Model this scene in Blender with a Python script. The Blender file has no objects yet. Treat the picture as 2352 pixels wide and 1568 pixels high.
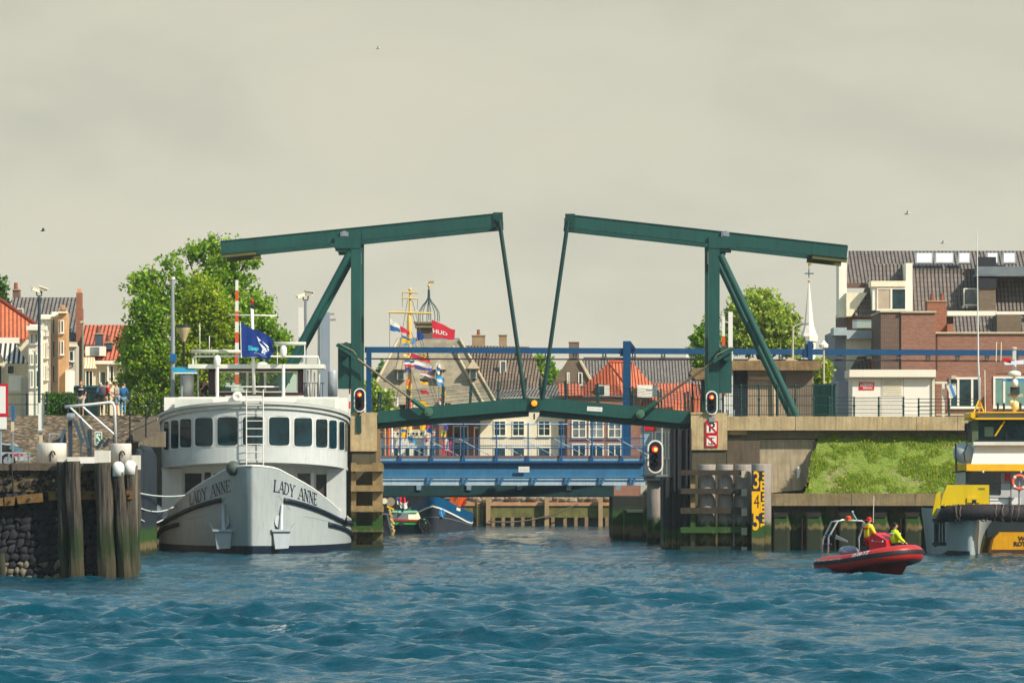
import bpy, bmesh, math, random
import numpy as np
from mathutils import Vector, Matrix
random.seed(7); np.random.seed(7)
SC = bpy.context.scene; COL = SC.collection; R = math.radians
# ---------- camera: a long lens on a pier about 4 m above the water, looking along +Y ----------
F, HZ, CX, CH = 9500.0, 1075.0, 1176.0, 4.0      # focal length and horizon in units of a 2352 px wide picture
cam = bpy.data.cameras.new('camera'); co = bpy.data.objects.new('camera', cam); COL.objects.link(co)
co.location = (0, 0, CH); co.rotation_euler = (R(90), 0, 0)
cam.sensor_width = 36; cam.lens = F/2352*36; cam.shift_y = (HZ-784)/2352
cam.clip_start = 1; cam.clip_end = 6000
SC.camera = co
# ---------- sky and sun ----------
SUN_AZ, SUN_EL = 53.0, 41.0                      # degrees right of straight behind the camera, above the horizon
sdir = Vector((math.sin(R(SUN_AZ))*math.cos(R(SUN_EL)), -math.cos(R(SUN_AZ))*math.cos(R(SUN_EL)), math.sin(R(SUN_EL))))
sl = bpy.data.lights.new('sun', 'SUN'); sl.energy = 5.0; sl.angle = R(.53); sl.color = (1, .93, .80)
so = bpy.data.objects.new('sun', sl); COL.objects.link(so); so.rotation_euler = sdir.to_track_quat('Z', 'Y').to_euler()
so.location = (0, -20, 60)
W = bpy.data.worlds.new('World'); SC.world = W; W.use_nodes = True
nt = W.node_tree; N = nt.nodes; L = nt.links; N.clear()
out = N.new('ShaderNodeOutputWorld'); bg = N.new('ShaderNodeBackground'); bg.inputs['Strength'].default_value = .1
sky = N.new('ShaderNodeTexSky'); sky.sky_type = 'NISHITA'; sky.sun_disc = False
sky.sun_elevation = R(SUN_EL); sky.sun_rotation = math.atan2(sdir.x, sdir.y); sky.dust_density = 1.5; sky.air_density = 1.2
tc = N.new('ShaderNodeTexCoord'); sep = N.new('ShaderNodeSeparateXYZ'); L.new(tc.outputs['Generated'], sep.inputs[0])
mp = N.new('ShaderNodeMapping'); mp.inputs['Scale'].default_value = (1, 1, 2.6); L.new(tc.outputs['Generated'], mp.inputs[0])
nz = N.new('ShaderNodeTexNoise'); nz.inputs['Scale'].default_value = 11.0; nz.inputs['Detail'].default_value = 5; nz.inputs['Roughness'].default_value = .5
nz.inputs['Distortion'].default_value = .3
L.new(mp.outputs[0], nz.inputs['Vector'])
# thin veil of warm grey cloud: thick near the horizon, breaking up into blue overhead
rc = N.new('ShaderNodeValToRGB'); e = rc.color_ramp.elements
e[0].position = .32; e[0].color = (4.95, 4.82, 4.02, 1); e[1].position = .66; e[1].color = (6.0, 5.66, 4.62, 1)
ee = rc.color_ramp.elements.new(.50); ee.color = (5.65, 5.38, 4.38, 1)
L.new(nz.outputs['Fac'], rc.inputs[0])
# the veil is a little brighter low down
rg = N.new('ShaderNodeValToRGB'); g = rg.color_ramp.elements
g[0].position = .0; g[0].color = (1.13, 1.12, 1.08, 1); g[1].position = .13; g[1].color = (.94, .955, .95, 1)
L.new(sep.outputs['Z'], rg.inputs[0])
mul = N.new('ShaderNodeMixRGB'); mul.blend_type = 'MULTIPLY'; mul.inputs[0].default_value = 1
L.new(rc.outputs[0], mul.inputs[1]); L.new(rg.outputs[0], mul.inputs[2])
ramp = N.new('ShaderNodeValToRGB'); r_ = ramp.color_ramp.elements
r_[0].position = .115; r_[0].color = (0, 0, 0, 1); r_[1].position = .26; r_[1].color = (.95, .95, .95, 1)
L.new(sep.outputs['Z'], ramp.inputs[0])
mix = N.new('ShaderNodeMixRGB'); L.new(ramp.outputs[0], mix.inputs[0]); L.new(mul.outputs[0], mix.inputs[1])
hi = N.new('ShaderNodeMixRGB'); hi.inputs[0].default_value = .55; hi.inputs[2].default_value = (3.0, 5.7, 7.0, 1); L.new(sky.outputs[0], hi.inputs[1]); L.new(hi.outputs[0], mix.inputs[2])   # thin blue-white overcast overhead
L.new(mix.outputs[0], bg.inputs['Color']); L.new(bg.outputs[0], out.inputs['Surface'])
SC.view_settings.view_transform = 'Standard'; SC.view_settings.look = 'None'; SC.view_settings.exposure = .22; SC.view_settings.gamma = 1
SC.cycles.max_bounces = 6; SC.cycles.transparent_max_bounces = 8; SC.cycles.caustics_reflective = False; SC.cycles.caustics_refractive = False
# ---------- helpers ----------
def X(px, Y): return (px-CX)*Y/F
def Z(py, Y): return CH+(HZ-py)*Y/F
def P(px, py, Y): return Vector((X(px, Y), Y, Z(py, Y)))
ORG = {}
class MB:
    def __init__(s): s.v = []; s.f = []
    def add(s, vs, fs):
        o = len(s.v); s.v += [tuple(v) for v in vs]; s.f += [tuple(i+o for i in f) for f in fs]; return s
    def box(s, x0, x1, y0, y1, z0, z1):
        if x0 > x1: x0, x1 = x1, x0
        if z0 > z1: z0, z1 = z1, z0
        return s.add([(x0,y0,z0),(x1,y0,z0),(x1,y1,z0),(x0,y1,z0),(x0,y0,z1),(x1,y0,z1),(x1,y1,z1),(x0,y1,z1)],
                     [(0,3,2,1),(4,5,6,7),(0,1,5,4),(1,2,6,5),(2,3,7,6),(3,0,4,7)])
    def pb(s, a, b, c, d, Y, dep):      # box seen as picture rectangle a..b, c..d at distance Y
        return s.box(X(a,Y), X(b,Y), Y, Y+dep, Z(d,Y), Z(c,Y))
    def prism(s, poly, ex):
        n = len(poly); poly = [Vector(p) for p in poly]; ex = Vector(ex)
        return s.add(poly+[p+ex for p in poly], [tuple(range(n))[::-1], tuple(range(n, 2*n))]+[(i,(i+1)%n,n+(i+1)%n,n+i) for i in range(n)])
    def pp(s, pts, Y, dep): return s.prism([P(a,b,Y) for a,b in pts], (0,dep,0))
    def tube(s, pts, r, n=6):
        pts = [Vector(p) for p in pts]; m = len(pts); rs = r if isinstance(r,(list,tuple)) else [r]*m
        vs = []; up = None
        for i,p in enumerate(pts):
            t = (pts[min(i+1,m-1)]-pts[max(i-1,0)]); t = t.normalized() if t.length > 1e-9 else Vector((0,0,1))
            if up is None: up = Vector((0,0,1)) if abs(t.z) < .9 else Vector((1,0,0))
            a = t.cross(up); a = a.normalized() if a.length > 1e-6 else t.orthogonal().normalized(); b = a.cross(t); up = b
            vs += [p+(a*math.cos(2*math.pi*k/n)+b*math.sin(2*math.pi*k/n))*rs[i] for k in range(n)]
        fs = [(i*n+k, i*n+(k+1)%n, (i+1)*n+(k+1)%n, (i+1)*n+k) for i in range(m-1) for k in range(n)]
        return s.add(vs, fs+[tuple(range(n))[::-1], tuple((m-1)*n+k for k in range(n))])
    def bar(s, p, q, w, h, up=(0,0,1)):
        p = Vector(p); q = Vector(q); t = (q-p).normalized(); a = t.cross(Vector(up)).normalized()*w/2; b = a.cross(t).normalized()*h/2
        return s.prism([p-a-b, p+a-b, p+a+b, p-a+b], q-p)
    def lathe(s, prof, c, n=16, ax=(0,0,1)):
        c = Vector(c); q = Vector((0,0,1)).rotation_difference(Vector(ax)); m = len(prof)
        vs = [c+q@Vector((r*math.cos(2*math.pi*k/n), r*math.sin(2*math.pi*k/n), z)) for r,z in prof for k in range(n)]
        fs = [(i*n+k, i*n+(k+1)%n, (i+1)*n+(k+1)%n, (i+1)*n+k) for i in range(m-1) for k in range(n)]
        return s.add(vs, fs+[tuple(range(n))[::-1], tuple((m-1)*n+k for k in range(n))])
    def ell(s, c, rx, ry, rz, n=10, m=7):
        c = Vector(c); vs = [c+Vector((0,0,-rz))]; fs = []
        for i in range(1, m):
            t = math.pi*i/m; vs += [c+Vector((rx*math.sin(t)*math.cos(2*math.pi*k/n), ry*math.sin(t)*math.sin(2*math.pi*k/n), -rz*math.cos(t))) for k in range(n)]
        vs.append(c+Vector((0,0,rz))); e = len(vs)-1
        for k in range(n):
            fs.append((0, 1+(k+1)%n, 1+k)); fs.append((e, e-n+k, e-n+(k+1)%n))
            for i in range(m-2): a = 1+i*n; fs.append((a+k, a+(k+1)%n, a+n+(k+1)%n, a+n+k))
        return s.add(vs, fs)
    def grid(s, fn, us, vs):            # surface patch fn(u, v)
        nu, nv = len(us), len(vs)
        return s.add([fn(u,v) for u in us for v in vs], [(i*nv+j, (i+1)*nv+j, (i+1)*nv+j+1, i*nv+j+1) for i in range(nu-1) for j in range(nv-1)])
    def build(s, name, mat, parent=None, smooth=False, recalc=True, tag=None):
        V = np.array(s.v, dtype=np.float64).reshape(-1, 3)
        if parent is not None: o = ORG[parent.name]
        else: o = Vector(((V[:,0].min()+V[:,0].max())/2, (V[:,1].min()+V[:,1].max())/2, V[:,2].min()))
        V = V-np.array(o); me = bpy.data.meshes.new(name); me.from_pydata([tuple(v) for v in V], [], s.f)
        if recalc:
            b = bmesh.new(); b.from_mesh(me); bmesh.ops.recalc_face_normals(b, faces=b.faces); b.to_mesh(me); b.free()
        metric_uv(me)
        if smooth: me.polygons.foreach_set('use_smooth', [True]*len(me.polygons))
        me.materials.append(mat); ob = bpy.data.objects.new(name, me); COL.objects.link(ob)
        if parent is not None: ob.parent = parent
        else: ob.location = o
        ORG[ob.name] = Vector(o)
        if tag: label(ob, *tag)
        return ob
def metric_uv(me):                       # u along the face's horizontal, v up its slope, in metres
    nl = len(me.loops); n = len(me.polygons)
    if not n: return
    nr = np.empty(n*3); me.polygons.foreach_get('normal', nr); nr = nr.reshape(-1, 3)
    tot = np.empty(n, int); me.polygons.foreach_get('loop_total', tot); vi = np.empty(nl, int); me.loops.foreach_get('vertex_index', vi)
    c = np.empty(len(me.vertices)*3); me.vertices.foreach_get('co', c); c = c.reshape(-1, 3)[vi]
    t = np.stack([-nr[:,1], nr[:,0], np.zeros(n)], 1); ln = np.linalg.norm(t, axis=1); fl = ln < .02
    t[fl] = (1, 0, 0); ln[fl] = 1; t /= ln[:,None]; b = np.cross(nr, t)
    t = np.repeat(t, tot, 0); b = np.repeat(b, tot, 0)
    uv = np.stack([(c*t).sum(1), (c*b).sum(1)], 1).astype(np.float32)
    me.uv_layers.new(name='metres').data.foreach_set('uv', uv.ravel())
def label(o, lab=None, cat=None, group=None, kind=None):
    if lab: o['label'] = lab
    if cat: o['category'] = cat
    if group: o['group'] = group
    if kind: o['kind'] = kind
    return o
def T(name, lab, cat, loc, group=None):
    o = bpy.data.objects.new(name, None); COL.objects.link(o); o.location = loc; o.empty_display_size = .3
    ORG[o.name] = Vector(loc); return label(o, lab, cat, group)
def dup(root, loc, lab=None, group=None):
    r = root.copy(); COL.objects.link(r); r.location = loc; ORG[r.name] = Vector(loc)
    if lab: r['label'] = lab
    if group: r['group'] = group
    for ch in list(root.children):
        c = ch.copy(); COL.objects.link(c); c.parent = r
        for g in list(ch.children):
            d = g.copy(); COL.objects.link(d); d.parent = c
    return r
def struct(name, mb, mat, smooth=False):
    return label(mb.build(name, mat, None, smooth), kind='structure')
def text(s, size, fn, mb, w=.0, bold=0.0, align='CENTER'):   # flat lettering mapped through fn(u, v) -> point
    cu = bpy.data.curves.new('lettering', 'FONT'); cu.body = s; cu.size = size; cu.align_x = align; cu.align_y = 'CENTER'; cu.offset = bold; cu.resolution_u = 3
    ob = bpy.data.objects.new('lettering', cu); COL.objects.link(ob); dg = bpy.context.evaluated_depsgraph_get()
    me = bpy.data.meshes.new_from_object(ob.evaluated_get(dg)); vs = [fn(v.co.x, v.co.y) for v in me.vertices]; fs = [tuple(p.vertices) for p in me.polygons]
    mb.add(vs, fs); bpy.data.objects.remove(ob); bpy.data.curves.remove(cu); bpy.data.meshes.remove(me)
def skin(nodes, edges, sub=1):           # a limb skeleton grown into one surface
    ks = list(nodes); me = bpy.data.meshes.new('skin'); me.from_pydata([nodes[k][0] for k in ks], [(ks.index(a), ks.index(b)) for a,b in edges], [])
    ob = bpy.data.objects.new('skin', me); COL.objects.link(ob); m = ob.modifiers.new('s', 'SKIN'); m.use_smooth_shade = True
    for i,k in enumerate(ks):
        r = nodes[k][1]; me.skin_vertices[0].data[i].radius = r if isinstance(r, tuple) else (r, r)
    me.skin_vertices[0].data[0].use_root = True
    if sub: ob.modifiers.new('u', 'SUBSURF').levels = sub
    dg = bpy.context.evaluated_depsgraph_get(); dg.update(); m2 = bpy.data.meshes.new_from_object(ob.evaluated_get(dg))
    r = ([tuple(v.co) for v in m2.vertices], [tuple(p.vertices) for p in m2.polygons]); bpy.data.objects.remove(ob); bpy.data.meshes.remove(m2); return r
# ---------- materials ----------
def hexc(h):
    h = h.lstrip('#'); return tuple(((c/12.92) if c <= .04045 else ((c+.055)/1.055)**2.4) for c in (int(h[i:i+2], 16)/255 for i in (0,2,4)))
MC = {}
class NG:
    def __init__(s, name):
        s.m = bpy.data.materials.new(name); s.m.use_nodes = True; s.t = s.m.node_tree; s.n = s.t.nodes; s.n.clear()
        s.o = s.n.new('ShaderNodeOutputMaterial')
    def __call__(s, typ, **kw):
        nd = s.n.new('ShaderNode'+typ)
        for k,v in kw.items():
            if k[0] == '_': setattr(nd, k[1:], v)
            else:
                i = int(k[1:]) if k[0] == 'i' and k[1:].isdigit() else k.replace('__', ' ')
                if isinstance(v, bpy.types.NodeSocket): s.t.links.new(v, nd.inputs[i])
                else: nd.inputs[i].default_value = v
        return nd
    def mix(s, f, a, b, mode='MIX'):
        c = lambda q: (*q, 1) if isinstance(q, tuple) and len(q) == 3 else q
        return s('MixRGB', _blend_type=mode, i0=f, i1=c(a), i2=c(b)).outputs[0]
    def ramp(s, f, *st):
        nd = s('ValToRGB', i0=f); el = nd.color_ramp.elements
        while len(el) < len(st): el.new(.5)
        for q,(p,c) in zip(el, st): q.position = p; q.color = (c,c,c,1) if not isinstance(c, tuple) else (*c,1)
        return nd.outputs[0]
    def co(s, kind='Object', scale=(1,1,1)):
        return s('Mapping', i0=s('TexCoord').outputs[kind], Scale=scale).outputs[0]
    def noise(s, v, sc, det=4, ro=.55): return s('TexNoise', Vector=v, Scale=sc, Detail=det, Roughness=ro).outputs['Fac']
    def end(s, col, rough=.6, metal=0., bump=None, bd=.01, spec=.4, **kw):
        b = s('BsdfPrincipled', Roughness=rough, Metallic=metal, **{'Specular__IOR__Level': spec}, **kw)
        if isinstance(col, bpy.types.NodeSocket): s.t.links.new(col, b.inputs['Base Color'])
        else: b.inputs['Base Color'].default_value = (*col, 1)
        if bump is not None: s.t.links.new(s('Bump', Strength=1., Distance=bd, Height=bump).outputs[0], b.inputs['Normal'])
        s.t.links.new(b.outputs[0], s.o.inputs[0]); MC[s.m.name] = s.m; return s.m
def dk(c, f): return tuple(min(x*f, 1) for x in c)
def M(name, col=None, rough=.6, metal=0., var=.12, vs=1.5, streak=0., bump=0., bs=12., spec=.35, alg=None, lich=None, grime=.0):
    """plain painted, concrete, timber ... surfaces: broad tone changes, rain streaks, grime, algae near the water"""
    if name in MC: return MC[name]
    if isinstance(col, str): col = hexc(col)
    g = NG(name); v = g.co()
    c = g.mix(g.ramp(g.noise(v, vs, 5), (.3, 0), (.7, 1)), dk(col, 1-var), dk(col, 1+var))
    if streak: c = g.mix(g.ramp(g.noise(g.co('Object', (3.5,3.5,.28)), 2.2, 4), (.45, 0), (.75, streak)), c, dk(col, .45))
    if grime: c = g.mix(g.ramp(g.noise(v, vs*4.3, 6, .7), (.5, 0), (.72, grime)), c, (.07,.06,.045))
    if lich: c = g.mix(g.ramp(g.noise(v, 1.7, 6, .7), (.58, 0), (.68, lich)), c, (.40,.20,.035))
    if alg:
        z0, z1 = alg; z = g('SeparateXYZ', i0=g('NewGeometry').outputs['Position']).outputs['Z']
        zn = g('Math', _operation='ADD', i0=z, i1=g('Math', _operation='MULTIPLY', i0=g('Math', _operation='SUBTRACT', i0=g.noise(g.co('Object',(3,3,1)), 1.5), i1=.5).outputs[0], i1=.7).outputs[0]).outputs[0]
        zz = g('MapRange', i0=zn, i1=z0, i2=z1).outputs[0]
        c = g.mix(g.ramp(zz, (.80, 1), (1., 0)), c, (.028,.075,.012))
        c = g.mix(g.ramp(zz, (.36, 1), (.48, 0)), c, g.mix(g.noise(v, 5), (.12,.09,.03), (.20,.15,.06)))
        c = g.mix(g.ramp(zz, (.10, 1), (.22, 0)), c, (.022,.03,.014))
    return g.end(c, rough, metal, g.noise(v, bs, 5) if bump else None, bump, spec)
def brickM(name, a, b, mortar=(.32,.27,.21), bw=.22, bh=.075, var=.3):
    if name in MC: return MC[name]
    a, b = [hexc(q) if isinstance(q, str) else q for q in (a,b)]; g = NG(name); uv = g.co('UV')
    br = g('TexBrick', Vector=uv, Color1=(*a,1), Color2=(*b,1), Mortar=(*mortar,1), Scale=1., **{'Mortar__Size': .008, 'Brick__Width': bw, 'Row__Height': bh, 'Bias': 0.})
    c = g.mix(g.ramp(g.noise(uv, .7, 5), (.3, 0), (.7, var)), br.outputs[0], dk(a, .55))
    c = g.mix(g.ramp(g.noise(uv, 5., 5, .7), (.62, 0), (.8, .5)), c, mortar)
    return g.end(c, .85, 0, g.noise(uv, 14), .012, .2)
def tileM(name, a, b, w=.24, h=.36, moss=.0, groove=.25):
    if name in MC: return MC[name]
    a, b = [hexc(q) if isinstance(q, str) else q for q in (a,b)]; g = NG(name); uv = g.co('UV')
    br = g('TexBrick', _offset=0., Vector=uv, Color1=(*a,1), Color2=(*b,1), Mortar=(*dk(a,groove),1), Scale=1., **{'Mortar__Size': .022, 'Brick__Width': w, 'Row__Height': h})
    c = g.mix(g.ramp(g.noise(uv, .9, 5), (.35, 0), (.7, .55)), br.outputs[0], dk(a, .62))
    if moss: c = g.mix(g.ramp(g.noise(uv, 2.2, 6, .7), (.52, 0), (.7, moss)), c, (.18,.16,.09))
    u = g('SeparateXYZ', i0=uv).outputs['X']
    wv = g('Math', _operation='SINE', i0=g('Math', _operation='MULTIPLY', i0=u, i1=2*math.pi/w).outputs[0]).outputs[0]
    return g.end(c, .75, 0, wv, .045, .25)
def lampM(name, col, st):
    if name in MC: return MC[name]
    g = NG(name); return g.end(col, .3, **{'Emission__Color': (*col,1), 'Emission__Strength': st})
def glassM(name='window_glass', col=(.012,.03,.034), rough=.04, var=.8):
    if name in MC: return MC[name]
    g = NG(name); c = g.mix(g.ramp(g.noise(g.co(), .9, 3), (.42, 0), (.62, var)), dk(col,.55), dk(col,2.4))
    return g.end(c, rough, 0, spec=.35)
def leafM(name, a, b, tr=.35):
    if name in MC: return MC[name]
    a, b = [hexc(q) if isinstance(q, str) else q for q in (a,b)]; g = NG(name)
    r = g('NewGeometry').outputs['Random Per Island']; c = g.mix(r, a, b)
    d = g('BsdfDiffuse', Color=c); t = g('BsdfTranslucent', Color=g.mix(.5, c, (.16,.24,.02))); gl = g('BsdfGlossy', Color=(.5,.5,.45,1), Roughness=.45)
    m1 = g('MixShader', i0=tr, i1=d.outputs[0], i2=t.outputs[0]); m2 = g('MixShader', i0=.05, i1=m1.outputs[0], i2=gl.outputs[0])
    g.t.links.new(m2.outputs[0], g.o.inputs[0]); MC[name] = g.m; return g.m
GREEN = M('bridge_green', '#1e4f48', .45, var=.14, vs=.5, streak=.4, grime=.12)
DGREEN = M('railing_green', '#143c38', .5)
BLUE = M('beam_blue', '#07446c', .45, var=.1, streak=.2)
LBLUE = M('girder_blue', '#4d86a6', .5, var=.12, streak=.3)
CONC = M('concrete', '#b9a27a', .9, var=.22, vs=.9, streak=.55, bump=.02, lich=.5, grime=.25)
DCONC = M('dark_concrete', '#7d705b', .9, var=.2, vs=.7, streak=.7, bump=.02)  # darker concrete with strong streaks
PALE = M('pale_concrete', '#c9b898', .85, var=.1, streak=.2)
WHITE = M('white_paint', '#e9e4da', .38, var=.03, vs=.6, streak=.10)
CREAM = M('cream_paint', '#efe2c4', .5, var=.04, streak=.1)
BLACK = M('black_paint', '#15171b', .5)
NAVY = M('navy_paint', '#131d2e', .4)
GREYM = M('grey_metal', '#8d949a', .4, metal=.3)
DGREY = M('dark_grey_metal', '#343a3f', .5)
STEEL = M('stainless_steel', '#b9bcbf', .25, metal=.85)
YELLOW = M('yellow_paint', '#f0b808', .38, var=.05, streak=.15)
REDP = M('red_paint', '#c8141c', .4, var=.06)
ORANGE = M('orange_paint', '#e8642a', .5)
GLASS = glassM()
PALEGL = glassM('pale_glass', (.16,.19,.19), .08, .5)
def rub(a): return dk(hexc(a), 1)
# ---------- water: one sheet of wind waves, calmer inside the harbour ----------
def make_water():
    ys = [-60., -20., 10., 30., 45., 55.]; y = 62.
    while y < 330: ys.append(y); y += max(.10, .125*(y/77)**1.6)
    ys += [335, 350, 400]; ys = np.array(ys)
    t = np.linspace(-.155, .155, 520); ex = np.array([.2,.3,.5,.8,1.5,3,6]); ts = np.concatenate([-ex[::-1], t, ex])
    Yg, Tg = np.meshgrid(ys, ts, indexing='ij'); Xg = Tg*np.maximum(Yg, 60)
    rs = np.random.RandomState(3); Zg = np.zeros_like(Xg); dX = np.zeros_like(Xg); dY = np.zeros_like(Xg)
    for i in range(190):
        lam = .30*(5.0/.30)**rs.rand(); k = 2*math.pi/lam
        th = R(199)+rs.randn()*.52                  # wind waves running toward the camera and to the left
        a = .0047*lam**.95*(.5+rs.rand())*(1.0 if lam > 1.2 else .9)
        if lam > 3: a *= .9
        ph = rs.rand()*6.283; q = k*(Xg*math.sin(th)+Yg*math.cos(th))+ph
        Zg += a*np.cos(q); s = np.sin(q); dX -= .75*a*math.sin(th)*s; dY -= .75*a*math.cos(th)*s
    gust = 1+.45*np.sin(Xg*.21+Yg*.05+1)*np.sin(Yg*.11+.7*np.sin(Xg*.13))
    amp = np.interp(Yg, [60,105,135,165,200,230,330], [1.25,1.1,.88,.62,.40,.34,.30])*gust
    amp = np.where(np.abs(Tg) > .16, 0, amp); amp = np.where((Yg < 61)|(Yg > 331), 0, amp)
    Zw = Zg*amp; V = np.stack([Xg+dX*amp, Yg+dY*amp, Zw], -1).reshape(-1, 3)
    nr, nc = Xg.shape; idx = np.arange(nr*nc).reshape(nr, nc)
    f = np.stack([idx[:-1,:-1], idx[:-1,1:], idx[1:,1:], idx[1:,:-1]], -1).reshape(-1, 4)
    me = bpy.data.meshes.new('water'); me.vertices.add(len(V)); me.vertices.foreach_set('co', V.astype(np.float32).ravel())
    me.loops.add(f.size); me.loops.foreach_set('vertex_index', f.ravel().astype(np.int32)); me.polygons.add(len(f))
    me.polygons.foreach_set('loop_start', np.arange(0, f.size, 4, dtype=np.int32)); me.polygons.foreach_set('loop_total', np.full(len(f), 4, np.int32)); me.update()
    me.polygons.foreach_set('use_smooth', [True]*len(f))
    # breaking crests: foam where the sheet is highest in a few patches
    foam = np.zeros(nr*nc, np.float32); x = V[:,0]; yy = V[:,1]; h = V[:,2]
    for px, py, wx, wy, st in [(572,1424,.55,1.5,.66),(636,1447,.7,1.2,.48),(1440,1455,.6,.9,.46),(1290,1545,.4,.6,.42),(780,1452,.3,.5,.5),(1690,1500,.35,.5,.44),(220,1475,.4,.5,.42),(2020,1440,.5,.7,.42),(1000,1400,.4,.7,.42),(1560,1400,.5,.9,.42),(330,1540,.4,.5,.42)]:
        Y0 = 4*F/(py-HZ); d = ((x-X(px,Y0))/wx)**2+((yy-Y0)/wy)**2
        foam = np.maximum(foam, st*np.clip(1.3-d, 0, 1))
    pass
    me.attributes.new('foam', 'FLOAT', 'POINT').data.foreach_set('value', foam.astype(np.float32))
    g = NG('water'); v = g('NewGeometry').outputs['Position']
    vv = g('Mapping', i0=v, Rotation=(0,0,.25), Scale=(.75,1.25,1)).outputs[0]
    n1 = g.noise(vv, 5.5, 3, .6); n2 = g.noise(vv, .35, 3)
    fo = g('Attribute', _attribute_name='foam').outputs['Fac']
    fm = g('MapRange', i0=g('Math', _operation='ADD', i0=fo, i1=g('Math', _operation='MULTIPLY', i0=g('Math', _operation='SUBTRACT', i0=g.noise(g('Mapping', i0=v, Scale=(.6,1.6,1)).outputs[0], 9., 6, .75), i1=.5).outputs[0], i1=2.2).outputs[0]).outputs[0], i1=.52, i2=.82).outputs[0]
    fm2 = g('Math', _operation='MULTIPLY', i0=fm, i1=g('MapRange', i0=fo, i1=.05, i2=.3).outputs[0]).outputs[0]
    c = g.mix(n2, (.000,.030,.048), (.001,.064,.096)); c = g.mix(fm2, c, (.52,.50,.46))
    ro = g('Mix', i0=fm2, i2=.07, i3=.8).outputs[0]
    me.materials.append(g.end(c, .07, 0, n1, .05, .44, IOR=1.333)); b = [n for n in g.n if n.type == 'BSDF_PRINCIPLED'][0]; g.t.links.new(ro, b.inputs['Roughness'])
    ob = bpy.data.objects.new('water', me); COL.objects.link(ob); label(ob, kind='structure')
make_water()
# ---------- land ----------
ZR, ZL, ZF = 6.5, 6.6, 1.62
def gmat():
    g = NG('paved_ground'); v = g.co(); c = g.mix(g.noise(v, .6, 5), (.13,.11,.085), (.25,.21,.16)); return g.end(c, .95, 0, g.noise(v, 9), .03, .1)
GROUND = gmat()
def grassM(name, a, b, bare, amt=.5):
    g = NG(name); v = g.co(); c = g.mix(g.noise(v, 1.5, 6, .7), a, b); c = g.mix(g.ramp(g.noise(v, .55, 6, .65), (.55, 0), (.68, amt)), c, bare)
    return g.end(c, .95, 0, g.noise(v, 7, 6, .7), .15, .1)
GRASS = grassM('grass', (.17,.25,.03), (.27,.33,.07), (.40,.32,.19), .9)
LAWN = grassM('lawn', (.10,.15,.02), (.17,.20,.035), (.2,.18,.09), .3)
def dikeM():
    g = NG('stone_dike'); v = g.co(); vo = g('TexVoronoi', _feature='F1', Vector=g('Mapping', i0=v, Scale=(1,1,1)).outputs[0], Scale=3.1); d = vo.outputs['Distance']
    c = g.mix(g('SeparateColor', i0=vo.outputs['Color']).outputs[0], (.15,.105,.07), (.27,.195,.13)); c = g.mix(g.ramp(d, (.35, 0), (.62, .85)), c, (.06,.045,.03))
    c = g.mix(g.ramp(g.noise(v, 1.1, 6, .7), (.55, 0), (.66, .7)), c, (.10,.11,.03)); return g.end(c, .95, 0, g('Math', _operation='SUBTRACT', i0=1., i1=d).outputs[0], .12, .1)
DIKE = dikeM()
m = MB(); m.prism([(-900,206.6,-3),(-19,206.6,-3),(-19,207.4,-3),(-7.75,207.4,-3),(-7.75,214,-3),(-14.2,217,-3),(-14.2,330,-3),(-60,900,-3),(-900,900,-3)], (0,0,ZL+3)); struct('left_bank', m, GROUND)
m = MB(); m.prism([(12.7,211.4,-3),(900,211.4,-3),(900,900,-3),(60,900,-3),(13.5,330,-3),(13.5,244,-3),(12.7,236,-3)], (0,0,ZR+3)); m.box(15.0, 900, 206.3, 211.4, -3, 5.35); struct('right_bank', m, GROUND)
m = MB(); m.prism([(-14.2,286.6,-3),(13.5,286.6,-3),(13.5,330,-3),(60,900,-3),(-60,900,-3),(-14.2,330,-3)], (0,0,ZF+3)); struct('far_bank', m, GROUND)
m = MB(); m.box(-1200, 1200, 899.5, 1200, -3.3, 1.9); struct('ground', m, GROUND)
# left quay apron and the stone dike above it
m = MB(); m.prism([(-90,152.6,-3),(-14.3,152.6,-3),(-14.3,158,-3),(-18.2,190,-3),(-18.2,206.6,-3),(-90,206.6,-3)], (0,0,4.12+3)); struct('quay_apron', m, GROUND)
rs = np.random.RandomState(5)
m = MB(); us = np.linspace(-75, -18.4, 170); vs = np.linspace(0, 1, 30); hn = rs.randn(170, 30)*.05
def dk_(i, j):
    u, v = us[i], vs[j]; return (u, 189+17.5*v, 4.14+(ZL-4.10)*v+(hn[i,j] if 0 < j < 29 else 0))
m.grid(lambda i,j: dk_(i,j), range(170), range(30)); struct('dike_slope', m, DIKE)
m = MB(); m.box(-120, -19.3, 206.7, 216, ZL-.5, ZL+.012); struct('lawn', m, LAWN)
# right grass slope under the approach deck
m = MB(); nu, nv = 220, 60; us = np.linspace(14.55, 60, nu); vs = np.linspace(0, 1, nv); hn = rs.randn(nu, nv)*.035
from mathutils import noise as mno
def gs(i, j):
    u, v = us[i]+.75*vs[j], vs[j]; return (u, 203.95+2.45*v, 2.72+(5.62-2.72)*v**.95+hn[i,j]+.10*mno.noise((u*.9, v*6, 3))*(1 if j > 1 else .2))
m.grid(gs, range(nu), range(nv)); struct('grass_bank', m, GRASS)
m = MB(); m.prism([(12.9,204.35,1.0),(15.2,204.35,1.0),(15.2,204.35,2.74),(12.9,204.35,2.74)], (0,3,0)); struct('slope_foot', m, PALE)
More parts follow.
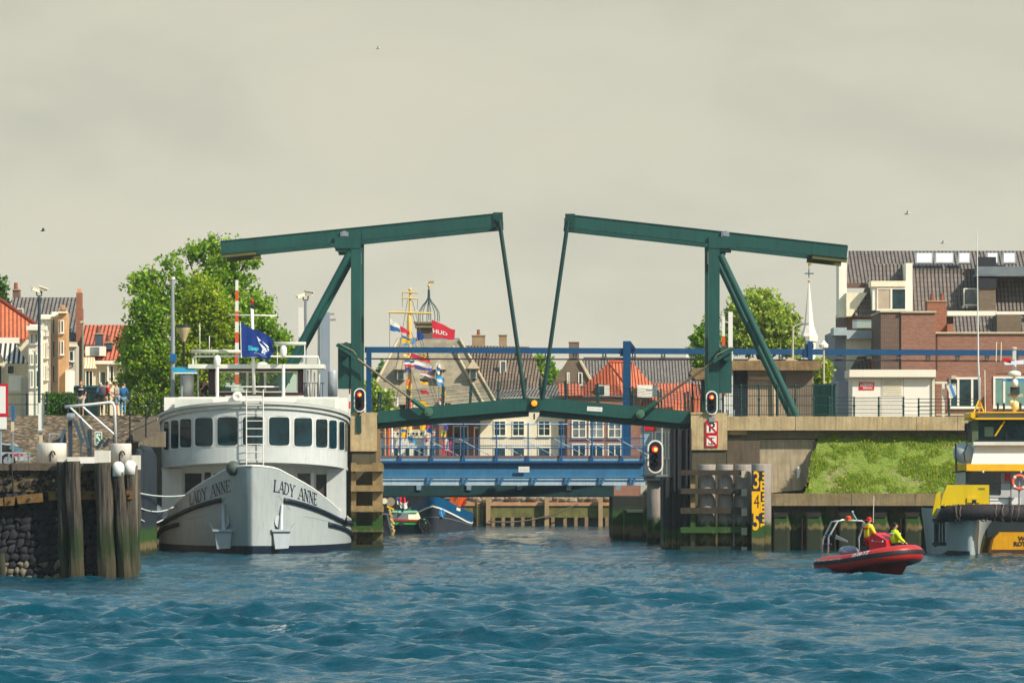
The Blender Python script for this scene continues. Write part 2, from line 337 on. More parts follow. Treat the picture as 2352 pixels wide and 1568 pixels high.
# grass blades and dandelions on that slope
def tufts(n, name, lab, mat, hmin, hmax, wid, flower=False, seed=1):
    rs = random.Random(seed); m = MB(); k = 0
    while k < n:
        i = rs.uniform(0, nu-1.01); j = rs.uniform(0, nv-1.01); p = Vector(gs(int(i), int(j)))
        p.x += rs.uniform(-.1,.1); p.y += rs.uniform(-.05,.05)
        if p.x > 27.5: continue
        d = mno.noise((p.x*.75, p.z*1.5, 1.7))+.55*mno.noise((p.x*2.1, p.z*3.1, 9.))
        if d < rs.uniform(-.35, .12): continue
        k += 1; h = rs.uniform(hmin, hmax)*(1+.7*max(0,d)); a = rs.uniform(0, 6.28); w = wid*rs.uniform(.7,1.3); dx, dy = math.cos(a)*w, math.sin(a)*w; lx, ly = rs.gauss(0,.35)*h, rs.gauss(-.15,.3)*h
        if flower: m.ell(p+Vector((0,-.05,h)), wid, wid, wid*.6, 5, 3)
        else: m.add([p+Vector((-dx,-dy,-.02)), p+Vector((dx,dy,-.02)), p+Vector((lx+dx*.4,ly+dy*.4,h)), p+Vector((lx-dx*.4,ly-dy*.4,h))], [(0,1,2,3)])
    o = m.build(name, mat, None, recalc=False); return label(o, lab, name.replace('_',' '), kind='stuff')
tufts(30000, 'grass_blades', 'long green grass growing on the bank under the concrete deck', leafM('grass_leaf', '#8cbc24', '#cfd05c', .55), .05, .14, .020)
tufts(170, 'dandelions', 'small yellow flowers scattered in the grass bank', M('flower_yellow', '#f2cf1c', .7), .16, .34, .035, True, 2)
# ---------- the green double-leaf drawbridge ----------
YB, YF = 206., 210.
def PB(a, b, Y=YB): return P(a, b, YB)+Vector((0, Y-YB, 0))      # a point of the near frame, moved straight back to Y
bridge = T('drawbridge', 'dark green steel double-leaf drawbridge with raised balance beams across the harbour mouth', 'drawbridge', (X(1226,YB), YB, 4.9))
LEAF_BOUNCE = M('counterweight_plate', '#5c5c34', .7)  # olive tone paints in light bounced off the leaves
def leaf_side(sg):
    q = (lambda a: a) if sg < 0 else (lambda a: 2452-a)          # the right half mirrors the left about px 1226
    fx = lambda l, r: l if sg < 0 else r
    # balance beam (near and far), with its own end plates
    A, Bq = (PB(507,568), PB(1155,503)) if sg < 0 else (PB(1947,578), PB(1298,506))
    for Y in (YB+.35, YF):
        o = Vector((0,Y-YB,0)); m = MB(); m.bar(A+o, Bq+o, .42, .60); b = m.build('balance_beam', GREEN, bridge)
        m = MB(); dz = Vector((0,0,.31)); d = (Bq-A).normalized()
        for s in (-1,1): m.bar(A+o+dz*s, Bq+o+dz*s, .50, .045)
        for k in range(1, 8): p = A+o+d*(A-Bq).length*k/8; m.box(p.x-.015, p.x+.015, p.y-.225, p.y+.225, p.z-.30, p.z+.30)
        m.build('flange', GREEN, b)
    d = (Bq-A).normalized(); 
    for o in (.4, 4.05): m = MB(); m.bar(A+d*.02+Vector((0,o,-.42)), A+d*1.75+Vector((0,o,-.42)), .5, .2); m.build('counterweight', LEAF_BOUNCE, bridge)
    m = MB(); m.box(*sorted((A.x+.15*d.x, A.x+1.5*d.x)), YB+.6, YF-.25, A.z-.18, A.z+.22); m.build('cross_girder', GREEN, bridge)
    e = Bq-d*.25; m = MB()
    for Y in (YB+.35, YF): m.box(e.x-.24, e.x+.24, Y-.27, Y+.27, e.z-.34, e.z+.36)
    m.tube([(e.x,YB-.02,e.z),(e.x,YF+.3,e.z)], .11, 10); m.build('rod_head', DGREEN, bridge)
    # hangers
    p0, p1 = (PB(1147,505), PB(1206,915)) if sg < 0 else (PB(1305,508), PB(1247,915))
    for Y in (YB+.05, YB+.62, YF):
        m = MB(); m.tube([p0+Vector((0,Y-YB,0)), p1+Vector((0,Y-YB,0))], .095, 8); m.build('hanger_rod', DGREEN, bridge)
    # towers with head bracket, far tower and cross beam
    a, b = (806, 829) if sg < 0 else (1628, 1653)
    for Y in (YB, YF-.1):
        x0, x1 = X(a,YB), X(b,YB); t = MB(); t.box(x0, x1, Y, Y+.5, Z(947,YB), Z(546,YB)); tw = t.build('tower', GREEN, bridge)
        c0, c1 = (768, 829) if sg < 0 else (1628, 1689)
        t = MB(); t.box(X(c0,YB), X(c1,YB), Y-.03, Y+.53, Z(570,YB), Z(544,YB)); i0 = X(fx(774,1683),YB); t.box(X(fx(770,1653),YB), X(fx(806,1676),YB), Y+.05, Y+.45, Z(576,YB), Z(570,YB)); t.build('bearing_bracket', GREEN, tw)
        t = MB(); bx_ = X(fx(791,1666),YB); t.lathe([(.14,0),(.14,.5)], (bx_, Y, Z(536,YB)), 12, (0,1,0)); t.box(bx_-.2, bx_+.2, Y+.02, Y+.12, Z(543,YB), Z(533,YB)); t.build('pivot_bearing', GREYM, tw)
    m = MB(); m.box(X(a,YB)+.08, X(b,YB)-.08, YB+.5, YF-.1, Z(600,YB), Z(572,YB)); m.build('portal_beam', GREEN, bridge)
    # raking struts
    for k,Y in enumerate((YB+.1, YF)):
        s0, s1 = (PB(803,580), PB(664,838)) if sg < 0 else (PB(1655,585), PB(1842,980))
        v = s1-s0; 
        if sg < 0: s1 = s0+v*1.53
        m = MB(); m.tube([s0+Vector((0,Y-YB,0)), s1+Vector((0,Y-YB,0))], .17, 12); m.build('raking_strut', GREEN, bridge)
    # deck leaf: plate girders, underside, railing
    top = [(868,944),(1215,912)] if sg < 0 else [(1586,944),(1240,912)]; bot = [(868,971),(1215,942)] if sg < 0 else [(1586,974),(1240,942)]
    for Y in (YB+.02, YF):
        g0, g1 = PB(*top[0])+Vector((0,Y-YB,0)), PB(*top[1])+Vector((0,Y-YB,0)); h0, h1 = PB(*bot[0])+Vector((0,Y-YB,0)), PB(*bot[1])+Vector((0,Y-YB,0))
        m = MB(); m.prism([g0,g1,h1,h0], (0,.16,0)); gd = m.build('deck_girder', GREEN, bridge)
    m = MB(); z = Vector((0,.3,-.02)); m.prism([PB(*bot[0])+z, PB(*bot[1])+z, PB(*bot[1])+z-Vector((0,0,.24)), PB(*bot[0])+z-Vector((0,0,.24))], (0,3.5,0)); m.build('deck_frame', DGREEN, bridge)
    m = MB(); z = Vector((0,.25,.0)); m.prism([PB(*top[0])-Vector((0,-.2,.12)), PB(*top[1])-Vector((0,-.2,.12)), PB(*top[1])-Vector((0,-.2,.22)), PB(*top[0])-Vector((0,-.2,.22))], (0,3.7,0)); m.build('roadway', M('road_deck', '#4d4a46', .9), bridge)
    rail_x = [868,934,1015,1079,1143,1206] if sg < 0 else [1243,1302,1375,1455,1520,1583]
    def yt(a): (xa,ya),(xb,yb) = top; return ya+(yb-ya)*(a-xa)/(xb-xa)
    for Y in (YB+.1, YF+.05):
        for a_ in rail_x:
            r = MB(); p = PB(a_, yt(a_)+2)+Vector((0,Y-YB,0)); lean = Vector((.04*(-sg),0,1.0))
            r.lathe([(.045,0),(.045,.50),(.068,.53),(.068,.58),(.045,.61),(.045,.96),(.062,.98),(.05,1.03)], p, 8, lean); rb = r.build('railing_post', DGREEN, bridge)
        r = MB()
        for h in (.24,.42,.60,.78,.95):
            r.tube([PB(a_, yt(a_)+2)+Vector((.04*(-sg)*h,Y-YB,h-.01*abs(math.sin(k_*1.3)))) for k_,a_ in enumerate(rail_x)], .012, 5)
        r.build('rail', DGREEN, bridge)
    # hydraulic ram and its machinery box on the tower
    bxp = (776,832,788,892) if sg < 0 else (1646,1681,797,902)
    m = MB(); m.box(X(bxp[0] if sg < 0 else bxp[0]+8,YB), X(806 if sg < 0 else bxp[1],YB), YB+.08, YB+1.1, Z(bxp[3],YB), Z(bxp[2],YB)); m.build('machinery_box', GREEN, bridge)
    r0, r1 = (PB(797,806), PB(985,946)) if sg < 0 else (PB(1662,814), PB(1470,951)); fo = Vector((0,-.35,0)); r0 += fo; r1 += fo; dv = r1-r0
    m = MB(); m.tube([r0, r0+dv*.86], .06, 8); rr = m.build('ram_rod', M('ram_rod', '#6f6249', .45, metal=.3), bridge)
    m = MB(); m.tube([r0+dv*.80, r1], .13, 10); m.build('ram_cylinder', M('ram_green', '#1f5140', .4), bridge)
    m = MB(); m.lathe([(.20,-.05),(.22,0),(.22,.38),(.17,.45)], r1+Vector((0,-.15,0)), 14, (0,1,0)); m.lathe([(.10,-.12),(.10,0)], r1+Vector((0,-.12,0)), 10, (0,1,0)); m.build('ram_joint', M('joint_green', '#4f6f58', .5), bridge)
    m = MB(); rr0 = r0+Vector((0,.1,0)); m.lathe([(.2,0),(.24,.05),(.24,.35),(.2,.45)], r0-dv*.0+Vector((.12*sg,-.05,-.12)), 14, (0,1,0)); m.lathe([(.21,0),(.21,.35)], r0+Vector((.02*sg,-.1,.22)), 12, (0,1,0))
    m.bar(r0+Vector((.5*sg,-.1,.30)), r0-Vector((.55*sg,.1,.38)), .3, .16); m.build('trunnion', GREEN, bridge)
    m = MB(); m.tube([r0+Vector((.35*sg,-.28,.34)), r0+Vector((-.35*sg,-.28,-.02)), r0+Vector((-.48*sg,-.25,-.22))], .035, 6); m.build('hydraulic_hose', M('hose', '#7d745c', .6), bridge)
for sg in (-1, 1): leaf_side(sg)
m = MB(); c = PB(1227,926); m.box(c.x-.3, c.x+.3, YB-.02, YB+.3, c.z-.45, c.z+.25); m.tube([(c.x,YB+.1,c.z-.5),(c.x,YB+.1,c.z-.8)], .05); m.build('lock_block', DGREEN, bridge)
m = MB(); m.lathe([(.16,0),(.19,.03),(.19,.10)], c+Vector((0,-.16,0)), 14, (0,1,0)); lh = m.build('navigation_lamp', M('lamp_bronze', '#5a4620', .4), bridge)
m = MB(); m.lathe([(.02,-.05),(.10,-.04),(.145,0),(.145,.02)], c+Vector((0,-.17,0)), 14, (0,1,0)); m.build('lens', lampM('amber_lamp', (1,.24,.008), 1.25), lh)
# name plate on the deck rail
def ticks(u0, u1, v0, v1, n, fn, mb, seed, w=.018):      # weathered, unreadable marks
    rs = random.Random(seed)
    for k in range(n):
        u = u0+(u1-u0)*(k+.5)/n+rs.uniform(-.01,.01); a, b = v0+rs.uniform(0,.25)*(v1-v0), v1-rs.uniform(0,.35)*(v1-v0); mb.add([fn(u-w/2,a), fn(u+w/2,a), fn(u+w/2,b), fn(u-w/2,b)], [(0,1,2,3)])
sgn = T('name_plate', 'narrow white name plate hung on the railing of the right bridge leaf', 'sign', PB(1366,940)); c = PB(1366,939)+Vector((0,.05,0)); ca = R(-3.5)
sf = lambda u,v: Vector((c.x+u*math.cos(ca)-v*math.sin(ca), YB-.005, c.z+u*math.sin(ca)+v*math.cos(ca)))
m = MB(); m.prism([sf(-.38,-.11), sf(.38,-.11), sf(.38,.11), sf(-.38,.11)], (0,.03,0)); m.build('plate', WHITE, sgn)
m = MB(); ticks(-.3,.32,-.06,.06,11, lambda u,v: sf(u,v)-Vector((0,.003,0)), m, 4); m.build('marks', M('faded_mark', '#b9b09a'), sgn, recalc=False)
m = MB()
for u in (-.25,.22): m.box(sf(u,0).x-.03, sf(u,0).x+.03, YB-.0, YB+.08, sf(u,.11).z, sf(u,.17).z); m.box(sf(u,0).x-.03, sf(u,0).x+.03, YB-.0, YB+.08, sf(u,-.17).z, sf(u,-.11).z)
m.build('clips', BLACK, sgn)
# ---------- concrete piers and abutments ----------
pr = T('bridge_pier', 'square concrete pier under the left bridge tower, stained with orange lichen', 'pier', (X(837,YB), YB, 0))
m = MB(); m.box(X(806,YB), X(866,YB), YB-.6, YF+.6, Z(1036,YB), Z(947,YB)); m.build('pier_head', CONC, pr)
m = MB(); m.box(X(809,YB), X(864,YB), YB-.5, YF+.5, -2, Z(1036,YB)); m.build('pier_shaft', M('pier_concrete_dark', '#57503f', .9, var=.2, streak=.5, alg=(0,1.5)), pr)  # shaft concrete darker than the head, algae at the foot
m = MB(); m.box(X(860,YB), X(873,YB), YB-.1, YB+.6, -2, Z(985,YB)); m.build('timber_strip', M('timber_strip', '#8d7450', .9, streak=.4), pr)
pr2 = T('bridge_pier', 'square concrete pier under the right bridge tower carrying two red and white signs', 'pier', (X(1628,YB), YB, 0))
m = MB(); m.box(X(1586,YB), X(1669,YB), YB-.6, YF+.6, Z(1033,YB), Z(948,YB)); m.box(X(1585,YB), X(1632,YB), YB-.64, YB-.1, Z(951,YB), Z(947,YB)); m.build('pier_head', CONC, pr2)
m = MB(); m.box(X(1588,YB), X(1667,YB), YB-.5, YF+.5, -2, Z(1033,YB)); m.build('pier_shaft', M('pier_concrete_dark'), pr2)
ap = T('approach_deck', 'long weathered concrete approach deck to the right of the drawbridge', 'bridge deck', (X(1950,YB), YB, ZR))
m = MB()
xs = [X(1669,YB)+.01, X(1826,YB), X(1919,YB), X(2013,YB), X(2104,YB), X(2198,YB), 27, 32, 40, 60]
for a_,b_ in zip(xs, xs[1:]): m.box(a_+.012, b_-.012, YB-.35, YB+.15, Z(988,YB), Z(956,YB))
m.build('edge_beam', CONC, ap)
m = MB(); m.box(xs[0], 60, YB+.16, YB+5.3, Z(988,YB)+.1, ZR-.02); m.build('deck_slab', DCONC, ap)
m = MB(); m.box(X(1669,YB)+.02, 60, YB+.75, YB+1.3, Z(1007,YB+.75), Z(988,YB)+.09); m.build('girder', M('girder_grey', '#b0a184', .9, var=.15, streak=.3), ap)
m = MB(); m.box(X(1669,YB)+.02, X(1716,YB), YB-.0, YB+.7, Z(998,YB), Z(988,YB)-.01); m.build('bearing_ledge', CONC, ap)
ab = T('abutment', 'dark concrete abutment wall under the approach deck, with a white splash of paint', 'abutment wall', (X(1770,YB), YB+.9, 0))
m = MB(); m.prism([P(1670,1009,YB+.3), P(1872,1009,YB+.3), P(1864,1092,YB+.3), P(1842,1125,YB+.3), P(1670,1140,YB+.3)], (0,4.6,0)); m.build('wall', M('abutment_dark', '#a8977c', .9, var=.22, streak=.7), ab)
m = MB(); c = P(1834,1083,YB+.29); m.add([c+Vector((dx*1.15,0,dz*1.25)) for dx,dz in ((-.07,-.28),(.03,-.22),(.09,.05),(.07,.2),(0,.24),(-.06,.12))], [(0,1,2,3,4,5)]); m.build('paint_splash', WHITE, ab, recalc=False)
m = MB(); m.pb(1669.5,1745,1009,1110,YB+.0,.29); m.build('recess_shade_panel', M('recess_shade','#5f5344',.9,var=.2,streak=.7), ab)  # dark panel before the wall paints in the recess's shade
# ---------- signals ----------
HOOD = M('signal_black', '#221f2e', .5); RIM = M('signal_rim', '#f3ecdc', .5)
LREDM = lampM('red_lamp', (1, .025, .012), 3.0); LCORE = lampM('red_lamp_core', (1, .42, .06), 5.0)
def signal(px, py0, py1, Y, lab, hw, green=False, dz=0):
    c = P(px, (py0+py1)/2, Y); h = (py1-py0)/2*Y/F; w = hw*Y/F
    t = T('traffic_light', lab, 'traffic light', c, 'ship signal lights')
    def stad(w, h, n=14): return [(w*math.cos(a), (h-w)+w*math.sin(a)) for a in [math.pi*k/n for k in range(n+1)]]+[(w*math.cos(a), -(h-w)+w*math.sin(a)) for a in [math.pi+math.pi*k/n for k in range(n+1)]]
    m = MB(); m.prism([c+Vector((a,0,b)) for a,b in stad(w,h)], (0,.06,0)); m.build('backboard', RIM, t)
    m = MB(); m.prism([c+Vector((a,-.012,b)) for a,b in stad(w*.80,h-w*.2)], (0,.011,0)); m.build('board_face', HOOD, t)
    m = MB(); m.box(c.x-w*.5, c.x+w*.5, c.y+.06, c.y+.25, c.z-h*.8, c.z+h*.8); m.build('housing', BLACK, t)
    for k,(dzz) in enumerate((.46,0,-.40) if not green else (.44,0,-.42)):
        q = c+Vector((-w*.06,-.014,h*dzz)); r = w*.40
        m = MB(); ring = [(r*1.08*math.cos(a), r*1.08*math.sin(a)) for a in [2*math.pi*j/16 for j in range(16)]]
        vs = [q+Vector((a,0,b)) for a,b in ring]+[q+Vector((a,-(.22 if b > -.2*r else .05),b)) for a,b in ring]+[q+Vector((a*.9,-(.22 if b > -.2*r else .05),b*.9)) for a,b in ring]+[q+Vector((a*.9,0,b*.9)) for a,b in ring]
        m.add(vs, [(s*16+j, s*16+(j+1)%16, (s+1)*16+(j+1)%16, (s+1)*16+j) for s in range(3) for j in range(16)]); hd = m.build('lamp_hood', BLACK, t)
        mat = LREDM if k == 0 else (M('dead_green_lens', '#0c4a3a', .2) if (k == 1) else M('dead_red_lens', '#3a0a14', .2))
        m = MB(); m.lathe([(.01,-.03),(r*.6,-.02),(r*.93,0)], q+Vector((0,-.02,0)), 16, (0,1,0)); m.build('lens', mat, hd)
        if k == 0: m = MB(); m.lathe([(.005,-.012),(r*.45,-.004),(r*.5,0)], q+Vector((.2*r,-.052,-.05*r)), 14, (0,1,0)); m.build('filament', LCORE, hd)
    return t
t = signal(826.5, 891, 946, YB-.75, 'black ship signal with red lamp lit, standing on the left bridge pier', 13.5)
m = MB(); c = P(824,945,YB-.75); m.tube([c+Vector((0,.12,0)), c+Vector((0,.12,-.7))], .05); m.box(c.x-.12,c.x+.12,c.y+.08,c.y+.16,c.z-1.05,c.z-.2); m.build('bracket', DGREEN, t)
t = signal(1635, 897, 952, YB-.75, 'black ship signal with red lamp lit, standing on the right bridge pier', 13.5)
m = MB(); c = P(1635,950,YB-.75); m.tube([c+Vector((0,.12,0)), c+Vector((0,.12,-.45))], .05); m.box(c.x-.14,c.x+.14,c.y+.03,c.y+.16,c.z-.4,c.z-.18); m.build('bracket', GREYM, t)
t = signal(1505.5, 1010, 1086, 219.5, 'large black ship signal with red lamp lit, on the round concrete post in the water', 18, True)
m = MB()
for a_ in (1479, 1531):
    m.tube([P(a_,1052,220.2), P(a_,1092,220.2)], .035); m.tube([P(a_,1053,220.2), P(a_,1053,221)], .03)
m.pb(1475, 1535, 1090, 1094, 219.8, 1.4); m.build('service_cage', GREYM, t)
# prohibition signs on the right pier
def noSign(py0, py1, lab, what):
    Y = YB-.66; c = P(1634.5, (py0+py1)/2, Y); w = 14.5*Y/F; h = (py1-py0)/2*Y/F
    t = T('prohibition_sign', lab, 'sign', c, None); m = MB(); m.box(c.x-w, c.x+w, Y, Y+.04, c.z-h, c.z+h); m.build('plate', REDP, t)
    m = MB(); m.box(c.x-w*.78, c.x+w*.78, Y-.006, Y-.001, c.z-h*.78, c.z+h*.78); m.build('field', WHITE, t)
    f = lambda u,v: (c.x+u, Y-.011, c.z+v); m = MB()
    if what == 'P': text('P', h*2.0, f, m, bold=.012)
    else:
        m.box(c.x-.022, c.x+.022, Y-.012, Y-.010, c.z-h*.5, c.z+h*.42); m.box(c.x-.14, c.x+.14, Y-.0125, Y-.0105, c.z+h*.40, c.z+h*.52)
        pts = [c+Vector((.16*math.sin(a), -.0117, -h*.28-.12*math.cos(a)+.02)) for a in [R(d) for d in range(-80,81,20)]]; pts = [Vector((p.x, Y-.012, p.z)) for p in pts]; m.tube(pts, .018, 4)
    m.build('symbol', BLACK, t, recalc=False)
    m = MB(); a = Vector((c.x-w*.76, Y-.016, c.z+h*.76)); b = Vector((c.x+w*.76, Y-.016, c.z-h*.76)); d = Vector((.03,0,.034)); m.add([a-d, b-d, b+d, a+d], [(0,1,2,3)]); m.build('slash', REDP, t, recalc=False)
noSign(967, 996.5, 'red bordered white sign with a crossed-out letter P on the right pier', 'P')
noSign(997.5, 1026, 'red bordered white sign with a crossed-out anchor, below the P sign', 'A')
# ---------- fenders ----------
WOOD = M('fender_timber', '#8d7650', .9, var=.25, vs=2.5, streak=.5, alg=(.2,1.9), bump=.02)
WOOD2 = M('dark_timber', '#3d352b', .9, var=.3, vs=2.5, streak=.4, alg=(.1,1.7), bump=.02)
PILEC = M('concrete_pile', '#9a8f86', .85, var=.12, streak=.45, alg=(.15,1.45))
fd = T('timber_fender', 'weathered timber fender frame of horizontal beams under the left bridge pier', 'fender', (X(845,YB-1.2), YB-1.2, 0)); Y0 = YB-1.6
for y0,y1 in ((1066,1082),(1114,1128),(1161,1175),(1207,1221),(1250,1260)):
    m = MB(); m.pb(806, 881, y0, y1, Y0, .32); m.build('waling', WOOD, fd)
for a_,b_ in ((855,878),(806,817)):
    m = MB(); m.box(X(a_,Y0), X(b_,Y0), Y0+.33, Y0+.85, -2, Z(1062,Y0)); m.build('pile', WOOD, fd)
fd = T('timber_fender', 'long dark timber fender of five beams in front of grey piles', 'fender', (X(1640,YB-3), YB-3, 0)); Y0 = YB-3.0
for y0,y1 in ((1079,1091),(1121,1134),(1165,1179),(1210,1223),(1254,1265)):
    m = MB(); m.pb(1563, 1708, y0, y1, Y0, .28); m.build('waling', WOOD2, fd)
    m = MB(); m.pb(1703, 1716, y0+1, y1+5, Y0-.08, .07); m.build('bracket', M('pale_bracket', '#b5a68a', .8), fd)
m = MB(); m.pb(1586, 1597, 1090, 1262, Y0+.3, .4); m.build('pile', WOOD, fd)
# concrete tube piles
def pile(a, b, top, Y, lab, grp=None, mat=PILEC):
    r = (b-a)/2*Y/F; c = Vector((X((a+b)/2,Y), Y+r, 0)); t = T('concrete_pile', lab, 'pile', c, grp)
    m = MB(); m.lathe([(r,-2.5),(r,Z(top,Y)-.04),(r*.97,Z(top,Y))], c, 24); m.build('shaft', mat, t, True); return t
pile(1604, 1645, 1066, YB-2.6, 'grey round concrete pile behind the dark timber fender, leftmost of three'); pile(1649, 1685, 1066, YB-2.6, 'grey round concrete pile behind the dark timber fender, middle of three')
pile(1688, 1727, 1066, YB-2.6, 'grey round concrete pile behind the dark timber fender, next to the depth gauge')
gp = pile(1728, 1773, 1065, YB-3.6, 'tallest thick grey concrete pile standing right behind the yellow depth gauge')
# depth gauge: yellow figures on a dark board
YG = YB-3.75; gx0, gx1, gy0, gy1 = 1727, 1755, 1081, 1266; k_ = YG/F
dg_ = T('depth_gauge', 'black depth gauge board with yellow figures 3 4 5 on a concrete pile', 'depth gauge', (X(1741,YG), YG, 0))
m = MB(); m.pb(gx0, gx1, gy0, gy1, YG, .12); m.build('board', M('gauge_board', '#23262b', .6, alg=(.1,1.25)), dg_)
GY = M('gauge_yellow', '#f5b400', .5, var=.05); m = MB()
def rc(a, b, c, d, e=.004): m.add([P(a,c,YG)-Vector((0,e,0)), P(b,c,YG)-Vector((0,e,0)), P(b,d,YG)-Vector((0,e,0)), P(a,d,YG)-Vector((0,e,0))], [(0,1,2,3)])
gz = lambda z: 1082+(z-130)*(184-0)/1400.  # zoomed strip -> picture
def GZ(zx, zy): return 1727+(zx-184)*.1316, 1066.0+zy*.1316
def zr(a, c, b, d, e=.004): (p,q),(r_,s_) = GZ(a,c), GZ(b,d); rc(p, r_, q, s_, e)
for o in (0, 368, 738):
    zr(368,138+o,404,180+o); zr(368,215+o,404,262+o)
for o,full in ((290,1),(655,1),(1030,0)):
    zr(332,o,362,o+(185 if full else 60)); zr(362,o,404,o+38,.005)
    if full: zr(362,o+72,404,o+112,.005); zr(362,o+148,404,o+185,.005)
fy = lambda cx, cy: (lambda u,v: Vector((X(GZ(cx,cy)[0],YG)+u*.62, YG-.005, Z(GZ(cx,cy)[1],YG)+v)))
text('3', 1.22, fy(262,290), m, bold=.012); text('5', 1.18, fy(258,1010), m, bold=.03)
zr(184,470,336,855); dgf = m.build('figures', GY, dg_, recalc=False)
m = MB(); text('4', .95, lambda u,v: fy(268,660)(u,v)-Vector((0,.003,0)), m, bold=.0); m.build('dark_figure', M('gauge_dark', '#4a2a10'), dg_, recalc=False)
# round post with the big signal
ps = pile(1487, 1524, 1096, 220, 'round concrete post in the water carrying the large ship signal')
m = MB(); m.pb(1480, 1530, 1094, 1103, 219.7, 1.3); m.build('cap', DGREY, ps)
# dark sheet pile wall left of the right fender
sp = T('sheet_pile_wall', 'dark rusty steel sheet pile wall beside the right bridge pier', 'sheet piles', (X(1552,YB), YB-1, 0)); m = MB(); Y0 = YB-.9; n = 14
for i in range(n):
    a_ = 1524+i*4.6; m.box(X(a_,Y0), X(a_+4.4,Y0), Y0+(.0 if i%3 else .28)-.1*(i%2), Y0+4.5, -2.5, Z(1095 if i < 5 else 986-(i%2)*2, Y0))
m.build('piles', M('sheet_steel', '#26282a', .7, var=.3, streak=.6, alg=(.0,1.1)), sp)
m = MB(); m.pb(1546, 1585, 986, 1090, Y0+.4, 3.5); m.build('backing', M('sheet_steel'), sp)
# intermediate dark pier and small timber dolphin behind it
pb_ = T('lock_pier', 'dark algae-covered concrete pier under the end of the blue bridge', 'pier', (X(1448,232), 232, 0))
m = MB(); m.box(X(1407,232), X(1493,232), 232, 240, -2, Z(1140,232)); m.build('wall', M('dark_pier', '#2b2c27', .9, var=.25, streak=.5, alg=(0,1.9)), pb_)
m = MB(); m.box(X(1434,229), X(1490,229), 228.6, 231.9, -2, Z(1172,229)); m.build('step', M('dark_pier'), pb_)
m = MB(); m.box(X(1478,228), X(1488,228), 227.6, 228.4, -2, Z(1128,228)); m.build('timber_post', WOOD, pb_)
m = MB(); m.box(X(1440,229), X(1490,229), 228.5, 230, Z(1176,229), Z(1171,229)); m.build('capping', PALE, pb_)
for k,(a_,b_,c_,d_,col) in enumerate(((1441,1446,1128,1170,'#c02028'),(1449,1462,1138,1171,'#8e8168'),(1466,1476,1128,1171,'#c9c4b8'),(1480,1490,1118,1150,'#aab0b2'),(1452,1458,1130,1160,'#d8d0bd'))):
    pass
# ---------- the white passenger ship, bow toward us ----------
S0 = Vector((X(579,191.8), 191.8, 0)); SYAW = R(2.9); SR = Matrix.Rotation(SYAW, 3, 'Z'); SLEN = 13.2
ship = T('passenger_ship', 'white passenger ship with rounded glazed saloon moored bow-on beside the timber piles', 'ship', S0)
def sw(x, s, z): return S0+SR@Vector((x, s, z))
def itp(t, tab):
    for (a,b),(c,d) in zip(tab, tab[1:]):
        if t <= c: return b+(d-b)*(t-a)/(c-a)
    return tab[-1][1]
from bisect import bisect
def spl(t, tab):                    # smooth interpolation
    n = len(tab); i = max(0, min(n-2, bisect([q[0] for q in tab], t)-1)); (x0,y0),(x1,y1) = tab[i], tab[i+1]
    m = lambda j: (tab[min(j+1,n-1)][1]-tab[max(j-1,0)][1])/(tab[min(j+1,n-1)][0]-tab[max(j-1,0)][0])
    h = x1-x0; u = max(0,min(1,(t-x0)/h)); return (2*u**3-3*u*u+1)*y0+(u**3-2*u*u+u)*h*m(i)+(-2*u**3+3*u*u)*y1+(u**3-u*u)*h*m(i+1)
DECK = [(0,0),(.12,.34),(.4,.66),(1,1.14),(2,1.66),(4,2.72),(6,3.48),(8,4.08),(10,4.5),(12,4.72),(14,4.78)]
WL = [(0,0),(.12,.22),(.4,.46),(1,.90),(2,1.45),(4,2.62),(6,3.5),(8,4.15),(10,4.55),(12,4.72),(14,4.76)]
SHEER = [(0,4.12),(1,3.98),(2,3.72),(4,3.12),(6,2.55),(8,2.02),(10,1.66),(12,1.48),(14,1.42)]
def hull(sd, s, z, off=0.):
    t = max(0., min(1.05, z/spl(s, SHEER))); w = spl(s, WL)+(spl(s, DECK)-spl(s, WL))*t**1.3+off
    rake = -.55*t*max(0, 1-s/1.2)   # the stem leans out a little
    return sw(sd*w, s+rake-off*.6, z)
ss = [0,.03,.07,.12,.2,.3,.4,.55,.75,1,1.3,1.7,2.2,2.8,3.5,4.2,5,6,7,8,9,10,11,12,13.2]; ts = [i/10 for i in range(11)]
def strip(z0, z1, off=0., s0=0., s1=SLEN, n=8):
    m = MB(); q = [s for s in ss if s0 < s < s1]; q = [s0]+q+[s1]
    q = ([-a for a in q[::-1]]+q[1:]) if s0 == 0 else q
    m.grid(lambda a,t: hull(-1 if a < 0 else 1, abs(a), z0(abs(a))+(z1(abs(a))-z0(abs(a)))*t, off), q, [i/n for i in range(n+1)])
    return m
HULLW = M('hull_white', '#c8cac6', .32, var=.05, vs=.5, streak=.22, spec=.5, grime=.10)
m = strip(lambda s: -.6, lambda s: spl(s,SHEER), n=14); m.grid(lambda a,t: sw(a*4.75, SLEN, -.6+t*2.0), (-1,1), (0,1)); hb = m.build('hull', M('hull_grey', '#aab0ae', .32, var=.05, vs=.5, streak=.25, spec=.5, grime=.12), ship, True)
m = strip(lambda s: -.3, lambda s: .36+.05*max(0,1-s/3), .012); m.build('boot_top', NAVY, hb, True)
m = MB()
for sd in (-1,1): m.tube([hull(sd,s,spl(s,SHEER),-.03) for s in ss], .055, 8)
m.build('bulwark_rail', WHITE, hb, True)
m = MB()
for sd in (-1,1): m.grid(lambda s,t: hull(sd, s, spl(s,SHEER)*(1-.25*t)-.02, -.09), ss[3:], [i/4 for i in range(5)])
m.build('bulwark_lining', WHITE, hb, True)
